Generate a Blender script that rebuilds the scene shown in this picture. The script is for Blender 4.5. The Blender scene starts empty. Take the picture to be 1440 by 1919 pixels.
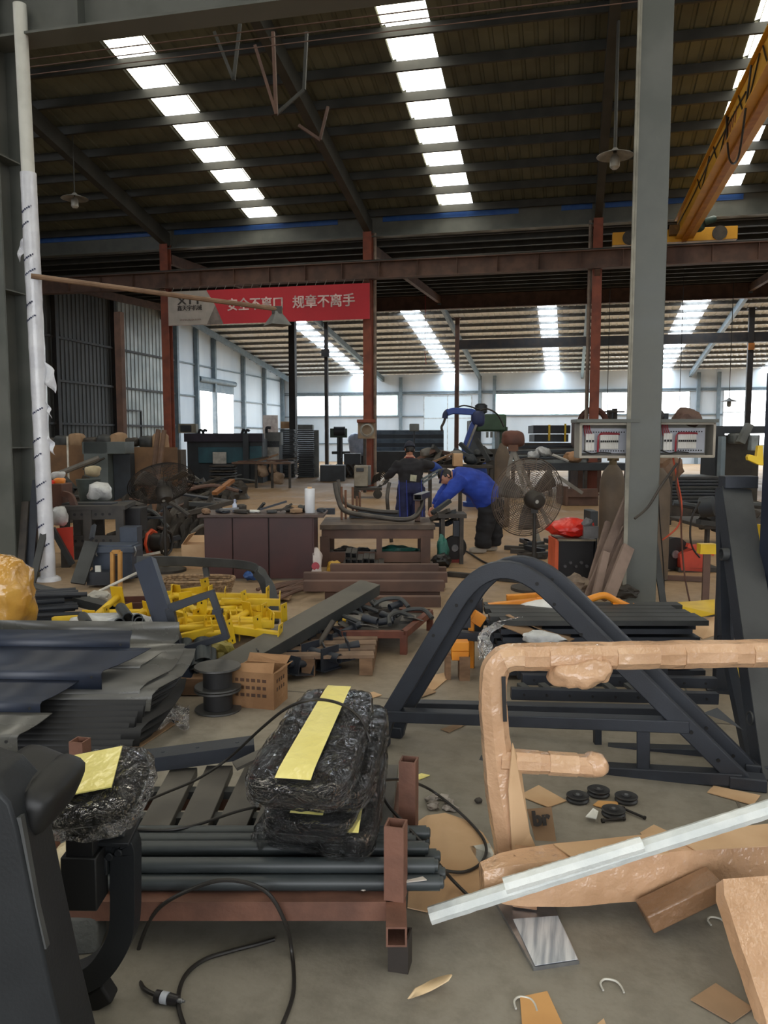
import bpy, bmesh, math, random
from mathutils import Vector as V, Matrix as MX, noise as NZ
R = math.radians
PI = math.pi
scn = bpy.context.scene
col = scn.collection
# ---------------------------------------------------------------- camera
YAW, PITCH, FPX, CH = R(13.1), R(5.24), 1500.0, 1.6
cam = bpy.data.objects.new('camera', bpy.data.cameras.new('camera'))
col.objects.link(cam)
cam.location = (0, 0, CH)
cam.rotation_euler = (R(90)-PITCH, 0, YAW)
cam.data.sensor_fit = 'VERTICAL'
cam.data.sensor_height = 36
cam.data.lens = FPX/1919*36
cam.data.clip_start = .05
cam.data.clip_end = 400
scn.camera = cam
# ---------------------------------------------------------------- world, exposure, sun behind thin cloud
w = bpy.data.worlds.new('world'); scn.world = w
w.use_nodes = True
nt = w.node_tree
bg = nt.nodes['Background']
bg.inputs[0].default_value = (.95, .97, 1.0, 1)
bg.inputs[1].default_value = 5.0
scn.view_settings.view_transform = 'Standard'
scn.view_settings.look = 'None'
scn.view_settings.gamma = 1
scn.view_settings.exposure = 0.0
scn.view_settings.use_curve_mapping = False
scn.cycles.transparent_max_bounces = 32
scn.cycles.max_bounces = 10
SKY_WARM, SKY_COOL, SKY_WIN, SKY_GATE = 6.2, 18.0, 2.6, 9.0      # glow of the translucent roof and wall panels

# ---------------------------------------------------------------- camera geometry: a pixel of the photograph to a point of the place
_F = V((-math.sin(YAW)*math.cos(PITCH), math.cos(YAW)*math.cos(PITCH), -math.sin(PITCH)))
_U = V((-math.sin(YAW)*math.sin(PITCH), math.cos(YAW)*math.sin(PITCH), math.cos(PITCH)))
_R = V((math.cos(YAW), math.sin(YAW), 0))
_FH = V((-math.sin(YAW), math.cos(YAW), 0))
_C = V((0, 0, CH))
def ray(x, y): return _F + _R*((x-720)/FPX) + _U*((959.5-y)/FPX)
def G(x, y, z=0.0):
    d = ray(x, y); return _C + d*((z-CH)/d.z)
def AY(x, y, Y):
    d = ray(x, y); return _C + d*(Y/d.y)
def AX(x, y, X):
    d = ray(x, y); return _C + d*(X/d.x)
def AD(x, y, d):
    r = ray(x, y); return _C + r*(d/r.dot(_FH))
def dist(p): return (V(p)-_C).dot(_FH)
def flat(x, y, d):
    p = AD(x, y, d); return V((p.x, p.y, 0))

# ---------------------------------------------------------------- mesh builder
def basis(z, up=None):
    z = V(z).normalized()
    up = V(up) if up is not None else V((0, 0, 1))
    if abs(z.dot(up.normalized())) > .995: up = V((0, 1, 0)) if abs(z.y) < .9 else V((1, 0, 0))
    x = up.cross(z).normalized(); y = z.cross(x)
    return x, y, z
class MB:
    def __init__(s): s.v = []; s.f = []
    def add(s, vs, fs):
        n = len(s.v); s.v += [V(p) for p in vs]; s.f += [tuple(i+n for i in f) for f in fs]; return s
    def box(s, c, size, rot=None):
        c = V(c); h = V(size)*.5
        m = rot if isinstance(rot, MX) else (MX.Rotation(rot, 3, 'Z') if rot else MX.Identity(3))
        vs = [c + m @ V((h.x*a, h.y*b, h.z*e)) for a in (-1, 1) for b in (-1, 1) for e in (-1, 1)]
        return s.add(vs, [(0,1,3,2),(4,6,7,5),(0,4,5,1),(2,3,7,6),(0,2,6,4),(1,5,7,3)])
    def bar(s, a, b, w, h, up=None):
        a, b = V(a), V(b); x, y, z = basis(b-a, up)
        vs = [p + x*(w/2*i) + y*(h/2*j) for p in (a, b) for i, j in ((-1,-1),(1,-1),(1,1),(-1,1))]
        return s.add(vs, [(3,2,1,0),(4,5,6,7)] + [(i,(i+1)%4,4+(i+1)%4,4+i) for i in range(4)])
    def hbar(s, a, b, w, h, t=.006, up=None):          # hollow rectangular tube
        a, b = V(a), V(b); x, y, z = basis(b-a, up)
        vs = []
        for p in (a, b):
            for k in (0, t):
                vs += [p + x*((w/2-k)*i) + y*((h/2-k)*j) for i, j in ((-1,-1),(1,-1),(1,1),(-1,1))]
        fs = []
        for i in range(4):
            j = (i+1) % 4
            fs += [(i,j,8+j,8+i), (4+j,4+i,12+i,12+j), (j,i,4+i,4+j), (8+i,8+j,12+j,12+i)]
        return s.add(vs, fs)
    def sweep(s, pts, prof, up=None, closed=False, cap=True, scale=None):
        pts = [V(p) for p in pts]; n = len(pts); k = len(prof)
        tang = []
        for i in range(n):
            if closed: t = pts[(i+1) % n]-pts[i-1]
            else: t = pts[min(i+1, n-1)]-pts[max(i-1, 0)]
            tang.append(t.normalized())
        x, y, z = basis(tang[0], up); vs = []
        for i in range(n):
            t = tang[i]
            if up is not None:
                x, y, _ = basis(t, up)
            else:
                x = (x - t*x.dot(t)).normalized(); y = t.cross(x)
            q = scale[i] if scale else 1
            # mitre: keep the section's width through bends
            vs += [pts[i] + x*(a*q) + y*(b*q) for a, b in prof]
        fs = []
        for i in range(n if closed else n-1):
            for j in range(k):
                a, b = i*k+j, i*k+(j+1) % k; c, d = ((i+1) % n)*k+(j+1) % k, ((i+1) % n)*k+j
                fs.append((a, b, c, d))
        if cap and not closed: fs += [tuple(range(k-1, -1, -1)), tuple((n-1)*k+j for j in range(k))]
        return s.add(vs, fs)
    def tube(s, pts, r, n=8, closed=False, cap=True, scale=None):
        return s.sweep(pts, [(r*math.cos(2*PI*i/n), r*math.sin(2*PI*i/n)) for i in range(n)], None, closed, cap, scale)
    def rtube(s, pts, w, h, up=None, closed=False):
        return s.sweep(pts, [(-w/2,-h/2),(w/2,-h/2),(w/2,h/2),(-w/2,h/2)], up, closed)
    def pipe(s, a, b, r, t=.004, n=12):               # open-ended hollow pipe
        a, b = V(a), V(b); x, y, z = basis(b-a); vs = []
        for p in (a, b):
            for q in (r, r-t): vs += [p + x*(q*math.cos(2*PI*i/n)) + y*(q*math.sin(2*PI*i/n)) for i in range(n)]
        fs = []
        for i in range(n):
            j = (i+1) % n
            fs += [(i,j,2*n+j,2*n+i),(n+j,n+i,3*n+i,3*n+j),(j,i,n+i,n+j),(2*n+i,2*n+j,3*n+j,3*n+i)]
        return s.add(vs, fs)
    def lathe(s, o, prof, n=20, axis=(0,0,1), cap=True):
        o = V(o); x, y, z = basis(axis); vs = []; fs = []; k = len(prof)
        for r, h in prof:
            vs += [o + z*h + x*(r*math.cos(2*PI*i/n)) + y*(r*math.sin(2*PI*i/n)) for i in range(n)]
        for a in range(k-1):
            for i in range(n):
                j = (i+1) % n; fs.append((a*n+i, a*n+j, (a+1)*n+j, (a+1)*n+i))
        if cap: fs += [tuple(range(n-1, -1, -1)), tuple((k-1)*n+i for i in range(n))]
        return s.add(vs, fs)
    def slab(s, poly, t):                              # polygon thickened along the normal, downwards from its face
        poly = [V(p) for p in poly]; n = len(poly)
        nm = V((0,0,0))
        for i in range(n):
            a, b = poly[i], poly[(i+1) % n]
            nm += V(((a.y-b.y)*(a.z+b.z), (a.z-b.z)*(a.x+b.x), (a.x-b.x)*(a.y+b.y)))
        nm.normalize()
        if nm.z < -.3: nm = -nm
        vs = poly + [p - nm*t for p in poly]
        return s.add(vs, [tuple(range(n)), tuple(range(2*n-1, n-1, -1))] + [(i, n+i, n+(i+1) % n, (i+1) % n) for i in range(n)])
    def lump(s, c, size, seed=0, amp=.25, freq=1.6, sub=3, flatten=0.0, rot=0):
        b = bmesh.new(); bmesh.ops.create_icosphere(b, subdivisions=sub, radius=1)
        m = MX.Rotation(rot, 3, 'Z'); o = V((seed*7.3, seed*3.1, seed*1.7)); vs = []
        for v in b.verts:
            d = v.co.normalized()
            q = 1 + amp*NZ.noise(d*freq+o) + amp*.5*NZ.noise(d*freq*2.7+o) + amp*.3*NZ.noise(d*freq*6+o)
            p = V((d.x*size[0]/2, d.y*size[1]/2, d.z*size[2]/2))*q
            if flatten and p.z < -size[2]/2*flatten: p.z = -size[2]/2*flatten
            vs.append(V(c) + m @ p)
        b.verts.index_update()
        fs = [tuple(v.index for v in f.verts) for f in b.faces]; b.free()
        return s.add(vs, fs)
    def grid(s, fn, nu, nv):
        vs = [fn(i/nu, j/nv) for j in range(nv+1) for i in range(nu+1)]
        return s.add(vs, [(j*(nu+1)+i, j*(nu+1)+i+1, (j+1)*(nu+1)+i+1, (j+1)*(nu+1)+i) for j in range(nv) for i in range(nu)])
    def sbox(s, c, size, m=None, n=5.0, sub=3, amp=0.0, freq=3.0, seed=0, taper=None, out=False):
        b = bmesh.new(); bmesh.ops.create_icosphere(b, subdivisions=sub, radius=1)
        m = m if isinstance(m, MX) else (MX.Rotation(m, 3, 'Z') if m else MX.Identity(3)); o = V((seed*5.1, seed*2.3, seed*8.9)); vs = []
        for v in b.verts:
            d = v.co.normalized(); k = (abs(d.x)**n+abs(d.y)**n+abs(d.z)**n)**(-1/n)
            p = V((d.x*k*size[0]/2, d.y*k*size[1]/2, d.z*k*size[2]/2))
            if taper: p.x *= 1+taper*(p.y/size[1]); 
            if amp:
                w_ = NZ.noise(p*freq+o)+.5*NZ.noise(p*freq*2.7+o)
                p += d*(amp*(abs(w_) if out else w_))
            vs.append(V(c) + m @ p)
        b.verts.index_update(); fs = [tuple(v.index for v in f.verts) for f in b.faces]; b.free()
        return s.add(vs, fs)
    def xf(s, m):
        s.v = [m @ p for p in s.v]; return s

def curve(pts, n=8, closed=False):                     # Catmull-Rom through pts
    pts = [V(p) for p in pts]; out = []; k = len(pts)
    for i in range(k if closed else k-1):
        g = (lambda j: pts[j % k]) if closed else (lambda j: pts[max(0, min(k-1, j))])
        a, b, c, d = g(i-1), g(i), g(i+1), g(i+2)
        for q in range(n):
            t = q/n
            out.append(.5*((2*b)+(c-a)*t+(2*a-5*b+4*c-d)*t*t+(3*b-a-3*c+d)*t**3))
    if not closed: out.append(pts[-1])
    return out
def fillet(pts, r, n=6):                               # polyline with rounded corners
    pts = [V(p) for p in pts]; out = [pts[0]]
    for i in range(1, len(pts)-1):
        a, b, c = pts[i-1], pts[i], pts[i+1]
        u, v = (a-b), (c-b); q = min(r, u.length*.49, v.length*.49)
        p0, p1 = b+u.normalized()*q, b+v.normalized()*q
        for k in range(n+1):
            t = k/n; out.append(p0*(1-t)**2 + b*2*t*(1-t) + p1*t*t)
    out.append(pts[-1]); return out

# ---------------------------------------------------------------- objects
ORG = {}
def mesh(name, mb, m, smooth=40, bev=0, sol=0):
    me = bpy.data.meshes.new(name)
    me.from_pydata([tuple(p) for p in mb.v], [], mb.f)
    bm = bmesh.new(); bm.from_mesh(me)
    bmesh.ops.recalc_face_normals(bm, faces=bm.faces)
    bm.to_mesh(me); bm.free()
    if smooth:
        me.polygons.foreach_set('use_smooth', [True]*len(me.polygons))
        me.set_sharp_from_angle(angle=R(smooth))
    for q in (m if isinstance(m, (list, tuple)) else [m]): me.materials.append(q)
    me.update()
    return me
def _mods(o, bev, sol):
    if sol:
        q = o.modifiers.new('thick', 'SOLIDIFY'); q.thickness = sol; q.offset = 0
    if bev:
        q = o.modifiers.new('bevel', 'BEVEL'); q.width = bev; q.segments = 2; q.limit_method = 'ANGLE'; q.harden_normals = False
def props(o, label, cat, group=None, kind=None):
    if label: o['label'] = label
    if cat: o['category'] = cat
    if group: o['group'] = group
    if kind: o['kind'] = kind
    return o
def thing(name, label, cat, loc, group=None):
    o = bpy.data.objects.new(name, None); col.objects.link(o); o.empty_display_size = .1
    o.location = loc; ORG[o.name] = V(loc)
    return props(o, label, cat, group, 'thing')
def part(name, mb, m, parent, smooth=40, bev=0, sol=0, label=None, kind=None):
    o0 = ORG[parent.name]
    mb.v = [p-o0 for p in mb.v]
    o = bpy.data.objects.new(name, mesh(name, mb, m, smooth)); col.objects.link(o)
    o.parent = parent; ORG[o.name] = o0.copy()
    _mods(o, bev, sol)
    return props(o, label, None, None, kind)
def solo(name, mb, m, label, cat, group=None, smooth=40, bev=0, sol=0, kind=None):
    lo = V((min(p.x for p in mb.v), min(p.y for p in mb.v), min(p.z for p in mb.v)))
    hi = V((max(p.x for p in mb.v), max(p.y for p in mb.v), max(p.z for p in mb.v)))
    c = V(((lo.x+hi.x)/2, (lo.y+hi.y)/2, lo.z))
    mb.v = [p-c for p in mb.v]
    o = bpy.data.objects.new(name, mesh(name, mb, m, smooth)); col.objects.link(o)
    o.location = c; ORG[o.name] = c
    _mods(o, bev, sol)
    return props(o, label, cat, group, kind or 'thing')
def struct(name, mb, m, smooth=30, bev=0):
    o = bpy.data.objects.new(name, mesh(name, mb, m, smooth)); col.objects.link(o)
    ORG[o.name] = V((0,0,0)); o['kind'] = 'structure'; _mods(o, bev, 0); return o
def kids(o): return [c for c in bpy.data.objects if c.parent == o]
def dup(root, m, label, group=None, children=None):     # copy of a thing with its parts; m moves the whole of it
    c = root.copy(); col.objects.link(c); c.matrix_world = m @ root.matrix_basis
    if label: c['label'] = label
    if group: c['group'] = group
    for k in (children if children is not None else kids(root)):
        d = k.copy(); col.objects.link(d); d.parent = c
    return c
def inst(name, o, parent, loc, rot=(0,0,0)):           # piece sharing mesh data
    c = bpy.data.objects.new(name, o.data); col.objects.link(c); c.parent = parent; c.location = loc; c.rotation_euler = rot
    return c
def text_mesh(s, size, extrude=.002, bold=0.0):
    cu = bpy.data.curves.new('lettering', 'FONT'); cu.body = s; cu.size = size; cu.extrude = extrude
    cu.offset = bold; cu.align_x = 'CENTER'; cu.align_y = 'CENTER'
    o = bpy.data.objects.new('lettering', cu); col.objects.link(o)
    bpy.context.view_layer.update()
    dg = bpy.context.evaluated_depsgraph_get()
    me = bpy.data.meshes.new_from_object(o.evaluated_get(dg))
    bpy.data.objects.remove(o); bpy.data.curves.remove(cu)
    return me
def lettering(s, size, m, parent, mx, bold=0.0, sx=1.0, extrude=.002, name='lettering'):
    me = text_mesh(s, size, extrude, bold); me.materials.clear(); me.materials.append(m)
    me.transform(MX.Diagonal((sx, 1, 1, 1)))
    o = bpy.data.objects.new(name, me); col.objects.link(o); o.parent = parent
    o.matrix_local = MX.Translation(-ORG[parent.name]) @ mx
    return o

# ---------------------------------------------------------------- materials
MATS = {}
def lin(c):
    return tuple(((x/255)/12.92 if x/255 <= .04045 else ((x/255+.055)/1.055)**2.4) for x in c)
def M(name, c, c2=None, rough=.6, metal=0.0, scale=4.0, bump=0.0, bscale=40.0, lo=.4, hi=.62, coat=0.0, spec=.5, detail=6, rvar=0.0, stretch=None):
    """noise-mottled surface; c, c2 sRGB 0-255"""
    if name in MATS: return MATS[name]
    m = bpy.data.materials.new(name); MATS[name] = m; m.use_nodes = True
    n = m.node_tree; b = n.nodes['Principled BSDF']
    b.inputs['Roughness'].default_value = rough; b.inputs['Metallic'].default_value = metal
    b.inputs['Specular IOR Level'].default_value = spec
    if coat: b.inputs['Coat Weight'].default_value = coat; b.inputs['Coat Roughness'].default_value = .07
    tc = n.nodes.new('ShaderNodeTexCoord'); out = tc.outputs['Object']
    if stretch:
        mp = n.nodes.new('ShaderNodeMapping'); mp.inputs['Scale'].default_value = stretch
        n.links.new(out, mp.inputs['Vector']); out = mp.outputs['Vector']
    c2 = c2 or tuple(min(255, x*.78) for x in c)
    nz = n.nodes.new('ShaderNodeTexNoise'); nz.inputs['Scale'].default_value = scale; nz.inputs['Detail'].default_value = detail
    n.links.new(out, nz.inputs['Vector'])
    rp = n.nodes.new('ShaderNodeValToRGB'); rp.color_ramp.elements[0].position = lo; rp.color_ramp.elements[1].position = hi
    rp.color_ramp.elements[0].color = (*lin(c), 1); rp.color_ramp.elements[1].color = (*lin(c2), 1)
    n.links.new(nz.outputs['Fac'], rp.inputs['Fac']); n.links.new(rp.outputs['Color'], b.inputs['Base Color'])
    if rvar:
        mr = n.nodes.new('ShaderNodeMapRange'); mr.inputs['To Min'].default_value = max(.03, rough-rvar); mr.inputs['To Max'].default_value = min(1, rough+rvar)
        mr.inputs['From Min'].default_value = .35; mr.inputs['From Max'].default_value = .65
        n.links.new(nz.outputs['Fac'], mr.inputs['Value']); n.links.new(mr.outputs['Result'], b.inputs['Roughness'])
    if bump:
        n2 = n.nodes.new('ShaderNodeTexNoise'); n2.inputs['Scale'].default_value = bscale; n2.inputs['Detail'].default_value = 4
        n.links.new(out, n2.inputs['Vector'])
        bp = n.nodes.new('ShaderNodeBump'); bp.inputs['Strength'].default_value = bump; bp.inputs['Distance'].default_value = .02
        n.links.new(n2.outputs['Fac'], bp.inputs['Height']); n.links.new(bp.outputs['Normal'], b.inputs['Normal'])
        if coat: n.links.new(bp.outputs['Normal'], b.inputs['Coat Normal'])
    return m
def vplane(a, b, off=0.0):                             # pixel to point on the upright plane through ground points a, b
    a, b = V(a), V(b); n = V((b.y-a.y, -(b.x-a.x), 0)).normalized()
    if n.dot(_FH) > 0: n = -n
    a = a - n*off
    def f(x, y):
        d = ray(x, y); return _C + d*((a-_C).dot(n)/d.dot(n))
    return f
def glow(name, c, strength):
    if name in MATS: return MATS[name]
    m = bpy.data.materials.new(name); MATS[name] = m; m.use_nodes = True
    b = m.node_tree.nodes['Principled BSDF']
    b.inputs['Base Color'].default_value = (*lin(c), 1); b.inputs['Emission Color'].default_value = (*lin(c), 1)
    b.inputs['Emission Strength'].default_value = strength; b.inputs['Roughness'].default_value = .6
    return m
def film(name, tint=(235, 240, 245), clear=.985, crinkle=.9, scale=11.0):
    """clear crinkled packing film"""
    if name in MATS: return MATS[name]
    m = bpy.data.materials.new(name); MATS[name] = m; m.use_nodes = True
    n = m.node_tree; n.nodes.remove(n.nodes['Principled BSDF']); o = n.nodes['Material Output']
    tr = n.nodes.new('ShaderNodeBsdfTransparent'); gl = n.nodes.new('ShaderNodeBsdfGlossy'); df = n.nodes.new('ShaderNodeBsdfDiffuse')
    gl.inputs['Roughness'].default_value = .045; df.inputs['Color'].default_value = (*lin(tint), 1)
    tc = n.nodes.new('ShaderNodeTexCoord')
    vz = n.nodes.new('ShaderNodeTexNoise'); vz.inputs['Scale'].default_value = scale; vz.inputs['Detail'].default_value = 5; vz.inputs['Distortion'].default_value = 2.2
    n.links.new(tc.outputs['Object'], vz.inputs['Vector'])
    bp = n.nodes.new('ShaderNodeBump'); bp.inputs['Strength'].default_value = crinkle; bp.inputs['Distance'].default_value = .06
    ab = n.nodes.new('ShaderNodeMath'); ab.operation = 'SUBTRACT'; ab.inputs[1].default_value = .5
    n.links.new(vz.outputs['Fac'], ab.inputs[0])
    ab2 = n.nodes.new('ShaderNodeMath'); ab2.operation = 'ABSOLUTE'; n.links.new(ab.outputs[0], ab2.inputs[0])
    pw = n.nodes.new('ShaderNodeMath'); pw.operation = 'POWER'; pw.inputs[1].default_value = .5; n.links.new(ab2.outputs[0], pw.inputs[0])
    n.links.new(pw.outputs[0], bp.inputs['Height'])
    n.links.new(bp.outputs['Normal'], gl.inputs['Normal']); n.links.new(bp.outputs['Normal'], df.inputs['Normal'])
    a = n.nodes.new('ShaderNodeMixShader'); a.inputs[0].default_value = .015
    n.links.new(gl.outputs[0], a.inputs[1]); n.links.new(df.outputs[0], a.inputs[2])
    fr = n.nodes.new('ShaderNodeFresnel'); fr.inputs['IOR'].default_value = 1.42; n.links.new(bp.outputs['Normal'], fr.inputs['Normal'])
    ad = n.nodes.new('ShaderNodeMath'); ad.operation = 'ADD'; ad.inputs[1].default_value = 1-clear; ad.use_clamp = True
    n.links.new(fr.outputs[0], ad.inputs[0])
    b = n.nodes.new('ShaderNodeMixShader'); n.links.new(ad.outputs[0], b.inputs[0])
    n.links.new(tr.outputs[0], b.inputs[1]); n.links.new(a.outputs[0], b.inputs[2]); n.links.new(b.outputs[0], o.inputs['Surface'])
    return m

def frame3(a, b, up=(0,0,1)):                          # rotation whose y axis runs from a to b, z nearest to up
    y = (V(b)-V(a)).normalized(); x = y.cross(V(up)).normalized(); z = x.cross(y)
    return MX((x, y, z)).transposed()
def rotz_to(a, b):
    d = V(b)-V(a); return math.atan2(d.y, d.x)
VIEW = MX.Rotation(YAW, 3, 'Z')
# ================================================================ materials of the place
concrete = M('concrete', (126,121,110), (148,142,130), rough=.62, scale=.9, bump=.12, bscale=25, rvar=.12, detail=10, lo=.35, hi=.68)
def dusty_floor(m):                                    # tan dust trodden over the slab from the first column line on, finer stains everywhere
    n = m.node_tree; b = n.nodes['Principled BSDF']; src = b.inputs['Base Color'].links[0].from_socket
    tc = n.nodes.new('ShaderNodeTexCoord'); sp = n.nodes.new('ShaderNodeSeparateXYZ'); n.links.new(tc.outputs['Object'], sp.inputs[0])
    nz = n.nodes.new('ShaderNodeTexNoise'); nz.inputs['Scale'].default_value = .5; nz.inputs['Detail'].default_value = 6; n.links.new(tc.outputs['Object'], nz.inputs['Vector'])
    ma = n.nodes.new('ShaderNodeMath'); ma.operation = 'MULTIPLY_ADD'; ma.inputs[1].default_value = 5.0; n.links.new(nz.outputs['Fac'], ma.inputs[0]); n.links.new(sp.outputs['Y'], ma.inputs[2])
    mr = n.nodes.new('ShaderNodeMapRange'); mr.inputs['From Min'].default_value = 6.0; mr.inputs['From Max'].default_value = 12.5; n.links.new(ma.outputs[0], mr.inputs['Value'])
    mx = n.nodes.new('ShaderNodeMix'); mx.data_type = 'RGBA'; n.links.new(mr.outputs['Result'], mx.inputs['Factor']); n.links.new(src, mx.inputs['A']); mx.inputs['B'].default_value = (*lin((166,136,102)), 1)
    n3 = n.nodes.new('ShaderNodeTexNoise'); n3.inputs['Scale'].default_value = 7; n3.inputs['Detail'].default_value = 9; n3.inputs['Roughness'].default_value = .7; n.links.new(tc.outputs['Object'], n3.inputs['Vector'])
    r3 = n.nodes.new('ShaderNodeValToRGB'); r3.color_ramp.elements[0].position = .36; r3.color_ramp.elements[0].color = (.62,.61,.58,1); r3.color_ramp.elements[1].position = .56; r3.color_ramp.elements[1].color = (1,1,1,1); n.links.new(n3.outputs['Fac'], r3.inputs['Fac'])
    mu = n.nodes.new('ShaderNodeMix'); mu.data_type = 'RGBA'; mu.blend_type = 'MULTIPLY'; mu.inputs['Factor'].default_value = .55
    n.links.new(mx.outputs['Result'], mu.inputs['A']); n.links.new(r3.outputs['Color'], mu.inputs['B']); n.links.new(mu.outputs['Result'], b.inputs['Base Color'])
dusty_floor(concrete)
roofm = M('roof_sheet_paint', (108,110,94), (90,92,80), rough=.55, scale=1.2)
purlinm = M('purlin_grey', (48,49,46), (60,60,56), rough=.6, scale=2)
graym = M('grey_steel_paint', (86,89,84), (98,100,95), rough=.5, scale=2.5, rvar=.1)
bluem = M('blue_stripe_paint', (38,84,160), (52,96,165), rough=.5)
redox = M('red_oxide_steel', (138,74,54), (116,62,48), rough=.65, scale=3)
redox2 = M('rusty_brown_steel', (104,78,66), (84,64,56), rough=.7, scale=3)
darkpost = M('dark_post_paint', (46,46,48), (60,54,50), rough=.6)
slate = M('blue_grey_post_paint', (108,124,134), (124,138,146), rough=.5)
wallw = M('white_wall_sheet', (216,226,234), (200,212,222), rough=.6, scale=.6, stretch=(1,1,.3))
walld = M('dark_wall_sheet', (92,94,92), (74,76,76), rough=.6, scale=.8, stretch=(1,1,.3))
wallg = M('galvanised_wall_sheet', (176,180,176), (150,156,154), rough=.5, metal=.3, scale=.9)  # lit stretch of the left wall put into a paler colour
roofw = M('white_roof_sheet', (242,244,242), (228,232,232), rough=.6)
roofd = M('shaded_roof_sheet', (70,68,66), (56,56,56), rough=.7)  # dimness of the middle roof section put into the sheet colour
skyw = glow('warm_fibreglass_panel', (255,250,232), SKY_WARM)
skyc = glow('cool_fibreglass_panel', (232,244,255), SKY_COOL)
wing = glow('frosted_window_pane', (214,240,236), SKY_WIN)
yellowm = M('yellow_crane_paint', (222,166,40), (204,148,34), rough=.5, scale=1.5)

# ================================================================ room shell
XL, XR, YN, YG, YM, YF = -20.0, 22.0, 7.8, 24.0, 37.0, 54.0      # left and right walls, crane lines, middle beam, far wall
YB = -9.0
RIDGE = 3.0
def zroof(Y): return 8.32 + .205*(YG-Y) if Y >= RIDGE else 8.32 + .205*(YG-RIDGE) - .205*(RIDGE-Y)
COLX = [-6.0+6.62*k for k in range(-2, 5)]
STRX = [AY(497, 398, YG-.1).x, AY(856, 382, YG-.1).x, AY(1356, 330, YG-.1).x-.1, 10.6, 17.2]
b = MB(); b.add([(XL-8,YB-25,0),(XR+4,YB-25,0),(XR+4,YF+10,0),(XL-8,YF+10,0)], [(0,1,2,3)])
floor = struct('floor', b, concrete, smooth=0)
# slab joints: shallow dark saw cuts
b = MB()
for X in (-12.6, -6.2, .75, 6.9): b.box((X, 18, .001), (.012, 60, .002))
for Y in (4.7, 9.8, 15.4, 21, 28): b.box((0, Y, .001), (40, .012, .002))
part('floor_joint', b, M('joint_dirt', (100,93,83)), floor, kind='structure')

# near hall roof: ribbed sheet, skylight strips, purlins, rafters
def ribbed(xs0, xs1, y0, y1, zf, skip, pitch=.3, rib=.035):
    b = MB(); x = xs0
    while x < xs1-1e-6:
        mid = x+pitch/2
        if not any(a < mid < c for a, c in skip):
            prof = [(x,0),(x+pitch*.66,0),(x+pitch*.74,rib),(x+pitch*.92,rib),(x+pitch,0)]
            vs = [(px, y, zf(y)+dz) for px, dz in prof for y in (y0, y1)]
            b.add(vs, [(2*i, 2*i+1, 2*i+3, 2*i+2) for i in range(4)])
        x += pitch
    return b
SKW = .95
skip = [(x-SKW/2, x+SKW/2) for x in STRX]
strip_edges = [(x-SKW/2, x+SKW/2) for x in STRX]
b = ribbed(XL, XR, RIDGE, YG+.3, zroof, skip)
b2 = ribbed(XL, XR, YB, RIDGE, zroof, skip); b.add(b2.v, b2.f)
ceiling = struct('ceiling', b, roofm)
PUR = 1.035
npur = int((YG-YB)/PUR)
yp = [YG-.25-PUR*i for i in range(npur)]
pb = MB(); pb.box((0,0,0), (XR-XL, .07, .19))
for k, y in enumerate(yp):
    q = MB(); q.box((0,0,0), (XR-XL, .075, .2))
    if k == 0:
        o0 = part('purlin', q, purlinm, ceiling); base = o0
    else: o0 = inst('purlin', base, ceiling, (0,0,0))
    o0.location = ((XL+XR)/2, y, zroof(y)-.12)
for k, x in enumerate(COLX):                                       # tapered rafters over the column lines
    q = MB(); q.bar((x, YG, zroof(YG)-.5), (x, RIDGE, zroof(RIDGE)-.45), .2, .42)
    part('rafter', q, purlinm, ceiling)
    q = MB(); q.bar((x, RIDGE, zroof(RIDGE)-.45), (x, YB, zroof(YB)-.5), .2, .42)
    part('rafter', q, purlinm, ceiling)
for k, x in enumerate(STRX):
    W = struct('window_%d' % (k+1), MB().box((x-SKW/2, (YB+YG)/2-0, -5), (.001,.001,.001)), roofm)
    bpy.data.objects.remove(W)
    W = bpy.data.objects.new('window_%d' % (k+1), None); col.objects.link(W); W['kind'] = 'structure'; ORG[W.name] = V((0,0,0))
    ys = [YG+.25] + yp
    for i in range(len(ys)-1):
        y1, y0 = ys[i]-.06, ys[i+1]+.06
        if i == 0: y1, y0 = YG-.02, yp[0]+.06
        if y0 < RIDGE < y1: y0 = RIDGE
        q = MB(); n = 5
        vs = []
        for j in range(n*2+1):
            px = x-SKW/2+SKW*j/(2*n); dz = .02 if j % 2 else -.005
            vs += [(px, y0, zroof(y0)+dz), (px, y1, zroof(y1)+dz)]
        q.add(vs, [(2*j, 2*j+1, 2*j+3, 2*j+2) for j in range(2*n)])
        part('skylight_pane', q, skyw, W, smooth=0)

# far hall roofs
def zdark(Y): return 7.62 + (Y-YG)*(.62/(YM-YG))
def zfar(Y): return 8.25 - .136*(Y-YM)
FSX = [-14.2, -7.9, -1.15, 5.5, 11.9, 18.2]
FW = .95
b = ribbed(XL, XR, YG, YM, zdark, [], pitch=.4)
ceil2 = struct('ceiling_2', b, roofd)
for i in range(12):
    y = YG+.5+1.05*i
    q = MB(); q.box((0,0,0), (XR-XL, .07, .16))
    if i == 0: basep = o0 = part('purlin', q, purlinm, ceil2)
    else: o0 = inst('purlin', basep, ceil2, (0,0,0))
    o0.location = ((XL+XR)/2, y, zdark(y)-.1)
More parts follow.
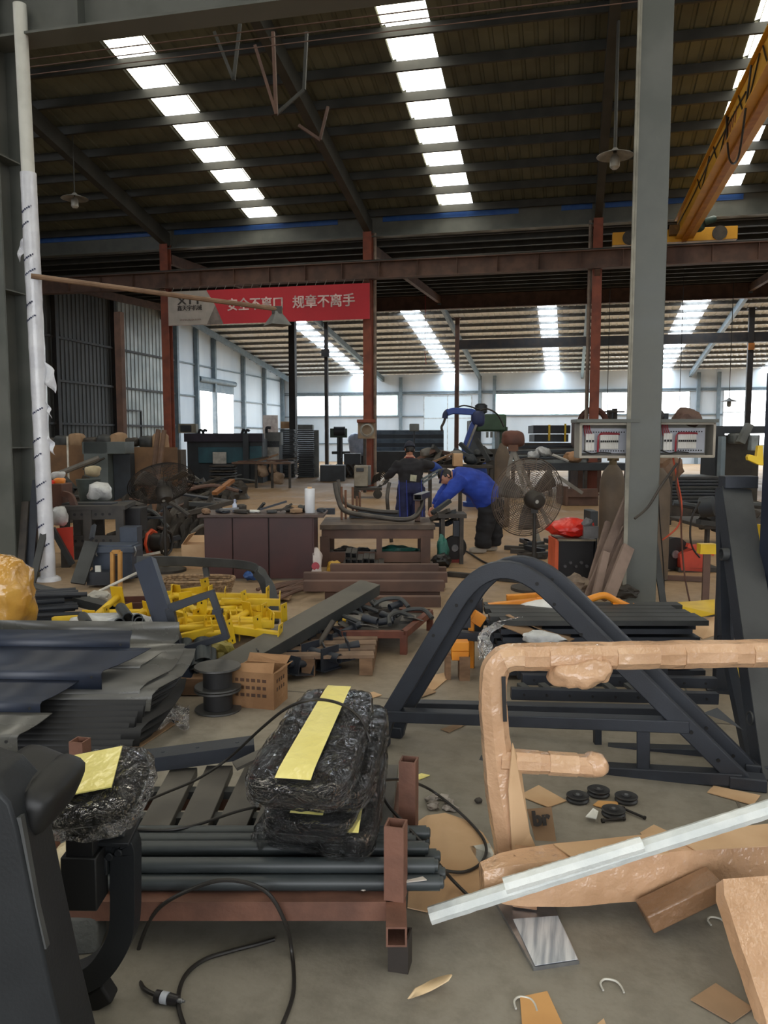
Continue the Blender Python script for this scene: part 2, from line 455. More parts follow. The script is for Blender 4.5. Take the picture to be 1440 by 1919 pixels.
# far section: white ribbed sheet between the skylight strips
b = ribbed(XL, XR, YM, YF+.3, zfar, [(x-FW/2, x+FW/2) for x in FSX], pitch=.3)
ceil3 = struct('ceiling_3', b, roofw)
yq = [YM+.4+1.2*i for i in range(15)]
for i, y in enumerate(yq):
    q = MB(); q.box((0,0,0), (XR-XL, .08, .14))
    if i == 0: basep = o0 = part('purlin', q, M('purlin_slate', (92,92,90), (74,74,72)), ceil3)
    else: o0 = inst('purlin', basep, ceil3, (0,0,0))
    o0.location = ((XL+XR)/2, y, zfar(y)-.08)
for k, x in enumerate(FSX):
    W = bpy.data.objects.new('window_%d' % (k+11), None); col.objects.link(W); W['kind'] = 'structure'; ORG[W.name] = V((0,0,0))
    ys = [YM+.1] + yq + [YF]
    for i in range(len(ys)-1):
        q = MB(); y0, y1 = ys[i]+.05, ys[i+1]-.05
        vs = []
        for j in range(9):
            px = x-FW/2+FW*j/8; dz = .02 if j % 2 else 0
            vs += [(px, y0, zfar(y0)+dz), (px, y1, zfar(y1)+dz)]
        q.add(vs, [(2*j, 2*j+1, 2*j+3, 2*j+2) for j in range(8)])
        part('skylight_pane', q, skyc, W, smooth=0)
for x in COLX:
    q = MB(); q.bar((x, YM, zfar(YM)-.4), (x, YF, zfar(YF)-.32), .16, .3)
    part('rafter', q, slate, ceil3)
    q = MB(); q.bar((x, YG, zdark(YG)-.32), (x, YM, zdark(YM)-.32), .16, .3)
    part('rafter', q, redox2, ceil2)

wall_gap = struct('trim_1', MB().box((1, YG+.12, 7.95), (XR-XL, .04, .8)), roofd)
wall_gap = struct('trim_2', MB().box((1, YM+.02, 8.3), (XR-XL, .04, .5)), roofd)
# left wall: shade and light put into dark and galvanised sheet colours, then white sheets with an open gate
def ribwall(y0, y1, z0, z1, X, pitch=.28, rib=.035, sgn=1):
    b = MB(); y = y0
    while y < y1-1e-6:
        p = min(pitch, y1-y)
        prof = [(y,0),(y+p*.62,0),(y+p*.72,rib),(y+p*.9,rib),(y+p,0)]
        b.add([(X+sgn*dz, py, z) for py, dz in prof for z in (z0(py) if callable(z0) else z0, z1(py) if callable(z1) else z1)], [(2*i,2*i+1,2*i+3,2*i+2) for i in range(4)])
        y += p
    return b
def girt(parent, m, segs, s=.09):
    for a, c in segs:
        q = MB(); q.bar(a, c, s, s); part('girt', q, m, parent)
YD = 32.4
wl = struct('wall_left', ribwall(YB, YD, 0, 9.2, XL), walld)
girt(wl, darkpost, [((XL+.1, YB, z), (XL+.1, YD, z)) for z in (2.2, 3.9, 5.6)])
for y in (YG, 28.2, YD):
    q = MB(); q.box((XL+.16, y, 3.9), (.2, .2, 7.8)); part('wall_post', q, darkpost, wl)
wl2 = struct('wall_left_2', ribwall(YD, YM+1, 0, 8.4, XL, pitch=.34), wallg)
girt(wl2, darkpost, [((XL+.1, YD, z), (XL+.1, YM+1, z)) for z in (2.2, 3.9, 5.6)])
q = MB(); q.bar((XL+.12, 33.2, 0), (XL+.12, 33.2, 2.9), .06, .06); q.bar((XL+.12, 33.2, 2.9), (XL+.12, 34.6, 2.9), .06, .06); q.bar((XL+.12, 34.6, 0), (XL+.12, 34.6, 2.9), .06, .06)
part('side_door_frame', q, darkpost, wl2)
GY0, GY1, GZ = 40.6, 45.6, 4.3                                      # gate
wl3 = struct('wall_left_3', MB().add([(XL,YM+1,0),(XL,GY0,0),(XL,GY0,8.3),(XL,YM+1,8.3)], [(0,1,2,3)])
   .add([(XL,GY0,GZ),(XL,GY1,GZ),(XL,GY1,8.3),(XL,GY0,8.3)], [(0,1,2,3)])
   .add([(XL,GY1,0),(XL,YF,0),(XL,YF,8.3),(XL,GY1,8.3)], [(0,1,2,3)]), wallw, smooth=0)
for z in (2.3, 3.9, 5.6):
    for a, c in (((YM+1, GY0), (GY1, YF)) if z < GZ else ((YM+1, YF),)):
        q = MB(); q.bar((XL+.06, a, z), (XL+.06, c, z), .07, .07); part('girt', q, slate, wl3)
for y in (YM+1.2, GY0-.1, 44.6-1.9, 46.9, 50.4, YF-.2):
    q = MB(); q.box((XL+.14, y, zfar(y)/2-.1), (.22, .2, zfar(y)-.2)); part('wall_post', q, slate, wl3)
d1 = bpy.data.objects.new('door_1', None); col.objects.link(d1); d1['kind'] = 'structure'; ORG['door_1'] = V((0,0,0))
q = MB()
for i in range(6): q.box((XL+.1, (GY0+GY1)/2, GZ+.42-i*.09), (.03, GY1-GY0-.3, .085))
part('roller_shutter', q, slate, d1)
q = MB(); q.lathe((XL+.16, GY0+.1, GZ+.55), [(.16,0),(.16,GY1-GY0-.2)], 12, (0,1,0)); part('shutter_drum', q, slate, d1)
# outside the gate: bright paved yard with a blue truck-like hoarding far off is only glimpsed
yard = struct('road', MB().add([(-70,20,-.03),(XL-.02,20,-.03),(XL-.02,80,-.03),(-70,80,-.03)], [(0,1,2,3)]), M('yard_concrete', (226,224,216), (210,208,200), rough=.8), smooth=0)

# far wall with its window bands
b = MB(); WX = []
def hole(x0, x1, z0, z1): WX.append((x0, x1, z0, z1))
def wx(px): return AY(px, 760, YF).x
zt, zb = AY(1000, 737, YF).z, AY(1000, 777, YF).z
hole(wx(556), wx(636), zb, zt); hole(wx(640), wx(692), zb, zt); hole(wx(697), wx(746), zb, zt)
hole(wx(795), wx(884), .75, AY(840, 742, YF).z)
hole(wx(928), wx(1112), zb, zt); hole(wx(1128), wx(1222), zb, zt); hole(wx(1226), wx(1293), zb, zt)
hole(wx(1356), wx(1450), 1.2, AY(1400, 731, YF).z); hole(wx(1454), wx(1560), 1.2, AY(1400, 731, YF).z)
WX.sort(); x = XL; ztop = zfar(YF)
for x0, x1, z0, z1 in WX:
    b.add([(x,YF,0),(x0,YF,0),(x0,YF,ztop),(x,YF,ztop)], [(0,1,2,3)])
    b.add([(x0,YF,0),(x1,YF,0),(x1,YF,z0),(x0,YF,z0)], [(0,1,2,3)])
    b.add([(x0,YF,z1),(x1,YF,z1),(x1,YF,ztop),(x0,YF,ztop)], [(0,1,2,3)]); x = x1
b.add([(x,YF,0),(XR,YF,0),(XR,YF,ztop),(x,YF,ztop)], [(0,1,2,3)])
wf = struct('wall_back', b, wallw, smooth=0)
for z in (1.25, zb-.06, zt+.06, 4.75):
    segs = []; x = XL
    for x0, x1, z0, z1 in WX:
        if z0 < z < z1: segs.append((x, x0)); x = x1
    segs.append((x, XR))
    for a, c in segs:
        if c-a > .2: q = MB(); q.bar((a, YF-.06, z), (c, YF-.06, z), .07, .07); part('girt', q, slate, wf)
for px in (530, 695, 752, 900, 927, 1308, 1346, 1500):
    X = wx(px); q = MB(); q.box((X, YF-.16, ztop/2-.1), (.2, .22, ztop-.2)); part('wall_post', q, slate, wf)
clear = glow('bright_window_pane', (246,252,255), SKY_GATE*.62)
dimp = glow('shaded_window_pane', (176,190,198), .55)
for k, (x0, x1, z0, z1) in enumerate(WX):
    W = bpy.data.objects.new('window_%d' % (k+21), None); col.objects.link(W); W['kind'] = 'structure'; ORG[W.name] = V((0,0,0))
    tall = z1-z0 > 2
    nx = 2 if tall else max(1, int((x1-x0)/1.4)); nz = 2 if tall else 1
    zm = [z0, z0+(z1-z0)*.6, z1] if nz == 2 else [z0, z1]
    frosted = not (x0 > wx(1120) or k == 0) or k in (1, 2, 3)
    for i in range(nx):
        for j in range(nz):
            q = MB(); a, c = x0+(x1-x0)*i/nx, x0+(x1-x0)*(i+1)/nx
            q.box(((a+c)/2, YF, (zm[j]+zm[j+1])/2), (c-a-.04, .012, zm[j+1]-zm[j]-.04))
            part('pane', q, dimp if tall and x0 < wx(1000) else wing if frosted else clear, W)
    q = MB()
    for a in ([x0, x1] if not tall else [x0, (x0+x1)/2, x1]): q.bar((a, YF, z0), (a, YF, z1), .05, .05)
    for z in zm: q.bar((x0, YF, z), (x1, YF, z), .05, .05)
    part('window_frame', q, M('window_frame_white', (206,212,214)), W)
struct('wall_right', ribwall(YB, YF, 0, 9, XR, sgn=-1), walld)
# wall behind the photographer with a wide open gate
b = MB()
for a, c, z0, z1 in ((XL, -7, 0, 13), (9, XR, 0, 13), (-7, 9, 6.0, 13)):
    b.add([(a,YB,z0),(c,YB,z0),(c,YB,z1),(a,YB,z1)], [(0,1,2,3)])
struct('wall_front', b, walld, smooth=0)

# ================================================================ columns, girders
def ibeam(a, c, w, h, up=(0,0,1), tf=.025, tw=.02):
    a, c = V(a), V(c); x, y, z = basis(c-a, up); q = MB()
    q.bar(a, c, tw, h-2*tf, up)
    for s in (-1, 1): q.bar(a+y*(s*(h-tf)/2), c+y*(s*(h-tf)/2), w, tf, up)
    return q
def column(name, x, y, z0, z1, m, label, s=.29, group='columns of the hall', foot=True):
    t = thing(name, label, 'column', (x, y, z0), group)
    q = ibeam((x, y, z0), (x, y, z1), s, s, (0,1,0)); part('shaft', q, m, t)
    if foot:
        q = MB(); q.box((x, y, z0+.012), (s*1.5, s*1.5, .024)); part('base_plate', q, m, t)
    return t
# near column: box-like shaft, web and flanges welded shut on the seen faces
t = thing('steel_column', 'grey painted steel column carrying the two open breaker boxes', 'column', (.65, YN, 0), 'columns of the hall')
part('shaft', MB().box((.65, YN, 3.2), (.285, .3, 6.4)), graym, t, bev=.006)
q = MB(); q.box((.51, YN-.158, 3.2), (.035, .016, 6.4)); q.tube([(.5, YN-.17, 1.9), (.5, YN-.17, 6.3)], .012, 6); part('conduit', q, M('pale_conduit', (150,146,132)), t)
q = MB(); q.box((.65, YN, .012), (.46, .46, .024)); part('base_plate', q, graym, t)
t = thing('steel_column', 'grey steel column behind the leaning white wrapped pole', 'column', (COLX[2]-.05, YN, 0), 'columns of the hall')
X2 = AY(12, 700, YN).x
q = ibeam((X2, YN, 0), (X2, YN, 6.4), .34, .4, (0,1,0)); part('shaft', q, graym, t)
for z in (1.5, 3.2, 4.6):
    q = MB(); q.box((X2, YN, z), (.33, .36, .014)); part('stiffener', q, graym, t)
for k, (x, lab) in enumerate(((COLX[1], 'red oxide column at the banner end beside the galvanised wall'), (COLX[2], 'red oxide column with a pale cable pipe, right of the red banner'), (COLX[3], 'red oxide column seen behind the grey column and its left breaker box'), (COLX[4], 'red oxide column beyond the yellow hook bracket'))):
    t = column('steel_column', x, YG-.3, 0, 7.7, redox, lab, s=.26)
    q = MB(); q.bar((x, YG-.14, 7.7), (x+.0, YG-.14, 8.25), .34, .03); part('cap_plate', q, graym, t)
    if k in (1, 2):
        q = MB(); q.tube([(x+(.17 if k == 1 else -.2), YG-.16, 0), (x+(.17 if k == 1 else -.2), YG-.16, 7.7)], .055, 8); part('cable_pipe', q, M('pale_conduit2', (150,132,118)), t)
# gutter girder with its blue stripe
g = thing('gutter_girder', 'long grey gutter girder with a faded blue stripe above the runway', 'girder', (1, YG, 7.5))
gz0, gz1 = AY(712, 446, YG).z, 8.24
part('web_plate', MB().box((1, YG, (gz0+gz1)/2), (XR-XL-.4, .16, gz1-gz0-.06)), graym, g)
for x0, x1 in ((-19, -12.9), (-12.4, -7.0), (-5.6, -1.6), (-.4, 4.4), (5.2, 12), (12.8, 20)): part('blue_stripe', MB().box(((x0+x1)/2, YG-.09, gz1-.12), (x1-x0, .03, .17)), bluem, g)
q = MB(); q.box((1, YG-.1, gz0), (XR-XL-.4, .3, .03)); part('bottom_flange', q, graym, g)
# near runway
z0 = AY(55, 78, YN).z
g = thing('runway_girder', 'grey crane runway girder crossing above the near columns', 'girder', (0, YN, z0))
q = ibeam((XL, YN, z0+.3), (XR, YN, z0+.3), .32, .6); part('girder_beam', q, graym, g)
q = MB(); q.box((0, YN, z0+.63), (XR-XL, .06, .06)); part('crane_rail', q, purlinm, g)
for x in range(-19, 22, 2):
    q = MB(); q.box((x, YN, z0+.3), (.014, .28, .54)); part('stiffener', q, graym, g)
# far runway
ZR = AY(712, 522, YG-.5).z
g = thing('runway_girder', 'rusty brown crane runway girder with stiffeners above the red banner', 'girder', (0, YG-.45, ZR))
q = ibeam((XL, YG-.45, ZR+.25), (XR, YG-.45, ZR+.25), .28, .5); part('girder_beam', q, redox2, g)
q = MB(); q.box((0, YG-.45, ZR+.53), (XR-XL, .06, .06)); part('crane_rail', q, purlinm, g)
for i in range(36):
    q = MB(); q.box((XL+.6+1.15*i, YG-.45, ZR+.25), (.014, .25, .45)); part('stiffener', q, redox2, g)
for x in COLX[1:5]:
    q = MB(); q.bar((x, YG-.1, ZR-.5), (x, YG-.55, ZR-.02), .16, .06); part('corbel', q, redox2, g)
# middle beam and posts of the far hall
zm = AY(1080, 570, YM).z
g = thing('cross_beam', 'rusty red beam below the dark roof, in front of the bright skylights', 'girder', (0, YM, zm))
part('beam_body', ibeam((XL, YM, zm+.3), (XR, YM, zm+.3), .22, .62), redox2, g)
YP = 40.0
z1 = AY(1000, 651, YP).z
g = thing('cross_beam', 'black straight beam between the dark posts of the far hall', 'girder', (5, YP, z1))
part('beam_body', MB().box(((AY(862,640,YP).x+XR)/2, YP, z1+.22), (XR-AY(862,640,YP).x, .16, .44)), darkpost, g)
for px, Y, s, m, lab in ((857, YP, .2, redox2, 'slim brown post where the black cross beam begins'), (1118, YP, .22, darkpost, 'black post close beside the red column behind the left breaker box'),
        (1405, YP, .24, darkpost, 'dark post in front of the large bright window'), (612, YP, .17, darkpost, 'slim dark post with a small box halfway up'),
        (549, 34.0, .28, darkpost, 'thick dark post rising out of the stacked black trays')):
    X = AY(px, 700, Y).x; t = thing('roof_post', lab, 'post', (X, Y, 0), 'posts of the far hall')
    zt_ = (zfar(Y) if Y >= YM else zdark(Y))-.3
    part('shaft', MB().box((X, Y, zt_/2), (s, s, zt_)), m, t)
    part('cap_plate', MB().box((X, Y, zt_-.02), (s*1.6, s*1.6, .04)), m, t)
    if px == 612: part('switch_box', MB().box((X, Y-.16, AY(612,662,Y).z), (.4, .12, .4)), darkpost, t)
    if px == 1405: part('switch_box', MB().box((X, Y-.18, AY(1405,650,Y).z), (.26, .1, .3)), M('orange_box_paint', (196,120,50)), t)
# ================================================================ foreground
blackp = M('black_moulded_plastic', (33,36,39), (27,30,33), rough=.48, scale=6, bump=.05, bscale=120, spec=.4)
dsteel = M('dark_textured_paint', (42,47,56), (35,39,47), rough=.5, scale=5, bump=.06, bscale=160)
dgrey = M('dark_grey_dusty_paint', (60,62,62), (48,50,51), rough=.55, scale=5, bump=.04, bscale=120)
tubem = M('dark_green_grey_tube', (58,64,66), (47,52,54), rough=.42, scale=3)
slatm = M('dusty_slat_paint', (96,92,85), (80,77,72), rough=.55, scale=4)
rust = M('rust_brown_tube', (122,84,68), (96,66,54), rough=.6, scale=7, bump=.1, bscale=60)
card = M('cardboard', (206,172,134), (188,152,114), rough=.75, scale=2.5, bump=.05, bscale=30)
cardd = M('cardboard_dusty', (160,130,100), (138,112,86), rough=.8, scale=3)
cardw = M('taped_cardboard', (206,166,130), (186,146,110), rough=.55, scale=3.5, bump=.85, bscale=15, coat=1.0)
foam = M('white_foam_wrap', (226,230,226), (204,210,208), rough=.5, scale=8, bump=.3, bscale=40)
paper = M('white_paper', (222,222,214), (202,204,200), rough=.7)
vinyl = M('black_vinyl', (28,29,31), (20,21,23), rough=.45, scale=8)
label_y = M('yellow_label', (250,238,150), (244,230,136), rough=.4, scale=4, bump=.25, bscale=20, coat=.7)
filmm = film('packing_film')
cable = M('black_cable', (40,37,34), (30,28,26), rough=.45)
yel = M('yellow_powder_coat', (226,190,40), (206,168,32), rough=.42, scale=5)
orange = M('orange_powder_coat', (232,150,44), (216,130,34), rough=.42, scale=5)
brightm = M('bare_metal', (176,178,180), (140,142,146), rough=.3, metal=.8, scale=9)
ironm = M('sooty_iron', (66,60,54), (48,45,42), rough=.65, scale=6, bump=.1, bscale=50)
woodm = M('old_timber', (136,106,80), (110,84,62), rough=.75, scale=3, stretch=(1,6,6))

# --- rust-brown rack with dark tubes and slats
rk = thing('steel_rack', 'rust-brown square-tube rack on the floor holding dark tubes and slats', 'rack', flat(560, 1690, 2.6))
S = .062
def RP(x, y, z): return G(x, y, z)
ZB = .14
A0 = RP(60, 1697, ZB); A1 = RP(742, 1697, ZB)            # front rail axis
dirx = (A1-A0).normalized(); diry = V((-dirx.y, dirx.x, 0))
A1 = A0 + dirx*((A1-A0).length); B0 = A0+diry*.74; B1 = A1+diry*.74
part('rail', MB().hbar(A0, A1, S, S), rust, rk)
part('rail', MB().hbar(B0, B1, S, S), rust, rk)
part('side_rail', MB().hbar(A1-diry*.16, B1+diry*.1, S, S), rust, rk)
part('side_rail', MB().hbar(A0-diry*.16, B0+diry*.1, S, S), rust, rk)
part('side_rail', MB().bar(A0.lerp(A1,.72), B0.lerp(B1,.60), .04, .04), cardd, rk)
for p, h in ((A1, .41), (G(766,1560,.15), .43), (G(153,1478,.15), .36), (A0+dirx*.05, .41)):
    part('post', MB().hbar(V((p.x,p.y,ZB+.031)), V((p.x,p.y,h)), .062, .062), rust, rk)
for p in (A1-diry*.09+dirx*.012, B1+diry*.05, A0-diry*.09, B0):
    part('foot', MB().hbar(V((p.x,p.y,0)), V((p.x,p.y,ZB-.03)), .062, .062), M('dark_foot', (58,50,44), (46,40,36)), rk)
# tubes across the rack
rows = [(.035,0,0),(.088,0,.01),(.141,0,-.03),(.194,0,.0),(.247,0,-.05), (.062,1,.015),(.168,1,-.01),(.221,1,-.05),(.30,0,-.03),(.274,1,.0)]
TR = .025
for k, (f, lay, e) in enumerate(rows):
    z = ZB+.031+TR+lay*.042
    a = A0+diry*f-dirx*.2; c = A1+diry*f+dirx*(.14+e-.03*lay)
    a.z = c.z = z
    q = MB(); q.pipe(a, c, TR, .004, 14); q.lathe(c-dirx*.01, [(TR-.006,0),(TR-.006,.02),(TR-.012,.024)], 12, dirx)
    solo('steel_tube', q, tubem, 'dark grey round steel tube lying lengthwise in the rust-brown rack', 'tube', 'tubes in the rust-brown rack')
# slats: dusty dark flats with bent lips, lying side by side behind the tubes
zs = .215
sp = [(196,1548,262,1452), (288,1550,345,1440), (360,1551,412,1436), (432,1552,486,1432), (502,1553,548,1430), (575,1553,610,1430), (640,1553,668,1432), (704,1553,722,1434)]
for k, (x0, y0, x1, y1) in enumerate(sp):
    a, c = G(x0, y0, zs+.004*(k % 2)), G(x1, y1, zs+.004*(k % 2)+.01)
    q = MB(); m = frame3(a, c); L = (c-a).length
    q.box((a+c)/2, (.108, L, .006), m)
    for s in (-1, 1): q.box((a+c)/2 + m @ V((s*.0525, 0, -.017)), (.005, L, .034), m)
    q.box(a + m @ V((0, .006, -.012)), (.12, .006, .024), m)
    o = solo('slat', q, slatm, 'dusty dark metal slat lying crosswise behind the tubes in the rack', 'slat', 'slats in the rust-brown rack')
bare = [(A0+diry*.48, A1+diry*.48), (A0+diry*.70, A1+diry*.70)]
for a, c in bare:
    q = MB(); a = V((a.x,a.y,.187)); c = V((c.x,c.y,.187)); q.hbar(a, c, .05, .03); solo('steel_tube', q, dgrey, 'flat rectangular tube bearing the dusty slats in the rack', 'tube', 'bearers under the slats')
a, c = G(262, 1416, .29), G(476, 1388, .32)
q = MB(); m = frame3(a, c); L = (c-a).length
q.box((a+c)/2, (.11, L, .006), m); q.box((a+c)/2 + m @ V((.053,0,-.028)), (.006, L, .056), m); q.box((a+c)/2 + m @ V((-.053,0,-.028)), (.006, L, .056), m)
for t_ in (.2, .5, .85): q.lathe(a.lerp(c, t_)+m @ V((0,0,.003)), [(.008,0),(.008,.002)], 8, m @ V((0,0,1)))
solo('channel', q, dsteel, 'long dark channel resting across the far ends of the dusty slats', 'steel channel')
q = MB(); a = G(440, 1436, .29); c = G(500, 1408, .33); m = frame3(a, c); q.box((a+c)/2, (.07, (c-a).length, .012), m)
solo('flat_bar', q, slatm, 'short dusty flat bar lying by the wrapped pads at the end of the dark channel', 'flat bar')

# --- wrapped pads
def pad(name, label, front, rear, wdt, thick, seed, lab=True, lift=0, strip=.34):
    a, c = V(front), V(rear); m = frame3(a, c); L = (c-a).length; ctr = (a+c)/2
    t = thing(name, label, 'pad', (ctr.x, ctr.y, ctr.z-thick/2), 'wrapped pads on the rack')
    q = MB(); q.sbox(ctr, (wdt, L, thick), m, n=7, sub=4, taper=-.22); part('cushion', q, vinyl, t)
    q = MB(); q.sbox(ctr+m @ V((0,0,-thick*.5)), (wdt*.9, L*.96, .02), m, n=9, sub=3, taper=-.2); part('backing_board', q, M('backing_board', (40,38,36)), t)
    if lab:
        q = MB(); n = 14
        hw = wdt*strip/2
        def top(y):                                    # height of the cushion top along its length
            e = abs(2*y/L); return thick*.6*(max(0, 1-e**8))**(1/8.0)+.009
        vs = []
        for i in range(n+1):
            y = -L/2*.97 + L*.95*i/n
            for sx in (-1, 1): vs.append(ctr + m @ V((sx*hw*(1-.22*y/L), y, top(y))))
        q.add(vs, [(2*i, 2*i+1, 2*i+3, 2*i+2) for i in range(n)])
        part('yellow_label', q, label_y, t, label='yellow paper label strip')
    q = MB(); q.sbox(ctr+m @ V((0, -.01, -.004)), (wdt*1.06, L*1.03, thick*1.2), m, n=5.5, sub=5, amp=.013, freq=14, seed=seed, taper=-.2, out=True)
    part('plastic_film', q, filmm, t)
    return t
pf = lambda x, y, z: G(x, y, z)
pad('wrapped_pad', 'black pad in clear film with a full yellow strip, topmost of the stack', pf(548,1492,.52), pf(640,1305,.60), .30, .085, 1)
pad('wrapped_pad', 'black film-wrapped pad directly under the topmost one, turned to the right', pf(592,1498,.445), pf(670,1330,.50), .30, .08, 2, False)
pad('wrapped_pad', 'film-wrapped pad third from the top, a yellow label end showing', pf(573,1554,.36), pf(660,1372,.41), .29, .075, 3, True)
pad('wrapped_pad', 'film-wrapped black pad fourth from the top, printed film on its front', pf(575,1575,.285), pf(665,1400,.32), .30, .07, 4, False)
a, c = pf(645,1588,.30), pf(690,1395,.42); 
pad('wrapped_pad', 'film-wrapped pad leaning at the right side of the stack, yellow edge inward', a, c, .17, .085, 5, True, strip=.5)
for (x, y, z, s_, sd, lab) in ((508,1565,.27,(.12,.1,.14),3,'bunched end of clear film at the left front of the pad stack'),(706,1386,.46,(.10,.05,.05),5,'loose tail of clear film at the right rear of the pad stack'),(590,1592,.245,(.09,.05,.05),6,'small bunched film end under the front of the pad stack')):
    q = MB(); q.lump(pf(x,y,z), s_, sd, amp=.5); solo('plastic_film', q, filmm, lab, 'plastic film')

# --- black machine on the left with its wrapped pad
mc = thing('exercise_machine', 'black moulded exercise machine cut by the picture edge, with a film-wrapped pad', 'machine', flat(60, 1900, 1.55))
d0, d1 = 1.60, 1.64
prof = [(-420,1430),(-60,1392),(0,1397),(45,1412),(75,1445),(88,1490),(118,1640),(150,1790),(185,1935),(330,2560),(-420,2560)]
P0 = [AD(x, y, d0) for x, y in prof]; n = len(prof)
for p in P0: p.z = max(p.z, 0.0)
back = _FH*(d1-d0)
q = MB(); vs = []
ins = [AD(x, y, d0) for x, y in prof]
cen = sum(P0, V((0,0,0)))/n
ring2 = [p.copy() for p in P0]; ring1 = [p-_FH*.10 for p in P0]; ring0 = [p+(cen-p)*.035-_FH*.13 for p in P0]
for rg in (ring0, ring1, ring2):
    for p in rg: p.z = max(p.z, 0)
q.add(ring0+ring1+ring2, [tuple(range(n)), tuple(range(3*n-1, 2*n-1, -1))] + [(r*n+i, r*n+(i+1) % n, (r+1)*n+(i+1) % n, (r+1)*n+i) for r in (0, 1) for i in range(n)])
part('shroud', q, blackp, mc, smooth=50, bev=.006)
q = MB(); q.sweep([AD(x,y,1.60)-_FH*.115 for x,y in ((84,1480),(112,1640),(128,1710))], [(-.008,-.006),(.008,-.006),(.008,.006),(-.008,.006)]); part('edge_lip', q, M('shroud_lip', (80,82,82)), mc)
q = MB(); m = VIEW @ MX.Rotation(R(24), 3, 'Y'); q.sbox(AD(62, 1474, 1.62), (.15, .22, .10), m, n=4, sub=4); q.sbox(AD(95,1485,1.62), (.075,.22,.105), m, n=4.5, sub=3); part('head_roll', q, M('head_roll_rubber', (24,25,27), (18,19,20), rough=.5), mc)
dC = 2.12
path = [AD(x, y, dC) for x, y in ((188,1572),(236,1572),(236,1700),(232,1740),(215,1778),(188,1812),(150,1832),(110,1838))]
q = MB(); q.rtube(fillet(path[:3], .03)[:-1]+curve(path[2:], 5), .068, .065, up=_FH); part('c_frame', q, blackp, mc, smooth=50, bev=.004)
q = MB(); q.box(AD(220, 1558, dC), (.10, .12, .012), VIEW @ MX.Rotation(R(8),3,'X')); part('end_cap', q, blackp, mc, bev=.003)
q = MB(); q.box(AD(178, 1612, dC-.01), (.09, .07, .05), VIEW); q.lathe(AD(205,1605,dC-.04), [(.012,0),(.012,.006)], 8, -_FH); q.lathe(AD(222,1598,dC-.04), [(.012,0),(.012,.006)], 8, -_FH); part('bracket', q, blackp, mc, bev=.003)
q = MB(); q.bar(AD(160, 1690, dC-.06), AD(158, 1592, dC-.06), .095, .09, up=_FH); part('sleeve', q, M('black_sleeve', (26,27,28), (20,21,22), rough=.5), mc, bev=.004)
q = MB(); q.bar(AD(158, 1600, dC-.06), AD(157, 1515, dC-.06), .073, .07, up=_FH); part('post', q, M('black_sleeve', (26,27,28)), mc, bev=.003)
q = MB(); p = AD(187, 1842, 2.14); p.z = .03; q.box(p, (.07,.06,.06), VIEW @ MX.Rotation(R(-30),3,'Y')); part('rubber_foot', q, M('rubber', (26,26,26), rough=.7), mc, bev=.008)
a, c = AD(112, 1490, 1.95), AD(262, 1452, 2.3); m = frame3(a, c, (0,0,1)); ctr = (a+c)/2
m2 = VIEW @ MX.Rotation(R(-7), 3, 'Y') @ MX.Rotation(R(12), 3, 'X')
ctr = AD(182, 1478, 2.1)
q = MB(); q.sbox(ctr, (.245, .26, .075), m2, n=5, sub=4); pd = part('pad', q, vinyl, mc)
q = MB(); q.box(ctr+m2 @ V((-.02,0,.056)), (.17, .19, .004), m2 @ MX.Rotation(R(8),3,'Z')); part('yellow_label', q, label_y, pd, label='yellow paper label')
q = MB(); q.sbox(ctr+m2 @ V((0,0,-.01)), (.275,.29,.115), m2, n=4, sub=5, amp=.018, freq=14, seed=9, out=True); q.lump(AD(130,1535,2.05), (.1,.1,.05), 4, amp=.5); part('plastic_film', q, filmm, pd)
q = MB(); q.sbox(AD(122, 1610, 2.35), (.06,.1,.08), VIEW, n=3, amp=.01, seed=3, sub=3)
solo('wrapped_fitting', q, M('creamy_wrap', (226,214,180), (214,190,140), rough=.4, coat=.6, bump=.4), 'small cream part in film between the black shroud and its post', 'wrapped part')

# --- cardboard-wrapped frame
wf_ = thing('wrapped_machine', 'cardboard-wrapped tubular machine frame taped with clear tape, standing upright', 'machine frame', flat(1100, 1700, 2.65))
dW = 2.85
pts = fillet([AD(1760, 1560, dW-.05), AD(1760, 1222, dW-.05), AD(1440, 1224, dW), AD(930, 1232, dW), AD(922, 1300, dW), AD(934, 1440, dW), AD(965, 1600, dW-.02)], .13, 8)
den = []
for i in range(len(pts)-1):
    k = max(1, int((pts[i+1]-pts[i]).length/.03))
    den += [pts[i].lerp(pts[i+1], j/k) for j in range(k)]
den.append(pts[-1])
def wob(seed, base=1.0, a=.06): return [base*(1+a*NZ.noise(V((i*.35, seed, 0)))+a*.7*NZ.noise(V((i*1.1, seed, 3)))) for i in range(len(den))]
sc = wob(2.2); 
for i in range(len(den)):
    left = len(den)-1-i
    if left < 14: sc[i] *= 1+.45*(1-left/14)
q = MB(); q.sweep(den, [(.052*math.cos(PI/8+PI/4*k), .047*math.sin(PI/8+PI/4*k)) for k in range(8)], None, scale=sc); part('upright_tube', q, cardw, wf_, smooth=25)
q = MB(); q.sbox(AD(1088, 1262, dW-.02), (.21, .14, .105), VIEW @ MX.Rotation(R(-4),3,'Y'), n=2.8, sub=4, amp=.03, freq=10, seed=2); part('wrapped_handle', q, cardw, wf_)
st = [AD(938, 1424, dW-.02).lerp(AD(1118, 1436, dW-.02), i/10) for i in range(11)]
q = MB(); q.sweep(st, [(.041*math.cos(PI/8+PI/4*k), .039*math.sin(PI/8+PI/4*k)) for k in range(8)], None, scale=[1.02,1,1.04,.98,1.03,1,.98,1.04,1.0,1.05,1.0]); q.sbox(AD(1116, 1432, dW-.02), (.09,.085,.085), VIEW, n=2.6, sub=3, amp=.008, freq=20); part('stub_arm', q, cardw, wf_, smooth=30)
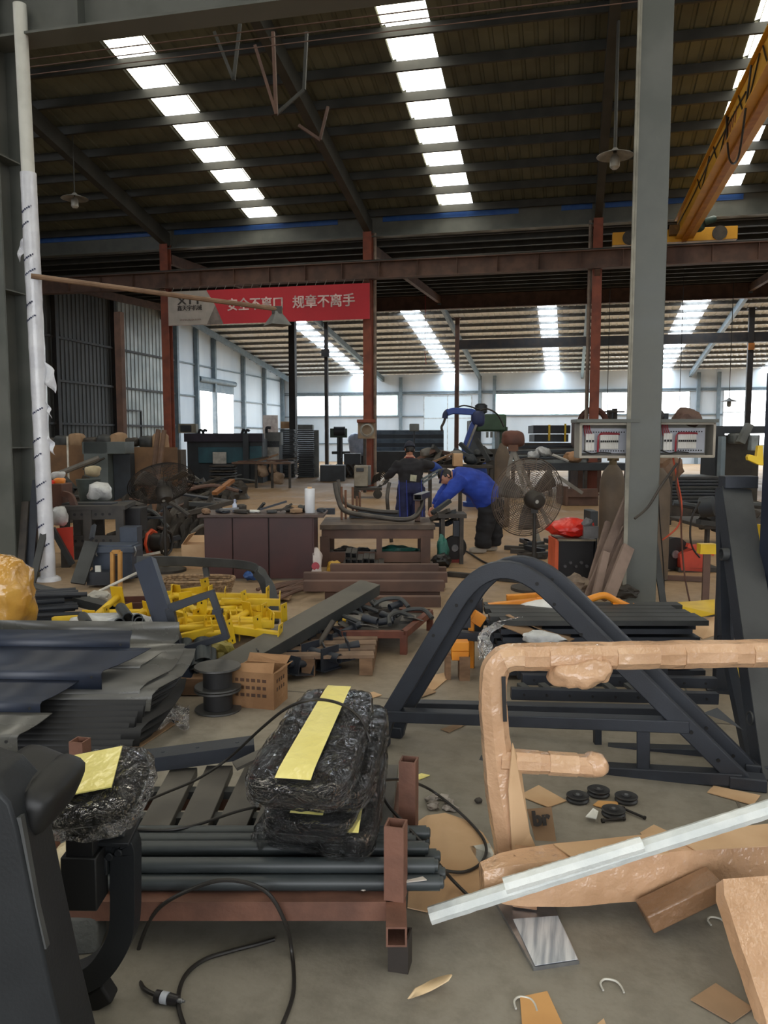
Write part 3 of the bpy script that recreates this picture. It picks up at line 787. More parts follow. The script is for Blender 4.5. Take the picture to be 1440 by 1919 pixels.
q = MB(); ax0, ax1 = G(905, 1656, .125)+_FH*.03, G(1780, 1590, .165)+_FH*.03
bs = [ax0.lerp(ax1, i/24) for i in range(25)]
q.sweep(bs, [(-.07,-.08),(.06,-.09),(.08,-.03),(.075,.05),(.04,.085),(-.06,.08),(-.08,.015)], up=(0,0,1), scale=[.55,.8,.9,.95]+[1+.05*NZ.noise(V((i*.6,4,0))) for i in range(21)]); part('base_beam', q, cardw, wf_, smooth=25)
for k in range(3):
    a = ax0.lerp(ax1, .25+.25*k); m = frame3(ax0, ax1); q = MB(); q.slab([a+m @ V((-.03,-.16,.088+.006*k)), a+m @ V((.07,-.12,.086)), a+m @ V((.08,.2,.087)), a+m @ V((-.05,.22,.09+.006*k))], .004); part('cardboard_flap', q, card, wf_)
q = MB(); l0, l1 = G(1402, 1652, .24), AD(1530, 2010, 1.98)
ls = [l0.lerp(l1, i/10) for i in range(11)]
q.sweep(ls, [(-.10,-.045),(.10,-.045),(.115,0),(.10,.045),(-.10,.045),(-.115,0)], up=_FH, scale=[.85]+[1+.05*NZ.noise(V((i*.8,9,0))) for i in range(10)]); part('front_leg', q, cardw, wf_, smooth=25)
q = MB(); q.bar(G(1345, 1652, .16), G(1208, 1718, .05), .10, .065); part('rear_foot', q, M('taped_cardboard_dark', (150,112,80), (126,94,66), rough=.5, bump=.4, coat=.7), wf_, bev=.006)
pl = [G(935, 1716, .02), G(1040, 1716, .02), G(1086, 1800, .012), G(1000, 1813, .012)]
q = MB(); q.slab([G(930,1690,.014), G(1035,1690,.014), G(1086,1800,.012), G(1000,1813,.012)], .012); fp = part('foot_plate', q, brightm, wf_, smooth=0)
q = MB(); q.slab([G(962,1722,.016), G(1046,1716,.016), G(1083,1797,.016), G(1003,1809,.016)], .002); part('paper_sheet', q, M('scuffed_paper', (212,214,216), (150,156,164), rough=.5, scale=3, stretch=(14,1,1)), fp, smooth=0)
q = MB(); p = G(985,1690,.02); q.bar(p, V((p.x,p.y,.2)), .08, .08); part('foot_stem', q, M('taped_cardboard_dark', (150,112,80)), wf_)
# overlapping turns of cardboard wrap along the tubes
def band(path, i0, i1, rx, ry, m):
    q = MB(); q.sweep(path[i0:i1+1], [(rx*math.cos(PI/8+PI/4*k), ry*math.sin(PI/8+PI/4*k)) for k in range(8)], None, scale=sc[i0:i1+1] if path is den else [1.04]*(i1-i0+1)); part('wrap_turn', q, m, wf_, smooth=25)
nd = len(den); cw2 = M('taped_cardboard_pale', (212,174,138), (194,154,118), rough=.5, scale=3.5, bump=.6, bscale=18, coat=1.0)
for k_, (i0, i1) in enumerate(((9,15),(17,26),(27,31),(34,42),(44,50),(53,58),(60,66),(69,73))):
    if i1 < nd: band(den, i0, i1, .0545, .0495, cw2 if k_ % 2 else cardw)
for i0 in (1, 5): band(st, i0, i0+3, .043, .041, cw2)
q = MB(); q.rtube([AD(944,1268,dW-.052), AD(945,1300,dW-.055), AD(947,1352,dW-.055)], .014, .006, up=_FH); part('dark_gap', q, M('gap_black', (24,22,22)), wf_)
q = MB(); q.slab([AD(960,1392,dW-.06), AD(976,1440,dW-.03), AD(992,1560,dW-.06), AD(1010,1602,dW-.08), AD(960,1604,dW-.09), AD(952,1480,dW-.075)], .005); part('cardboard_flap', q, card, wf_, smooth=0)
# cardboard flap with printed letters, hanging below the upright
fl = solo('cardboard_piece', MB().slab([AD(988,1516,3.12), AD(1034,1512,3.12), AD(1046,1598,3.04), AD(1012,1606,3.04)], .005), cardd, 'upright cardboard flap printed with large black letters beside the wrapped upright', 'cardboard')
a, c = AD(988,1516,3.115), AD(1034,1512,3.115); e = AD(1046,1598,3.035)
ex = (c-a).normalized(); ey = (c-e); ey = (ey-ex*ey.dot(ex)).normalized(); ez = ex.cross(ey)
mm = MX.Translation((a+c)/2-ey*.042+ez*.004) @ MX((ex, ey, ez)).transposed().to_4x4()
lettering('br', .075, M('black_print', (50,44,40)), fl, mm, bold=.004)
# foam-wrapped bars
def foambar(name, a, c, lab, r=.028):
    k = 60; p = [V(a).lerp(V(c), i/k) for i in range(k+1)]
    q = MB(); q.sweep(p, [(r*math.cos(2*PI*i/8)*1.05, r*math.sin(2*PI*i/8)) for i in range(8)], None, scale=[1+.07*NZ.noise(V((i*.9,r*100,0))) for i in range(k+1)])
    return solo(name, q, foam, lab, 'foam-wrapped bar')
foambar('foam_bar', AD(806,1716,2.46), AD(1640,1453,2.48), 'long white foam-wrapped bar lying across the taped cardboard beam')
foambar('foam_bar', AD(946,1660,2.42), AD(1204,1582,2.425), 'short white foam-wrapped bar lying on the long foam bar', .025)

# --- cables on the floor
def cab(pts, r, lab, z=None, m=None):
    q = MB(); q.tube(curve(pts, 8), r, 8); return solo('cable', q, m or cable, lab, 'cable')
g0 = lambda x, y, z=.008: G(x, y, z)
c1 = thing('cable', 'black cable looping over the floor to a plug-like connector', 'cable', flat(400, 1800, 2.3))
q = MB(); q.tube(curve([g0(300,1868,.015),g0(268,1850),AD(259,1812,2.36),AD(264,1765,2.38),AD(300,1700,2.35),AD(380,1658,2.34),AD(440,1650,2.34),AD(500,1672,2.33),AD(535,1730,2.33),AD(548,1790,2.34),g0(550,1860),g0(528,1925)], 9), .0062, 8); part('cord', q, cable, c1)
q = MB(); a, c = g0(290,1866,.017), g0(330,1874,.017); ax = (c-a).normalized(); q.lathe(a, [(.008,0),(.017,.004),(.017,.02),(.012,.022),(.012,.045),(.016,.046),(.013,.075)], 14, ax); part('connector', q, M('connector_black', (40,38,40), rough=.35), c1)
q = MB(); q.lathe(a+ax*.023, [(.0165,0),(.0165,.02)], 14, ax); part('collar', q, M('connector_white', (200,206,216)), c1)
q = MB(); q.lathe(a+ax*.075, [(.007,0),(.007,.012),(.004,.014),(.004,.02)], 10, ax); part('metal_tip', q, brightm, c1)
cab([g0(350,1935),g0(334,1880),g0(345,1832),g0(380,1800),g0(430,1783),g0(480,1770),g0(515,1760)], .0065, 'second black cable end curving over the bare floor inside the first loop')
cab([G(232,1520,.265),G(222,1532,.262),G(236,1550,.262),G(300,1556,.262),G(360,1548,.262),G(440,1522,.262),G(480,1512,.262)], .0055, 'black cable hooked over the near ends of the dusty slats')
cab([G(228,1522,.27),G(300,1490,.27),G(370,1460,.27),G(430,1420,.32),G(490,1365,.52),G(540,1326,.66),G(590,1311,.70),G(640,1320,.66),G(676,1348,.62),G(694,1390,.55)], .0055, 'black cable arching over the topmost wrapped pad')
cab([G(694,1392,.5),G(708,1450,.35),G(722,1500,.28),G(760,1545,.26),G(800,1590,.22),G(840,1640,.06),G(880,1680,.012),G(892,1684,.012)], .006, 'black cable running from the pad stack down over the tube ends to the cardboard')
cab([G(716,1462,.3),G(760,1462,.24),G(810,1482,.06),G(870,1530,.02),G(908,1576,.016),G(906,1612,.016),G(870,1634,.016),G(815,1628,.03),G(806,1622,.03)], .006, 'black cable looping over the big brown cardboard sheet')

# --- flat litter on the floor
def sheet(name, pix, lab, m=card, th=.004, lift=0.0, curl=0.0, cat='cardboard'):
    P = [G(x, y, .003+th+lift+curl*(i % 2)) for i, (x, y) in enumerate(pix)]
    q = MB(); q.slab(P, th)
    if q.v[0].z < q.v[len(P)].z: pass
    return solo(name, q, m, lab, cat, smooth=0)
sheet('cardboard_sheet', [(764,1700),(800,1708),(880,1680),(935,1640),(930,1600),(905,1560),(870,1535),(835,1523),(800,1528),(775,1545),(770,1600)], 'big rounded brown cardboard sheet under the tube ends')
sheet('cardboard_piece', [(973,1490),(1010,1471),(1062,1500),(1028,1512)], 'brown cardboard square on the floor left of the pulleys')
sheet('cardboard_piece', [(1326,1484),(1338,1472),(1426,1490),(1412,1508)], 'cardboard strip lying below the foot of the A-shaped frame')
sheet('cardboard_piece', [(1200,1560),(1226,1545),(1262,1562),(1212,1573)], 'small cardboard corner behind the foam bar')
sheet('paper_sheet', [(880,1586),(918,1580),(926,1600),(908,1632)], 'white paper tucked between the wrapped upright and the cardboard sheet', paper, cat='paper')
sheet('cardboard_piece', [(975,1868),(1026,1857),(1062,1935),(980,1935)], 'orange-brown cardboard offcut with a bent wire on it', M('orange_cardboard', (206,156,96), (196,146,88)))
sheet('cardboard_piece', [(1295,1872),(1342,1842),(1412,1888),(1372,1916)], 'torn dark cardboard square by the wrapped front leg', cardd)
sheet('cardboard_piece', [(1112,1925),(1132,1908),(1140,1930)], 'small cardboard tip at the very front edge')
sheet('cardboard_piece', [(766,1292),(792,1270),(842,1258),(846,1266),(815,1292)], 'pale cardboard scrap left of the A-shaped frame', card)
sheet('cardboard_piece', [(762,1298),(792,1284),(818,1296),(790,1306)], 'brown cardboard scrap overlapping the pale one', cardd, lift=.004)
sheet('cardboard_piece', [(680,1302),(700,1296),(716,1302),(700,1307)], 'small cardboard chip in front of the pallet')
sheet('cardboard_piece', [(826,1366),(868,1352),(876,1356),(842,1372)], 'narrow cardboard sliver under the rails of the A-shaped frame', cardd)
sheet('cardboard_piece', [(1136,1515),(1112,1508),(1122,1500),(1158,1502),(1160,1512)], 'brown scrap amid the four black pulleys', M('orange_cardboard', (206,156,96)))
sheet('paper_scrap', [(1098,1530),(1112,1514),(1122,1520),(1118,1534)], 'crumpled white scrap beside the lowest pulley', paper, lift=.01, curl=.012, cat='paper')
sheet('paper_scrap', [(775,1454),(790,1449),(806,1452),(786,1460)], 'tiny yellow paper scrap behind the rust-brown post', label_y, cat='paper')
q = MB(); cs = [G(x, y, 0) for x, y in ((776,1858),(790,1868),(815,1855),(838,1838))]
vs = []; n = 12
for i in range(n+1):
    t_ = i/n; p = G(772+72*t_, 1862-30*t_, .012+.035*abs(2*t_-.85)**2.2); u_ = (G(772,1862,0)-G(790,1835,0)); 
    wv = .035*math.sin(PI*min(1, .25+t_*.62))
    nn = V((-.25,-.95,0)).normalized(); vs += [p+nn*wv, p-nn*wv]
q.add(vs, [(2*i,2*i+1,2*i+3,2*i+2) for i in range(n)]); solo('cardboard_curl', q, M('pale_cardboard', (222,196,156), (206,180,140)), 'pale curled cardboard strip alone on the front floor', 'cardboard', sol=.004)
for k, (px, py, s, lab) in enumerate(((1146,1848,1,'bent white wire hook on the floor below the foot plate'), (1344,1728,.9,'bent white wire hook beside the wrapped front leg'), (984,1882,1,'bent white wire hook on the orange-brown cardboard offcut'))):
    p = G(px, py, .0065); q = MB(); e = _R*.028*s; f = _FH*.03*s
    q.tube(curve([p-e-f*.6, p-e+f*.4, p-e*.4+f, p+e*.6+f*.8, p+e+f*.1, p+e*1.05-f*.9], 5), .0032, 6); solo('wire_hook', q, M('white_wire', (206,204,194)), lab, 'hook')
# pulleys
for k, (px, py, lab) in enumerate(((1083,1497,'black grooved pulley wheel, leftmost of the four on the floor'), (1122,1486,'black grooved pulley wheel furthest back of the four'), (1174,1498,'black grooved pulley wheel rightmost of the four'), (1150,1524,'black grooved pulley wheel nearest, beside the bolts'))):
    p = G(px, py+4, 0); t = thing('pulley_wheel', lab, 'pulley', p, 'pulleys on the floor')
    q = MB(); q.lathe(p, [(.020,.004),(.046,.004),(.050,.006),(.050,.010),(.044,.017),(.050,.024),(.050,.028),(.046,.030),(.034,.024),(.020,.026)], 28); part('rim', q, M('pulley_black', (44,44,46), rough=.45), t)
    q = MB(); q.lathe(p, [(.009,.0),(.020,.0),(.020,.031),(.009,.031)], 18); part('hub', q, M('pulley_hub', (58,58,60), rough=.4), t)
    q = MB(); q.lathe(p, [(.0085,.002),(.0085,.034)], 10); part('bearing', q, brightm, t)
for a, c, lab in (((1128,1538),(1172,1534),'dark bolt lying in front of the nearest pulley'), ((1166,1514),(1210,1533),'dark bolt lying right of the nearest pulley')):
    q = MB(); A, C = G(*a, .01), G(*c, .01); ax = (C-A).normalized(); L = (C-A).length; q.lathe(A, [(.0095,0),(.0095,.012)], 6, ax); q.lathe(A+ax*.012, [(.0055,0),(.0055,L-.02),(.008,L-.02),(.008,L-.012)], 10, ax); solo('bolt', q, M('dark_bolt', (48,44,42), metal=.4), lab, 'bolt')
q = MB()
for k in range(9): q.lump(G(812+random.Random(k).uniform(-12,40), 1500+random.Random(k+50).uniform(-8,14), .012), (.05,.04,.024), k, amp=.6, sub=2)
solo('plastic_scraps', q, M('grey_plastic_scraps', (120,112,104), (160,152,144), rough=.3, scale=20), 'grey clump of crumpled plastic scraps on the floor by the wrapped upright', 'litter', kind='stuff')
q = MB(); q.lump(G(897,1500,.012), (.035,.03,.026), 3, amp=.3, sub=2); solo('dirt_clod', q, ironm, 'small dark lump on the floor left of the wrapped upright', 'lump')
# concrete block behind the machine post and torn sacking on the rack rail
q = MB(); q.box(G(152,1735,.06), (.13,.12,.12), VIEW @ MX.Rotation(R(8),3,'Z')); solo('concrete_block', q, M('block_grey', (110,112,108), (90,92,90), rough=.8, bump=.4, bscale=60), 'grey concrete block on the floor behind the black machine', 'block', bev=.008)
q = MB(); q.slab([G(700,1662,.19),G(712,1640,.2),G(738,1644,.2),G(730,1660,.2)], .004); q.slab([G(640,1655,.185),G(682,1668,.185),G(700,1660,.185),G(680,1650,.185)], .004); q.slab([G(740,1655,.21),G(800,1648,.22),G(790,1640,.22),G(745,1645,.215)], .004)
solo('torn_paper', q, M('torn_paper_grey', (196,188,178), (176,166,154)), 'torn grey paper hanging below the tubes at the rack post', 'paper', smooth=0)
# ================================================================ right foreground: black A-shaped frames and the piles behind
rnd = random.Random(5)
fL, fR = G(708, 1398), G(1402, 1476)
PL = vplane(fL, fR); PL2 = vplane(fL, fR, .17)
def aframe(P0, lab, dx=0, dy=0, rails=True):
    P = lambda x, y: P0(x, y+dy)
    t = thing('a_frame', lab, 'machine frame', (fL+fR)/2, 'black A-shaped frames')
    nrm = (P(900,1200)-PL(900,1200))
    path = fillet([P(712+dx,1392), P(722+dx,1352), P(929+dx,1008), P(1395+dx,1468)], .40, 12)
    ax = (fR-fL).normalized(); up = V((ax.y, -ax.x, 0))
    q = MB(); q.rtube(path, .085, .06, up=up); part('bent_tube', q, dsteel, t, smooth=50, bev=.006)
    q = MB()
    for x, y in ((815,1188),(858,1132),(1008,1092),(1040,1130),(1090,1186),(1345,1420),(1295,1368)):
        q.lathe(P(x+dx, y)-up*(-.032 if up.dot(_FH) < 0 else .032), [(.009,0),(.009,.003)], 10, -_FH)
    part('bolt_hole', q, M('hole_black', (8,8,9)), t, kind='stuff')
    q = MB(); q.box((P(1400+dx,1472).x, P(1400+dx,1472).y, .03), (.16,.09,.06), math.atan2(ax.y, ax.x)); part('foot_plate', q, dsteel, t, bev=.006)
    q = MB(); q.box((P(708+dx,1398).x, P(708+dx,1398).y, .03), (.12,.09,.06), math.atan2(ax.y, ax.x)); part('foot_plate', q, dsteel, t, bev=.006)
    if rails:
        for a, c in (((725,1339),(1292,1359)), ((715,1420),(1390,1458))):
            q = MB(); q.rtube([P(*a), P(*c)], .075, .06, up=(0,0,1)); part('rail', q, dsteel, t, bev=.005)
        q = MB(); q.rtube([P(1206,1362), P(1206,1440)], .06, .055, up=up); part('strut', q, dsteel, t, bev=.004)
    return t
aframe(PL, 'black A-shaped bent frame nearest the camera, with two long floor rails')
aframe(PL2, 'second black A-shaped bent frame close behind the nearest one', dx=28, dy=-8, rails=False)
PR = vplane(fL, fR, .36)
t = thing('floor_frame', 'black straight-railed frame lying behind the A-shaped frames', 'machine frame', PR(1000,1400))
for a, c in (((748,1322),(1245,1334)), ((742,1392),(1365,1412))):
    q = MB(); q.rtube([PR(*a), PR(*c)], .07, .055, up=(0,0,1)); part('rail', q, dsteel, t, bev=.004)
for x in (749, 1120):
    q = MB(); q.rtube([PR(x,1326), PR(x,1396)], .035, .04, up=_FH); part('strut', q, dsteel, t)
q = MB(); q.slab([PL2(1318,1336), PL2(1345,1326), PL2(1394,1368), PL2(1362,1352)], .004); solo('bent_plate', q, dgrey, 'pale-edged bent triangular plate sticking out by the right limb of the A-shaped frames', 'plate', smooth=0)
# notched rails lying low behind
for (x0, y0, x1, y1, d, lab) in ((978,1272,1342,1279,4.75,'dark rail with punched holes, upper of the two low notched rails'), (958,1299,1345,1308,4.5,'dark rail with punched holes, lower of the two low notched rails'), (970,1262,1250,1258,4.95,'dark flat rail farthest back among the low notched rails')):
    t = thing('notched_rail', lab, 'rail', AD((x0+x1)/2, y0+6, d), 'notched rails behind the A-shaped frames')
    a, c = AD(x0, y0, d), AD(x1, y1, d); ax = (c-a).normalized()
    q = MB(); q.bar(a, c, .05, .065); part('bar', q, dsteel, t, bev=.003)
    q = MB()
    for k in range(9): q.lathe(a.lerp(c, .06+.11*k)-_FH*.026, [(.008,0),(.008,.003)], 8, -_FH)
    part('bolt_hole', q, M('hole_black', (8,8,9)), t, kind='stuff')
for k in range(8):
    a = AD(975+40*k, 1282, 4.68); c = AD(993+40*k, 1296, 4.58); q = MB(); q.bar(a, c, .045, .02)
    solo('flat_bar', q, dgrey, 'short slanted grey flat bar lying across the low notched rails', 'flat bar', 'slanted bars across the notched rails')
# pile of long dark bars
_O = 'first second third fourth fifth sixth seventh'.split()
pb0, pb1 = AD(932,1200,5.25), AD(1312,1200,5.25); ax = (pb1-pb0).normalized(); dp = V((-ax.y, ax.x, 0))
for lay in range(7):
    for j in range(5):
        z = .05+.056*lay; e = rnd.uniform(-.04,.04)
        a = V((pb0.x,pb0.y,0))+dp*(.125*j)+ax*(e+.03*(lay%2)); c = V((pb1.x,pb1.y,0))+dp*(.125*j)+ax*(rnd.uniform(-.05,.05))
        a.z = c.z = z
        if lay > 3 and j == 0 and lay % 2: c = a.lerp(c, .96)
        q = MB(); q.bar(a, c, .112, .034); q.box(a+ax*.03+V((0,0,-.022)), (.05,.05,.012), math.atan2(ax.y, ax.x))
        solo('steel_bar', q, dsteel if lay < 6 else dgrey, 'dark bar in the layered pile, %s layer from the floor, %s row from the front' % (_O[lay], _O[j]), 'bar', 'dark bars in the layered pile')
q = MB()
def fs(u, v):
    p = AD(962-58*min(1,v*1.6)+22*(u-.5)*(1-.3*v)+10*u, 1156+6*(1-u)+74*v*v, 5.2-.16*v+.12*u*(1-v))
    return p + _FH*(.05*NZ.noise(V((u*5,v*5,1))))+_R*(.03*NZ.noise(V((u*6,v*6,7))))
q.grid(fs, 16, 22); solo('plastic_film', q, film('film_milky', clear=.6), 'crumpled clear film hanging over the left end of the dark bar pile', 'plastic film')
q = MB(); q.slab([AD(948,1152,5.3), AD(972,1149,5.6), AD(1092,1190,5.35), AD(1068,1201,5.1)], .006); solo('cardboard_sheet', q, cardd, 'dusty folded cardboard sheet slanting over the dark bar pile', 'cardboard', smooth=0)
q = MB(); q.slab([AD(930,1168,5.2), AD(960,1160,5.3), AD(1020,1188,5.15), AD(1000,1196,5.05)], .006); solo('cardboard_sheet', q, cardd, 'smaller cardboard layer under the slanting sheet on the bar pile', 'cardboard', smooth=0)
q = MB(); q.lump(AD(1018,1196,5.05), (.25,.12,.09), 4, amp=.3); solo('plastic_bag', q, M('milky_bag', (214,216,216), rough=.35, bump=.3), 'whitish plastic bag peeping between the bar pile and the wrapped tube', 'bag')
# white roll and orange parts on the pile
rl = thing('film_roll', 'white printed plastic film roll lying on the orange parts, open end to the right', 'roll', AD(1040,1160,5.7))
a, c = AD(982,1150,5.75), AD(1092,1136,5.6); q = MB(); q.pipe(a, c, .088, .006, 20); part('roll_sheet', q, M('white_roll', (230,230,226), (206,204,200), rough=.45, scale=7), rl)
a, c = AD(970,1152,5.75), AD(1050,1150,5.7); q = MB(); q.lump(AD(1000,1152,5.72), (.3,.15,.15), 2, amp=.3); part('bunched_end', q, M('white_roll', (230,230,226)), rl)
def orangepart(pts, r, lab, sq=False, d=5.75, ends=True):
    P = [AD(x, y, d) for x, y in pts]
    q = MB()
    if sq: q.rtube(P, r*2, r*2.4, up=(0,0,1))
    else: q.tube(curve(P, 5), r, 10)
    o = thing('orange_part', lab, 'machine part', P[0], 'orange painted parts on the bar pile')
    part('arm', q, orange, o, bev=.004 if sq else 0)
    if ends:
        q = MB(); q.lathe(P[-1], [(r*1.5,-.02),(r*1.5,.02)], 12, (P[-1]-P[-2]).normalized()); part('end_ring', q, orange, o)
    return o
orangepart([(915,1140),(1012,1130)], .03, 'orange square bar left of the white film roll', True)
orangepart([(950,1123),(1016,1119)], .028, 'orange flat bar behind the white film roll', True, 6.0)
orangepart([(1098,1126),(1132,1116),(1158,1128),(1188,1141)], .026, 'orange bent tube reaching furthest right on the pile')
orangepart([(1108,1140),(1152,1142)], .036, 'short thick orange tube with an open ring beside the bent one')
orangepart([(1122,1160),(1202,1160)], .026, 'straight orange bar nearest on the right of the pile', True)
orangepart([(1118,1154),(1164,1152)], .02, 'thin orange tube lying on the straight orange bar', d=5.7)
orangepart([(1104,1150),(1120,1160)], .035, 'small orange block between the white roll and the orange bar', True, ends=False)
orangepart([(890,1168),(902,1150)], .035, 'orange block leaning at the left end of the dark bars', True, 5.4, ends=False)
orangepart([(884,1258),(884,1130)], .02, 'slim upright orange strip behind the left limb of the A-shaped frame', True, 5.5, ends=False)
t = thing('orange_block', 'two stacked orange blocks on a small wooden trestle', 'block', AD(860,1250,5.3))
q = MB(); q.box(AD(862,1209,5.25), (.115,.1,.06), VIEW); part('block', q, orange, t, bev=.004)
q = MB(); q.box(AD(862,1226,5.25), (.115,.1,.06), VIEW); part('block', q, orange, t, bev=.004)
t = thing('timber_block', 'small timber trestle block under the two orange blocks', 'block', AD(855,1262,5.25))
p = flat(856,1240,5.25); q = MB(); q.box(p+V((-.06,0,.08)), (.035,.12,.16), VIEW); part('leg', q, woodm, t)
q = MB(); q.box(p+V((.05,0,.08)), (.07,.12,.16), VIEW); part('leg', q, woodm, t)
for a, c, d, lab in (((826,1186),(925,1196),5.4,'dark square beam running left from under the bar pile'), ((838,1168),(905,1176),5.7,'dark angle iron resting on the left beam of the bar pile')):
    q = MB(); q.bar(AD(*a,d), AD(*c,d), .07, .055); solo('steel_beam', q, dsteel, lab, 'beam', bev=.003)
q = MB(); q.bar(AD(893,1150,5.6), AD(893,1122,5.6), .09, .07); solo('square_post', q, dsteel, 'short dark square post standing at the left of the orange parts', 'post', bev=.004)
q = MB(); q.rtube([AD(875,1175,5.3), AD(875,1112,5.3)], .05,.05, up=_FH); solo('square_post', q, dsteel, 'thin dark upright behind the left limb of the A-shaped frame', 'post')

# right edge: tall dark machine frames
t = thing('leaning_channel', 'tall dark leaning channel at the right edge, wide face to the camera', 'machine frame', flat(1450,1480,3.7))
a, c = AD(1462,1520,3.62), AD(1381,915,4.6); a.z = max(a.z, .0)
m = frame3(a, c, -_FH); L = (c-a).length; ctr = (a+c)/2
q = MB(); q.box(ctr, (.17,L,.008), m); part('face', q, dgrey, t)
q = MB(); q.box(ctr+m @ V((-.083,0,-.045)), (.008,L,.09), m); q.box(ctr+m @ V((.083,0,-.045)), (.008,L,.09), m); part('flange', q, dsteel, t, kind='stuff')
q = MB(); q.rtube([AD(1372,1200,4.25)+_FH*.1, AD(1352,915,4.75)], .05, .05, up=_FH); part('side_rail', q, dsteel, t)
q = MB(); q.rtube([AD(1372,1200,4.25)+_FH*.1, AD(1436,1500,3.72)+_FH*.1], .05, .05, up=_FH); part('side_rail', q, dsteel, t)
q = MB(); q.box(AD(1384,903,4.62), (.19,.10,.07), VIEW); part('top_cap', q, dsteel, t, bev=.004)
for x, y, d in ((1366,1040,4.35), (1420,1350,3.8)):
    q = MB(); q.pipe(AD(x-10,y,d)+_FH*.03, AD(x+16,y,d)+_FH*.03, .035, .006, 14); part('sleeve', q, dgrey, t)
t = thing('upright_post', 'dark upright post behind the leaning channel, with a cap plate', 'post', flat(1360,1250,5.0))
p = flat(1357, 1200, 5.0); q = MB(); q.bar(p, V((p.x,p.y,AD(1357,915,5.0).z)), .10, .12); part('shaft', q, dsteel, t, bev=.004)
q = MB(); q.box((p.x,p.y,.01), (.2,.2,.02)); part('base_plate', q, dsteel, t)
t = thing('upright_post', 'dark blue upright post at the right edge with a yellow hook bracket', 'post', flat(1450,1300,4.3))
p = flat(1452, 1200, 4.3); q = MB(); q.bar(p, V((p.x,p.y,AD(1440,697,4.3).z)), .155, .12, up=_FH); part('shaft', q, M('blue_black_paint', (40,48,66), (34,40,56), rough=.5), t, bev=.005)
q = MB(); q.box((p.x,p.y,.01), (.3,.25,.02)); part('base_plate', q, dsteel, t)
q = MB(); P = lambda x, y: AD(x, y, 4.2); q.slab([P(1397,856), P(1400,851), P(1414,855), P(1417,835), P(1426,835), P(1427,872), P(1418,871), P(1398,862)], .03); part('hook_bracket', q, yel, t, smooth=0, bev=.003, label='yellow hook bracket')
# yellow parts further back on the right
t = thing('yellow_bracket', 'yellow channel bracket behind the leaning channel', 'bracket', AD(1370,1070,6.4))
q = MB(); q.box(AD(1325,1028,6.4), (.13,.08,.08), VIEW); q.box(AD(1405,1030,6.4), (.2,.08,.09), VIEW); part('channel', q, yel, t, kind='stuff')
q = MB(); q.box(AD(1425,1012,6.4), (.02,.08,.25), VIEW); part('end_plate', q, yel, t)
q = MB(); P = lambda x, y: AD(x, y, 6.35); q.slab([P(1404,1048), P(1424,1044), P(1427,1068), P(1410,1068)], .04); part('lug', q, yel, t)
t = thing('yellow_sheet', 'bent yellow sheet panel lying in front of the grey column', 'panel', AD(1290,1170,6.0))
q = MB(); q.slab([AD(1253,1130,6.2), AD(1340,1123,6.2), AD(1340,1150,5.8), AD(1262,1165,5.8)], .006); part('face', q, yel, t, smooth=0)
q = MB(); q.slab([AD(1253,1130,6.2), AD(1262,1165,5.8), AD(1268,1176,5.78), AD(1252,1150,6.15)], .006); part('lip', q, yel, t, smooth=0)
q = MB(); q.slab([AD(1275,1172,5.6), AD(1340,1155,5.9), AD(1342,1190,5.6), AD(1318,1197,5.4)], .006); solo('cardboard_sheet', q, card, 'dusty cardboard folded under the bent yellow panel', 'cardboard', smooth=0)
q = MB(); q.box(AD(1388,1265,4.9), (.09,.04,.13), VIEW); solo('yellow_plate', q, yel, 'small yellow plate under the wrapped tube behind the leaning channel', 'plate', bev=.003)

# planks leaning on the grey column
for k, (x0,y0,x1,y1,d0_,d1_,wd,lab) in enumerate(((1100,1125,1180,928,7.3,7.6,.075,'longest brown plank leaning on the grey column'),
      (1127,1122,1196,958,7.2,7.6,.10,'brown plank leaning second nearest the grey column'), (1098,1118,1140,978,7.5,7.75,.05,'narrow brown plank leftmost against the grey column'),
      (1140,1060,1175,990,7.4,7.6,.09,'short brown plank crossing between the long leaning planks'), (1140,1122,1178,1025,7.0,7.3,.11,'wide short brown plank leaning nearest the camera'),
      (1116,1122,1136,1035,7.1,7.3,.07,'small brown offcut plank standing before the leaning planks'))):
    a, c = AD(x0,y0,d0_), AD(x1,y1,d1_); a.z = max(a.z, .03); q = MB(); q.bar(a, c, wd, .05, up=_FH); solo('plank', q, M('brown_plank', (136,116,104), (112,94,84), rough=.75, scale=5), lab, 'plank', 'planks at the grey column', bev=.003)
q = MB(); q.bar(AD(1245,1140,7.4), AD(1222,985,7.7), .06, .02, up=_FH); solo('flat_bar', q, dgrey, 'grey flat bar leaning on the right face of the grey column', 'flat bar')
q = MB(); q.lump(AD(1082,1098,7.6), (.3,.25,.2), 7, amp=.5); solo('rag_heap', q, M('dusty_rags', (150,132,114), (112,100,90), rough=.8, scale=8, bump=.4), 'dusty heap of rags at the foot of the leaning planks', 'rags')
q = MB(); q.lump(AD(1168,1108,7.2), (.25,.2,.12), 9, amp=.5); solo('scrap_heap', q, ironm, 'grey crumpled scrap between planks and grey column', 'scrap')

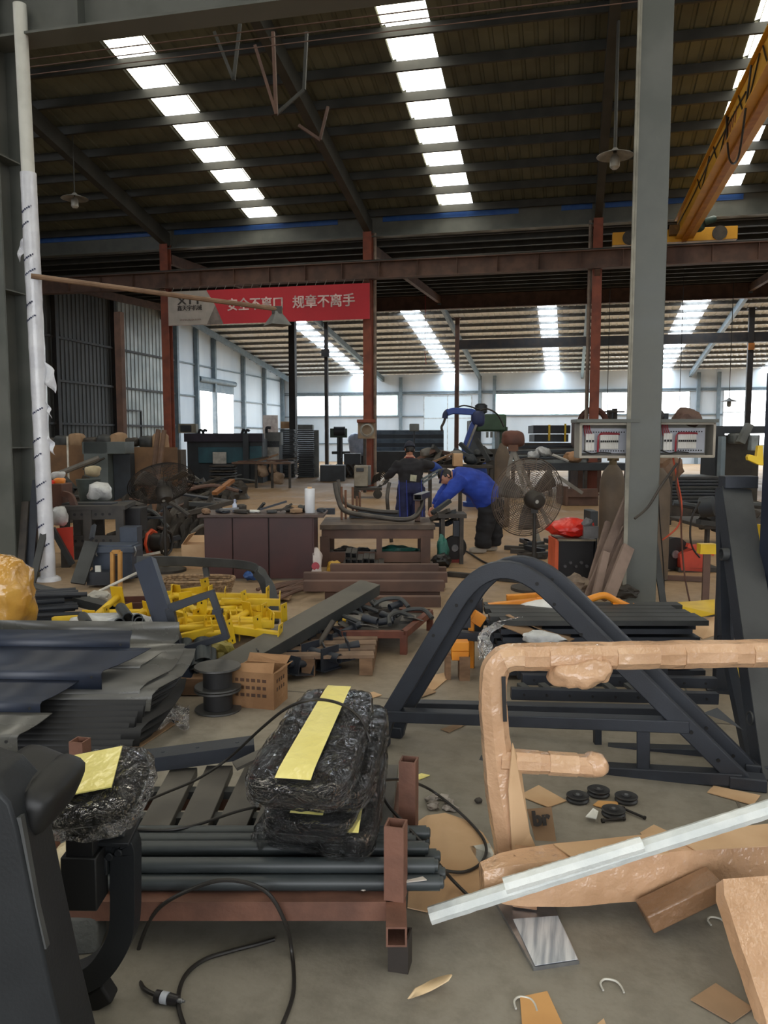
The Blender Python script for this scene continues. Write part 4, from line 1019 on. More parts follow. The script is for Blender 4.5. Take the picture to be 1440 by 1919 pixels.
# breaker boxes on the column
def breaker(name, lab, x0, y0, x1, y1, side):
    d = 7.45
    a, c = AD(x0, y1, d), AD(x1, y0, d); W = (V((c.x,c.y,0))-V((a.x,a.y,0))).length; H = c.z-a.z; ctr = (a+c)/2
    t = thing(name, lab, 'breaker box', V((ctr.x,ctr.y,a.z)), 'breaker boxes on the grey column')
    B = lambda u, v, w: ctr + VIEW @ V((u*W/2, w, v*H/2))
    bx = M('box_grey_paint', (150,146,136), (128,124,116), rough=.55, scale=4)
    q = MB(); q.box(B(0,0,.10), (W,.01,H), VIEW); part('back_panel', q, bx, t)
    for u, v, s in ((-1,0,(.012,.2,H)),(1,0,(.012,.2,H)),(0,-1,(W,.2,.012)),(0,1,(W,.2,.012))):
        q = MB(); q.box(B(u,v,0), s, VIEW); part('side_panel', q, bx, t)
    q = MB()
    for u, v, s in ((-.98,0,(.022,.012,H)),(.98,0,(.022,.012,H)),(0,-.96,(W,.012,.022)),(0,.97,(W,.012,.02))): q.box(B(u,v,-.1), s, VIEW)
    part('front_rim', q, M('box_rim', (176,170,156), (150,142,130)), t)
    q = MB(); q.box(B(0,-.02,.02), (W*.82,.012,H*.74), VIEW); mp = part('mounting_plate', q, M('plate_grey', (178,180,188), (164,166,174), rough=.5), t)
    q = MB(); 
    for k in range(14):
        for v in (.5, -.62): q.lathe(B(-.5+.092*k, v, .012), [(.0065,0),(.0065,.003)], 8, -_FH)
    part('holes', q, M('hole_black', (8,8,9)), mp, kind='stuff')
    wht = M('breaker_white', (214,212,206), (190,186,178), rough=.5)
    n = 9
    for k in range(n):
        q = MB(); u = -.17+.073*k; q.box(B(u,-.08,-.005), (W*.034,.05,H*.42), VIEW); bk = part('breaker', q, wht, t)
        q = MB(); q.box(B(u,-.05,-.035), (W*.022,.014,.018), VIEW); part('toggle', q, M('toggle_black', (30,30,32)), bk)
    for k in range(3):
        q = MB(); u = -.69+.105*k; q.box(B(u,-.10,-.008), (W*.05,.06,H*.5), VIEW); bk = part('main_breaker', q, wht, t)
        q = MB(); q.box(B(u,-.04,-.042), (W*.03,.016,.02), VIEW); part('toggle', q, M('toggle_black', (30,30,32)), bk)
    rw = M('red_wire', (160,44,54), (134,36,48), rough=.4)
    for k in range(4):
        q = MB(); q.tube(curve([B(-.78+.06*k,.95,-.02), B(-.8+.07*k,.6,-.04), B(-.72+.09*k,.2,-.02)],4), .005, 6); part('red_wire', q, rw, t)
    for k in range(3):
        q = MB(); q.tube(curve([B(-.28+.02*k,-.72,-.01), B(-.3+.02*k,.0,-.03), B(-.25+.02*k,.32+.05*k,-.03), B(.1,.36+.05*k,-.03), B(.5,.34+.04*k,-.02)],4), .0035, 6); part('red_wire', q, rw, t)
    q = MB(); q.tube(curve([B(-.8,-.6,-.02),B(-.5,-.78,-.03),B(-.2,-.7,-.03),B(.2,-.74,-.02)],4), .006, 6); part('black_wire', q, cable, t)
    return t
breaker('breaker_box', 'open grey breaker box left of the grey column', 1082, 794, 1187, 857, -1)
breaker('breaker_box', 'open grey breaker box right of the grey column', 1227, 793, 1333, 856, 1)
for x0, x1, lab in ((1076,1192,'grey steel ledge capping the left breaker box'), (1222,1338,'grey steel ledge capping the right breaker box')):
    q = MB(); q.box((AD(x0,789,7.42)+AD(x1,789,7.42))/2, ((AD(x1,789,7.42)-AD(x0,789,7.42)).length, .24, .03), VIEW); solo('ledge', q, graym, lab, 'ledge')
om = M('orange_cable', (206,84,52), (186,72,46))
def hang(pts, d, r, m, lab): 
    q = MB(); q.tube(curve([AD(x,y,d+e) for x,y,e in pts], 6), r, 6); solo('cable', q, m, lab, 'cable')
hang([(1262,858,0),(1270,900,.02),(1278,945,.05),(1272,985,.05),(1242,1012,.1)], 7.5, .008, om, 'orange cable drooping from the right breaker box towards the column')
hang([(1275,858,0),(1268,905,0),(1276,950,.03),(1278,1010,.1),(1284,1080,.1),(1296,1140,.0)], 7.4, .008, M('brown_cable', (96,62,48)), 'brown cable hanging straight down from the right breaker box')
hang([(1270,868,0),(1240,910,0),(1215,950,-.05),(1190,972,-.1)], 7.2, .012, ironm, 'dark cable slanting across the grey column below the right breaker box')
hang([(1232,858,0),(1236,960,.1),(1244,1060,.1),(1246,1130,0)], 7.5, .006, cable, 'thin dark cable hanging beside the right face of the grey column')
hang([(1312,940,0),(1296,975,0),(1296,1020,0),(1312,1045,0)], 9.5, .012, cable, 'black hose looped over the orange-red machine cover')

# gas cylinder, welder with red bag, grinder with red guard
def lathed(name, pos, prof, m, lab, cat, n=24):
    q = MB(); q.lathe(pos, prof, n); return solo(name, q, m, lab, cat)
p = flat(1145, 1040, 8.6); t = thing('gas_cylinder', 'tall brown dusty gas cylinder left of the grey column', 'gas cylinder', p)
q = MB(); q.lathe(p, [(.11,0),(.135,.02),(.135,1.08),(.128,1.16),(.10,1.25),(.06,1.30),(.045,1.32)], 28); part('body', q, M('cylinder_paint', (104,88,72), (84,72,60), rough=.65, scale=3), t)
q = MB(); q.lathe(p+V((0,0,1.32)), [(.04,0),(.04,.04),(.022,.045),(.022,.10)], 14); q.tube([p+V((-.06,0,1.38)), p+V((.06,0,1.38))], .018, 8); part('valve', q, M('valve_metal', (120,104,80), metal=.5), t)
p = flat(1230, 1040, 9.0); t = thing('gas_cylinder', 'gas cylinder mostly hidden behind the grey column', 'gas cylinder', p)
q = MB(); q.lathe(p, [(.11,0),(.135,.02),(.135,1.05),(.10,1.2),(.045,1.27)], 24); part('body', q, M('cylinder_paint', (104,88,72)), t)
p = G(1072, 1098); p = flat(1072,1080,8.9); t = thing('welding_machine', 'orange and black welding machine under a red bag', 'welder', p)
B = lambda x,y,z: p+VIEW @ V((x,y,z))
q = MB(); q.box(B(0,0,.27), (.40,.34,.42), VIEW); part('case', q, M('welder_black', (34,34,38)), t, bev=.01)
orr = M('welder_orange', (226,104,62), (206,92,54))
q = MB(); q.box(B(-.215,-.01,.27), (.04,.37,.46), VIEW); part('side_panel', q, orr, t, bev=.004)
q = MB(); q.box(B(.215,-.01,.27), (.02,.37,.44), VIEW); part('side_panel', q, M('welder_black', (34,34,38)), t, bev=.004)
q = MB(); q.box(B(0,-.01,.49), (.43,.37,.02), VIEW); part('top_panel', q, M('dusty_top', (150,140,120)), t)
for k in range(5):
    q = MB(); q.lathe(B(-.12+.06*k,-.17,.2+.04*(k%2)), [(.02,0),(.016,.03)], 12, -_FH); part('knob', q, M('knob_grey', (90,90,94)), t)
for sx in (-.15,.15):
    q = MB(); q.box(B(sx,0,.03), (.05,.3,.06), VIEW); part('foot', q, ironm, t)
q = MB(); q.lump(B(-.02,0,.61), (.52,.34,.21), 11, amp=.3); solo('red_bag', q, M('red_plastic_bag', (236,52,36), (206,34,26), rough=.35, bump=.5, bscale=18), 'bright red plastic bag lying on the welding machine', 'bag')
q = MB(); q.box(B(.15,-.19,.58), (.16,.05,.13), VIEW); q.lump(B(.12,-.17,.68),(.12,.08,.1),3,amp=.4); solo('mask_part', q, M('grey_part', (132,132,134)), 'small grey and black gadget resting on the red bag', 'gadget')
p = flat(1290, 1054, 9.6); B = lambda x,y,z: p+VIEW @ V((x,y,z)); t = thing('cutting_machine', 'round black wheel machine with a red-orange guard right of the grey column', 'machine', p)
q = MB(); q.lathe(B(-.17,.05,.21), [(.05,-.06),(.2,-.05),(.2,.05),(.05,.06)], 24, VIEW @ V((.3,-1,0))); part('wheel', q, M('wheel_black', (34,32,32), rough=.5), t)
q = MB(); q.lathe(B(-.17,-.02,.21), [(.05,0),(.05,.02)], 12, VIEW @ V((.3,-1,0))); part('hub', q, brightm, t)
q = MB(); q.slab([B(-.12,-.1,.02),B(.17,-.1,.0),B(.13,-.1,.32),B(-.14,-.1,.22)], .22); part('guard', q, M('guard_red', (196,70,48), (170,60,42)), t, smooth=0, bev=.006)
q = MB(); q.bar(B(-.05,-.08,.33), B(.28,-.05,.22), .06, .05); part('arm', q, M('guard_red', (196,70,48)), t)
q = MB(); q.box(B(.1,.05,.03), (.5,.3,.05), VIEW); part('base', q, ironm, t)
# ================================================================ left foreground
sheetd = M('dark_panel_sheet', (94,94,90), (78,78,76), rough=.28, spec=.8, scale=3, rvar=.08)
sheetb = M('blue_black_panel', (40,48,64), (34,40,54), rough=.4, scale=3)
def panel(lab, x0, xr, ytop, ybase, d, depth, lip, skew=.12, m=sheetd, fh=.09):
    """bent sheet: front face, flat top going back, turned-up rear lip"""
    a = AD(x0, ytop, d); c = AD(xr, ytop+4, d)
    ax = (c-a).normalized(); dp = V((-ax.y, ax.x, 0)).normalized()
    prof = [(0,-fh),(0,-.012),(.012,0)] + ([(depth*t, .035*t*t) for t in (.3,.6,.85)] if depth > .1 else []) + [(depth,.035)] + ([(depth+.01,.05+lip*.3),(depth+.012,.04+lip)] if lip > .04 else [])
    q = MB(); L = (c-a).length; vs = []
    for i, e in enumerate((0, 1)):
        for f, h in prof: vs.append(a + ax*((L + skew*f/depth)*e) + dp*f + V((0,0,h)))
    k = len(prof); q.add(vs, [(i, i+1, k+i+1, k+i) for i in range(k-1)])
    t = thing('bent_sheet', lab, 'sheet panel', V(((a.x+c.x)/2, (a.y+c.y)/2, a.z-fh)), 'bent black sheet panels in the left stack')
    part('sheet', q, m, t, smooth=22, sol=.004)
    q = MB(); 
    for f in (.04, L-.05): q.lathe(a+ax*f-dp*.003+V((0,0,-.03)), [(.008,0),(.008,.002)], 8, -dp)
    part('bolt_hole', q, M('hole_black', (8,8,9)), t, kind='stuff')
    return t
panel('bent black sheet panel, rearmost and highest of the left stack, with a tall dark lip', -140, 262, 1244, 1250, 4.3, .45, .10, .10, sheetd, .03)
panel('bent panel with a bluish front face, second from the top of the left stack', -160, 243, 1194, 1222, 4.33, .05, .0, .0, sheetb, .088)
panel('bent panel with its front face ending mid-stack, third from the top of the left stack', -180, 190, 1254, 1290, 4.0, .33, .0, .16, sheetb, .095)
panel('lower bent panel with rounded edge at the far left of the stack', -200, 75, 1312, 1350, 3.76, .24, .0, .10, sheetb, .10)
panel('lowest bent panel touching the black machine, at the far left', -220, 32, 1374, 1400, 3.55, .2, .0, .08, sheetd, .10)
# nested curved sheets underneath, seen from their right ends
for k in range(15):
    zt_ = .385-.026*k; q = MB(); d = 4.28-.012*k; xr = 322-5*k+ (k % 2)*16 + (k*7 % 5)*5
    a = flat(-150, 1300, d); c = flat(xr, 1300, d); ax = (c-a).normalized(); dp = V((-ax.y, ax.x, 0)); L = (c-a).length
    prof = [(-.28,-.10+zt_*.0),(-.26,-.02),(-.2,.0)] + [(.0,.004),(.16,.012),(.26,.03),(.31,.07)]
    vs = []
    for e in (0, 1):
        for f, h in prof: vs.append(a + ax*((L-.35*max(0,-f))*e if e else 0) + dp*f + V((0,0,max(.006, zt_+h-.05))))
    n_ = len(prof); q.add(vs, [(i, i+1, n_+i+1, n_+i) for i in range(n_-1)])
    solo('bent_sheet', q, sheetd if k < 2 else M('black_sheet', (32,33,35), (26,27,29), rough=.5), 'thin dark curved sheet nested under the bent panels', 'sheet panel', 'nested sheets under the bent panels', smooth=35, sol=.004)
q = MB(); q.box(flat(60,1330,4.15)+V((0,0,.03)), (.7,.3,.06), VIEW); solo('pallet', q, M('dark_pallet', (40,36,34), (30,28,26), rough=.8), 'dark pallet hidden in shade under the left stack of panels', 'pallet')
q = MB(); q.grid(lambda u,v: G(285+70*u, 1362-44*v+8*math.sin(9*u), .02+.06*abs(NZ.noise(V((u*4,v*4,2))))), 10, 8)
solo('plastic_film', q, film('film_milky', clear=.6), 'torn clear film on the floor right of the panel stack', 'plastic film')
q = MB(); q.slab([G(210,1396,.01),G(262,1374,.01),G(330,1330,.01),G(345,1345,.01),G(262,1400,.01)], .006); solo('cardboard_sheet', q, cardd, 'dusty cardboard strip on the floor below the panel stack', 'cardboard', smooth=0)

# leaning black frame with a square loop and a curved brace
t = thing('leaning_upright', 'black tall bent frame with a square loop, leaning left of the yellow parts', 'machine frame', flat(345,1312,4.95))
a, c = AD(352,1318,4.9), AD(272,1052,5.25); a.z = max(.02, a.z)
q = MB(); q.hbar(a, c, .125, .075, .008, up=_FH); part('main_post', q, sheetb, t)
q = MB(); q.box(c+V((0,0,.0)), (.15,.10,.012), frame3(c, c+_R, c-a)); 
lp = [AD(x, y, 5.0) for x, y in ((318,1140),(397,1112),(424,1192),(338,1218))]
q = MB(); q.rtube(lp+[lp[0]], .055, .05, up=_FH); part('square_loop', q, dsteel, t, bev=.003)
q = MB(); q.box(lp[1].lerp(lp[2], .42), (.06,.06,.03), VIEW); part('collar', q, dsteel, t)
cv = [AD(268,1052,5.3), AD(350,1052,5.9), AD(462,1060,6.6), AD(492,1082,6.65), AD(508,1120,6.6), AD(512,1168,6.5)]
q = MB(); q.rtube(curve(cv, 6), .10, .07, up=(0,0,1)); part('curved_brace', q, dgrey, t, bev=.004)
q = MB(); q.bar(AD(385,1062,6.1), AD(388,1080,6.1), .04, .04); part('stud', q, dgrey, t)
# yellow parts on a pallet
pl = thing('pallet', 'wooden pallet carrying the heap of yellow parts', 'pallet', flat(390,1220,5.9))
pa, pc = flat(215,1222,5.5), flat(500,1190,6.3); ax = (pc-pa).normalized(); dp = V((-ax.y, ax.x, 0))
L = (pc-pa).length
for k in range(6): q = MB(); a = pa+dp*(.05+.13*k)+V((0,0,.125)); q.bar(a, a+ax*L, .10, .02); part('deck_board', q, woodm, pl)
for k in range(3): q = MB(); a = pa+ax*(L*(.02+.48*k))+V((0,0,.06)); q.bar(a, a+dp*.8, .08, .10); part('bearer', q, woodm, pl)
rnd = random.Random(11)
def yellow(k, x, y, d, ang, Ln, kind, lab):
    """arm: tube with a drilled plate welded across each end"""
    p = AD(x, y, d); o = thing('yellow_strut', lab, 'machine part', p, 'yellow parts in the left heap')
    tl = rnd.uniform(-.12,.18); u = (_R*math.cos(ang)+_FH*math.sin(ang)*.6+V((0,0,tl))).normalized()
    a, c = p-u*Ln/2, p+u*Ln/2; q = MB()
    if kind: q.rtube([a, c], .05, .05, up=(0,0,1))
    else: q.tube([a, c], .026, 10)
    part('tube', q, yel, o)
    for e, s in ((a, -1), (c, 1)):
        if s < 0 and k % 3: continue
        q = MB(); q.box(e, (.10, .008, .17), frame3(e, e+u)); part('end_plate', q, yel, o)
        q = MB(); fr = frame3(e, e+u)
        for hz in (-.06, .06): q.lathe(e+fr @ V((0,.005*s,hz)), [(.009,0),(.009,.001)], 8, u*s)
        part('bolt_hole', q, M('hole_black', (8,8,9)), o, kind='stuff')
spots = [(196,1140),(150,1160),(240,1148),(262,1165),(225,1165),(340,1110),(372,1118),(330,1150),(352,1165),(380,1172),(330,1178),(350,1142),(372,1150),(398,1160),
         (425,1130),(448,1118),(462,1140),(440,1150),(458,1162),(470,1128),(430,1165),(472,1170),(450,1178),(486,1150),(418,1142),(408,1178),(390,1190),(352,1192),(300,1130),(310,1170),(280,1150),(480,1185)]
adj = ['square', 'round']
where = lambda x, y: ('at the far left of the heap' if x < 210 else 'left of the black square loop' if x < 300 else 'seen through the square loop' if x < 425 and y > 1110 else 'right of the black square loop')
for k, (x, y) in enumerate(spots):
    d = 5.3+ (1200-y)/90*1.1
    if x < 300: d -= .1
    yellow(k, x, y, d, rnd.uniform(-.7,.7) if k % 4 else rnd.uniform(1.0,2.0), rnd.uniform(.28,.5), k % 2, 'yellow %s-tube strut with end plates, %s' % (adj[k % 2], where(x, y)))
q = MB(); q.lump(AD(215,1172,5.25), (.62,.34,.16), 6, amp=.35); solo('plastic_sack', q, M('milky_bag', (214,216,216)), 'white plastic sack under black tube ends, behind the panel stack', 'sack')
for k, (x, y, x2, y2) in enumerate(((165,1172,158,1160),(224,1168,218,1176),(240,1158,230,1144),(262,1166,240,1180),(258,1160,252,1172))):
    a, c = AD(x2, y2, 5.2), AD(x, y, 4.95); u = (c-a).normalized(); q = MB(); q.pipe(a-u*.1, c, .036, .007, 14)
    solo('tube_stub', q, tubem, ('black tube stub lying %s on the white plastic sack' % ['at the left end','beside its middle','pointing upward','at the right end','behind the right one'][k]), 'tube')
for k, (x, y, r_) in enumerate(((350,1222,.04),(372,1232,.05),(382,1222,.055),(396,1240,.04),(366,1240,.035))):
    p = AD(x, y, 5.0); q = MB(); q.pipe(p+V((-.03,.05,.06)), p+V((.02,-.05,-.05)), r_, .008, 14)
    solo('tube_stub', q, tubem, 'short black tube stub in the litter below the square loop, %s' % ['leftmost','second from left','thickest, upright','rightmost','lowest'][k], 'tube')
q = MB(); q.lump(AD(415,1218,5.3), (.16,.14,.14), 8, amp=.5); solo('yellow_bag', q, M('yellow_green_bag', (150,138,70), (120,110,52), rough=.5, bump=.4), 'crumpled yellow-green plastic bag right of the square loop', 'bag')
q = MB(); q.slab([G(352,1262,.12),G(398,1226,.14),G(418,1240,.12),G(372,1275,.1)], .012); solo('cardboard_sheet', q, cardd, 'brown cardboard litter under the black tube stubs', 'cardboard', smooth=0)
q = MB(); q.box(G(385,1272,.06), (.5,.35,.1), VIEW); solo('timber_block', q, woodm, 'low timber block under the litter by the leaning channel', 'block')

# spools and carton
def spool(z, lab):
    p = flat(409, 1322, 4.62)+V((0,0,z)); t = thing('cable_spool', lab, 'spool', p, 'stacked spools'); pm = M('spool_plastic', (72,72,70), (56,56,56), rough=.45, scale=8)
    q = MB(); q.lathe(p, [(.06,.0),(.135,.0),(.138,.004),(.135,.012),(.06,.012)], 30); part('flange', q, pm, t)
    q = MB(); q.lathe(p, [(.06,.118),(.135,.118),(.138,.122),(.135,.132),(.06,.132)], 30); part('flange', q, pm, t)
    q = MB(); q.lathe(p, [(.052,.0),(.085,.012),(.085,.12),(.06,.13),(.055,.02)], 26, cap=False); part('drum', q, M('spool_drum', (46,46,48)), t)
spool(.0, 'black plastic cable spool, lower of the two stacked beside the carton')
spool(.135, 'black plastic cable spool, upper of the two stacked beside the carton')
p = flat(488,1322,4.75); m = VIEW @ MX.Rotation(R(-14),3,'Z'); B = lambda x,y,z: p+m @ V((x,y,z))
t = thing('carton', 'crumpled brown carton with printed rows, beside the two spools', 'carton', p)
for c_, s in (((0,-.11,.11),(.27,.006,.22)),((0,.11,.11),(.27,.006,.22)),((-.133,0,.11),(.006,.22,.22)),((.133,0,.11),(.006,.22,.22)),((0,0,.006),(.27,.22,.01))):
    q = MB(); q.box(B(*c_), s, m); part('side', q, M('carton_brown', (158,120,84), (134,98,66), rough=.8, scale=5, bump=.2), t)
for a in (((-.13,-.11,.22),(.13,-.11,.22),(.12,-.06,.27),(-.1,-.04,.25)), ((-.13,.11,.22),(.13,.11,.22),(.14,.16,.26),(-.12,.13,.27)), ((.133,-.1,.22),(.133,.1,.22),(.18,.08,.25),(.17,-.07,.24))):
    q = MB(); q.slab([B(*v) for v in a], .005); part('flap', q, M('carton_brown', (158,120,84)), t, smooth=0)
mkm = M('carton_print', (86,58,40))
for r_ in range(3):
    for k in range(6):
        q = MB(); q.box(B(-.10+.035*k, -.1135, .17-.045*r_), (.02+.006*((k+r_) % 2), .001, .02), m)
        if r_ == 0 and k == 0: qq = q
        else: qq.add(q.v, q.f)
part('printed_rows', qq, mkm, t, kind='stuff')
q = MB()
for r_ in range(2):
    for k in range(4): q.box(B(.1365, -.06+.035*k, .16-.05*r_), (.001,.018,.022), m)
part('printed_rows', q, mkm, t, kind='stuff')
# wicker basket
p = flat(372,1116,7.75); m = VIEW; wk = M('wicker', (156,128,96), (112,90,66), rough=.7, scale=30)
t = thing('wicker_basket', 'wide woven wicker basket behind the yellow parts', 'basket', p)
W0, D0, H0 = .27, .16, .23
def bk(u, z, o=0):                                       # rounded rectangle round the basket
    s = 1+.28*z/H0; a = u*2*PI; cx, sx = math.cos(a), math.sin(a)
    return p+m @ V(((W0*s+o)*math.copysign(abs(cx)**.6, cx), (D0*s+o)*math.copysign(abs(sx)**.6, sx), z))
for r_ in range(9):
    q = MB(); q.tube([bk(i/48, .02+r_*.024, .008*(1 if (i+r_) % 2 else -1)) for i in range(48)], .011, 5, closed=True); part('weave_band', q, wk, t)
q = MB()
for i in range(24): q.tube([bk(i/24, 0), bk(i/24, H0)], .007, 5)
part('stakes', q, wk, t, kind='stuff')
q = MB(); q.tube([bk(i/48, H0) for i in range(48)], .016, 6, closed=True); part('rim', q, wk, t)
q = MB(); q.slab([bk(i/24, .02) for i in range(24)], .015); part('bottom', q, wk, t)
# leaning U channel across the middle
t = thing('leaning_channel', 'long wide dusty channel sloping up from the carton to the rusty beams', 'steel channel', G(410,1258,.0))
a, c = AD(424,1246,4.95), AD(694,1092,6.6); m = frame3(a, c, V((-.1,-.75,.62))); L = (c-a).length; ctr = (a+c)/2
q = MB(); q.box(ctr, (.185,L,.008), m); part('web', q, M('dusty_channel', (92,88,80), (76,74,68), rough=.6, scale=3), t)
for s in (-1, 1): q = MB(); q.box(ctr+m @ V((s*.09,0,-.045)), (.008,L,.09), m); part('flange', q, dgrey, t)

# pallet with tubes and brackets
pl = thing('pallet', 'weathered wooden pallet with boards under the dark tubes and brackets', 'pallet', flat(640,1280,5.3))
pa, pc = flat(455,1300,5.25), flat(700,1278,5.3); ax = (pc-pa).normalized(); dp = (flat(712,1225,6.2)-pc); Ld = dp.length; dp.normalize(); L = (pc-pa).length
for k in range(6): q = MB(); a = pa+dp*(.06+Ld*.17*k)+V((0,0,.13)); q.bar(a, a+ax*L, .11, .022); part('deck_board', q, M('grey_board', (134,110,90), (104,84,68), rough=.8, scale=6), pl)
for k in range(3): q = MB(); a = pa+ax*(.05+(L-.1)*.5*k)+V((0,0,.06)); q.bar(a, a+dp*Ld, .09, .115); part('bearer', q, woodm, pl)
q = MB(); q.slab([AD(630,1256,5.45),AD(690,1256,5.45),AD(706,1222,6.0),AD(660,1218,6.0)], .01); solo('plywood_sheet', q, M('pale_ply', (176,160,136), (150,134,112), rough=.75), 'pale plywood offcut on the pallet right of the brackets', 'plywood', smooth=0)
rnd = random.Random(3)
for k in range(16):
    x, y = 470+9*k+rnd.uniform(-8,8), 1228+rnd.uniform(-22,18); d = 5.45+rnd.random()*.4
    ang = rnd.uniform(.7,1.5) if k % 3 else rnd.uniform(.1,.5)
    p = AD(x, y, d); u = (_R*math.cos(ang)+_FH*.5*math.sin(ang)+V((0,0,math.sin(ang)*.35))).normalized(); ln = rnd.uniform(.3,.55); q = MB()
    q.pipe(p-u*ln/2, p+u*ln/2, .02, .004, 10); solo('tube_stub', q, dgrey if k % 2 else ironm, 'thin dark tube offcut in the heap on the weathered pallet', 'tube', 'tube offcuts on the pallet')
def bracket(x, y, d, s, rz, lab):
    p = AD(x, y, d); m = MX.Rotation(YAW+rz, 3, 'Z') @ MX.Rotation(.3*math.sin(x), 3, 'Y'); t = thing('steel_bracket', lab, 'bracket', p, 'black brackets on the pallet')
    q = MB(); q.box(p, (.15*s,.10*s,.008), m); part('base_plate', q, dsteel, t)
    for e in (-1, 1): q = MB(); q.box(p+m @ V((e*.055*s,0,.045*s)), (.008,.10*s,.09*s), m); part('cheek', q, dsteel, t)
    q = MB(); a = p+m @ V((-.09*s,0,.05*s)); q.pipe(a, a+m @ V((.2*s,0,0)), .02*s, .004, 10); part('bush', q, dsteel, t)
for k, (x,y,d,s,rz,lab) in enumerate(((470,1252,5.2,1.3,.4,'leftmost, beside the carton'),(505,1262,5.2,1.2,-.5,'in front of the tube offcuts'),(560,1262,5.25,1.3,.9,'near the front edge of the pallet'),
      (600,1248,5.4,1.7,-.7,'largest, in the middle of the pallet front'),(634,1236,5.5,1.5,.2,'next to the pale plywood'),(652,1196,5.9,1.2,.5,'at the rear right of the heap'),(598,1180,6.0,1.5,1.2,'high on the heap under the channel'),
      (570,1205,5.8,1.4,-.3,'half buried in the middle of the heap'),(625,1212,5.8,1.2,.8,'behind the plywood'),(545,1235,5.5,1.3,1.6,'between the tube offcuts'))):
    bracket(x, y, d, s, rz, 'black U-shaped steel bracket, '+lab)

# low rusty stand with parts
t = thing('low_stand', 'low rust-red steel stand heaped with small dark parts', 'stand', flat(740,1232,5.85))
q = MB(); C4 = [flat(640,1212,5.85)+V((0,0,.15)), flat(757,1212,5.85)+V((0,0,.15)), flat(806,1180,6.6)+V((0,0,.15)), flat(680,1180,6.7)+V((0,0,.15))]
rr = M('rust_red', (112,62,46), (88,50,38), rough=.7, scale=6)
q.slab(C4, .01); part('deck', q, ironm, t, smooth=0)
for i in range(4): q = MB(); q.bar(C4[i], C4[(i+1) % 4], .05, .05); part('frame_bar', q, rr, t)
for p in C4: q = MB(); q.bar(V((p.x,p.y,0)), p, .05, .05); part('leg', q, rr, t)
rnd = random.Random(8)
for k in range(26):
    u, v = rnd.random(), rnd.random(); p = C4[0].lerp(C4[1], u).lerp(C4[3].lerp(C4[2], u), v)+V((0,0,.03+.07*rnd.random()*(1-abs(2*u-1)*.5)))
    q = MB(); rz = rnd.uniform(0,3)
    if k % 4 == 0: m = MX.Rotation(rz,3,'Z'); q.tube(curve([p+m @ V((-.14,0,0)), p+m @ V((-.05,.05,.04)), p+m @ V((.08,.03,.05)), p+m @ V((.15,-.06,.0))],4), .018, 8); nm, lab = 'bent_tube', 'small dark bent tube on the low rust-red stand'
    elif k % 4 == 1: m = MX.Rotation(rz,3,'Z') @ MX.Rotation(.4,3,'X'); q.slab([p+m @ V(v_) for v_ in ((-.07,-.04,0),(.05,-.05,0),(.08,.03,0),(-.02,.06,0))], .008); nm, lab = 'steel_offcut', 'flat grey steel offcut on the low rust-red stand'
    elif k % 4 == 2: m = MX.Rotation(rz,3,'Z'); q.pipe(p-m @ V((.06,0,0)), p+m @ V((.06,0,.02)), .028, .006, 10); nm, lab = 'bush_tube', 'short dark bush on the low rust-red stand'
    else: q.bar(p+V((-.1,0,0)), p+V((.08*math.cos(rz),.1*math.sin(rz),.02)), .03, .03); nm, lab = 'square_bar', 'short square dark bar on the low rust-red stand'
    solo(nm, q, [dgrey, M('offcut_grey', (112,108,102), (92,90,86), rough=.5, metal=.2), dsteel, ironm][k % 4], lab, 'steel part', 'dark parts on the low stand')
q = MB(); a = AD(638,1150,6.9); a.z = .042; q.pipe(a+V((0,.08,0)), a-V((0,.05,0)), .04, .008, 16); solo('yellow_ring', q, yel, 'small yellow ring tube on the heap behind the leaning channel', 'ring')
q = MB(); a = AD(655,1150,6.8); a.z = .03; q.pipe(a+_R*-.05, a+_R*.1+V((0,0,.06)), .026, .006, 12); solo('yellow_stub', q, yel, 'yellow tube stub right of the small yellow ring', 'tube')
# rusty beam stack on the floor
beams = [(700,1140,826,7.55,.0,'nearest'),(640,1122,832,7.8,.105,'second layer'),(680,1146,824,7.9,.0,'low behind the nearest'),(640,1104,838,8.2,.12,'rear layer'),(660,1100,834,8.45,.02,'rear low'),(690,1092,822,8.7,.13,'pale topped'),(690,1086,836,9.1,.03,'furthest back')]
for x0, y, x1, d, z, nm in beams:
    a, c = flat(x0-70, y, d), flat(x1, y, d); a.z = c.z = z+.05; q = MB(); q.hbar(a, c, .10, .10, .006)
    solo('rusty_beam', q, redox2, 'rusty hollow beam lying crosswise behind the leaning channel, %s' % nm, 'beam', 'rusty beams on the floor')
rnd = random.Random(21)
for k in range(12):
    a = G(470+rnd.uniform(0,60), 1120+rnd.uniform(-16,12), .03+.01*(k % 4)); c = G(590+rnd.uniform(-10,60), 1086+rnd.uniform(-6,14), .03+.012*(k % 3)); q = MB(); q.tube(curve([a, a.lerp(c,.4)+V((0,.04,.03)), c],4), .018, 6)
    solo('rusty_rod', q, redox2, 'thin rusty rod in the tangle before the maroon desk', 'rod', 'rusty rods before the desk')
for x, y, w_, lab in ((515,1115,.32,'brown cardboard sheet by the curved brace'),(590,1098,.2,'pale cardboard square among the rusty rods'),(500,1066,.34,'folded brown carton leaning at the desk foot')):
    p = G(x, y, .06); q = MB(); q.box(p, (w_,.22,.02 if y > 1080 else .14), VIEW @ MX.Rotation(R(8),3,'Y')); solo('cardboard_sheet', q, cardd if y > 1080 else card, lab, 'cardboard')
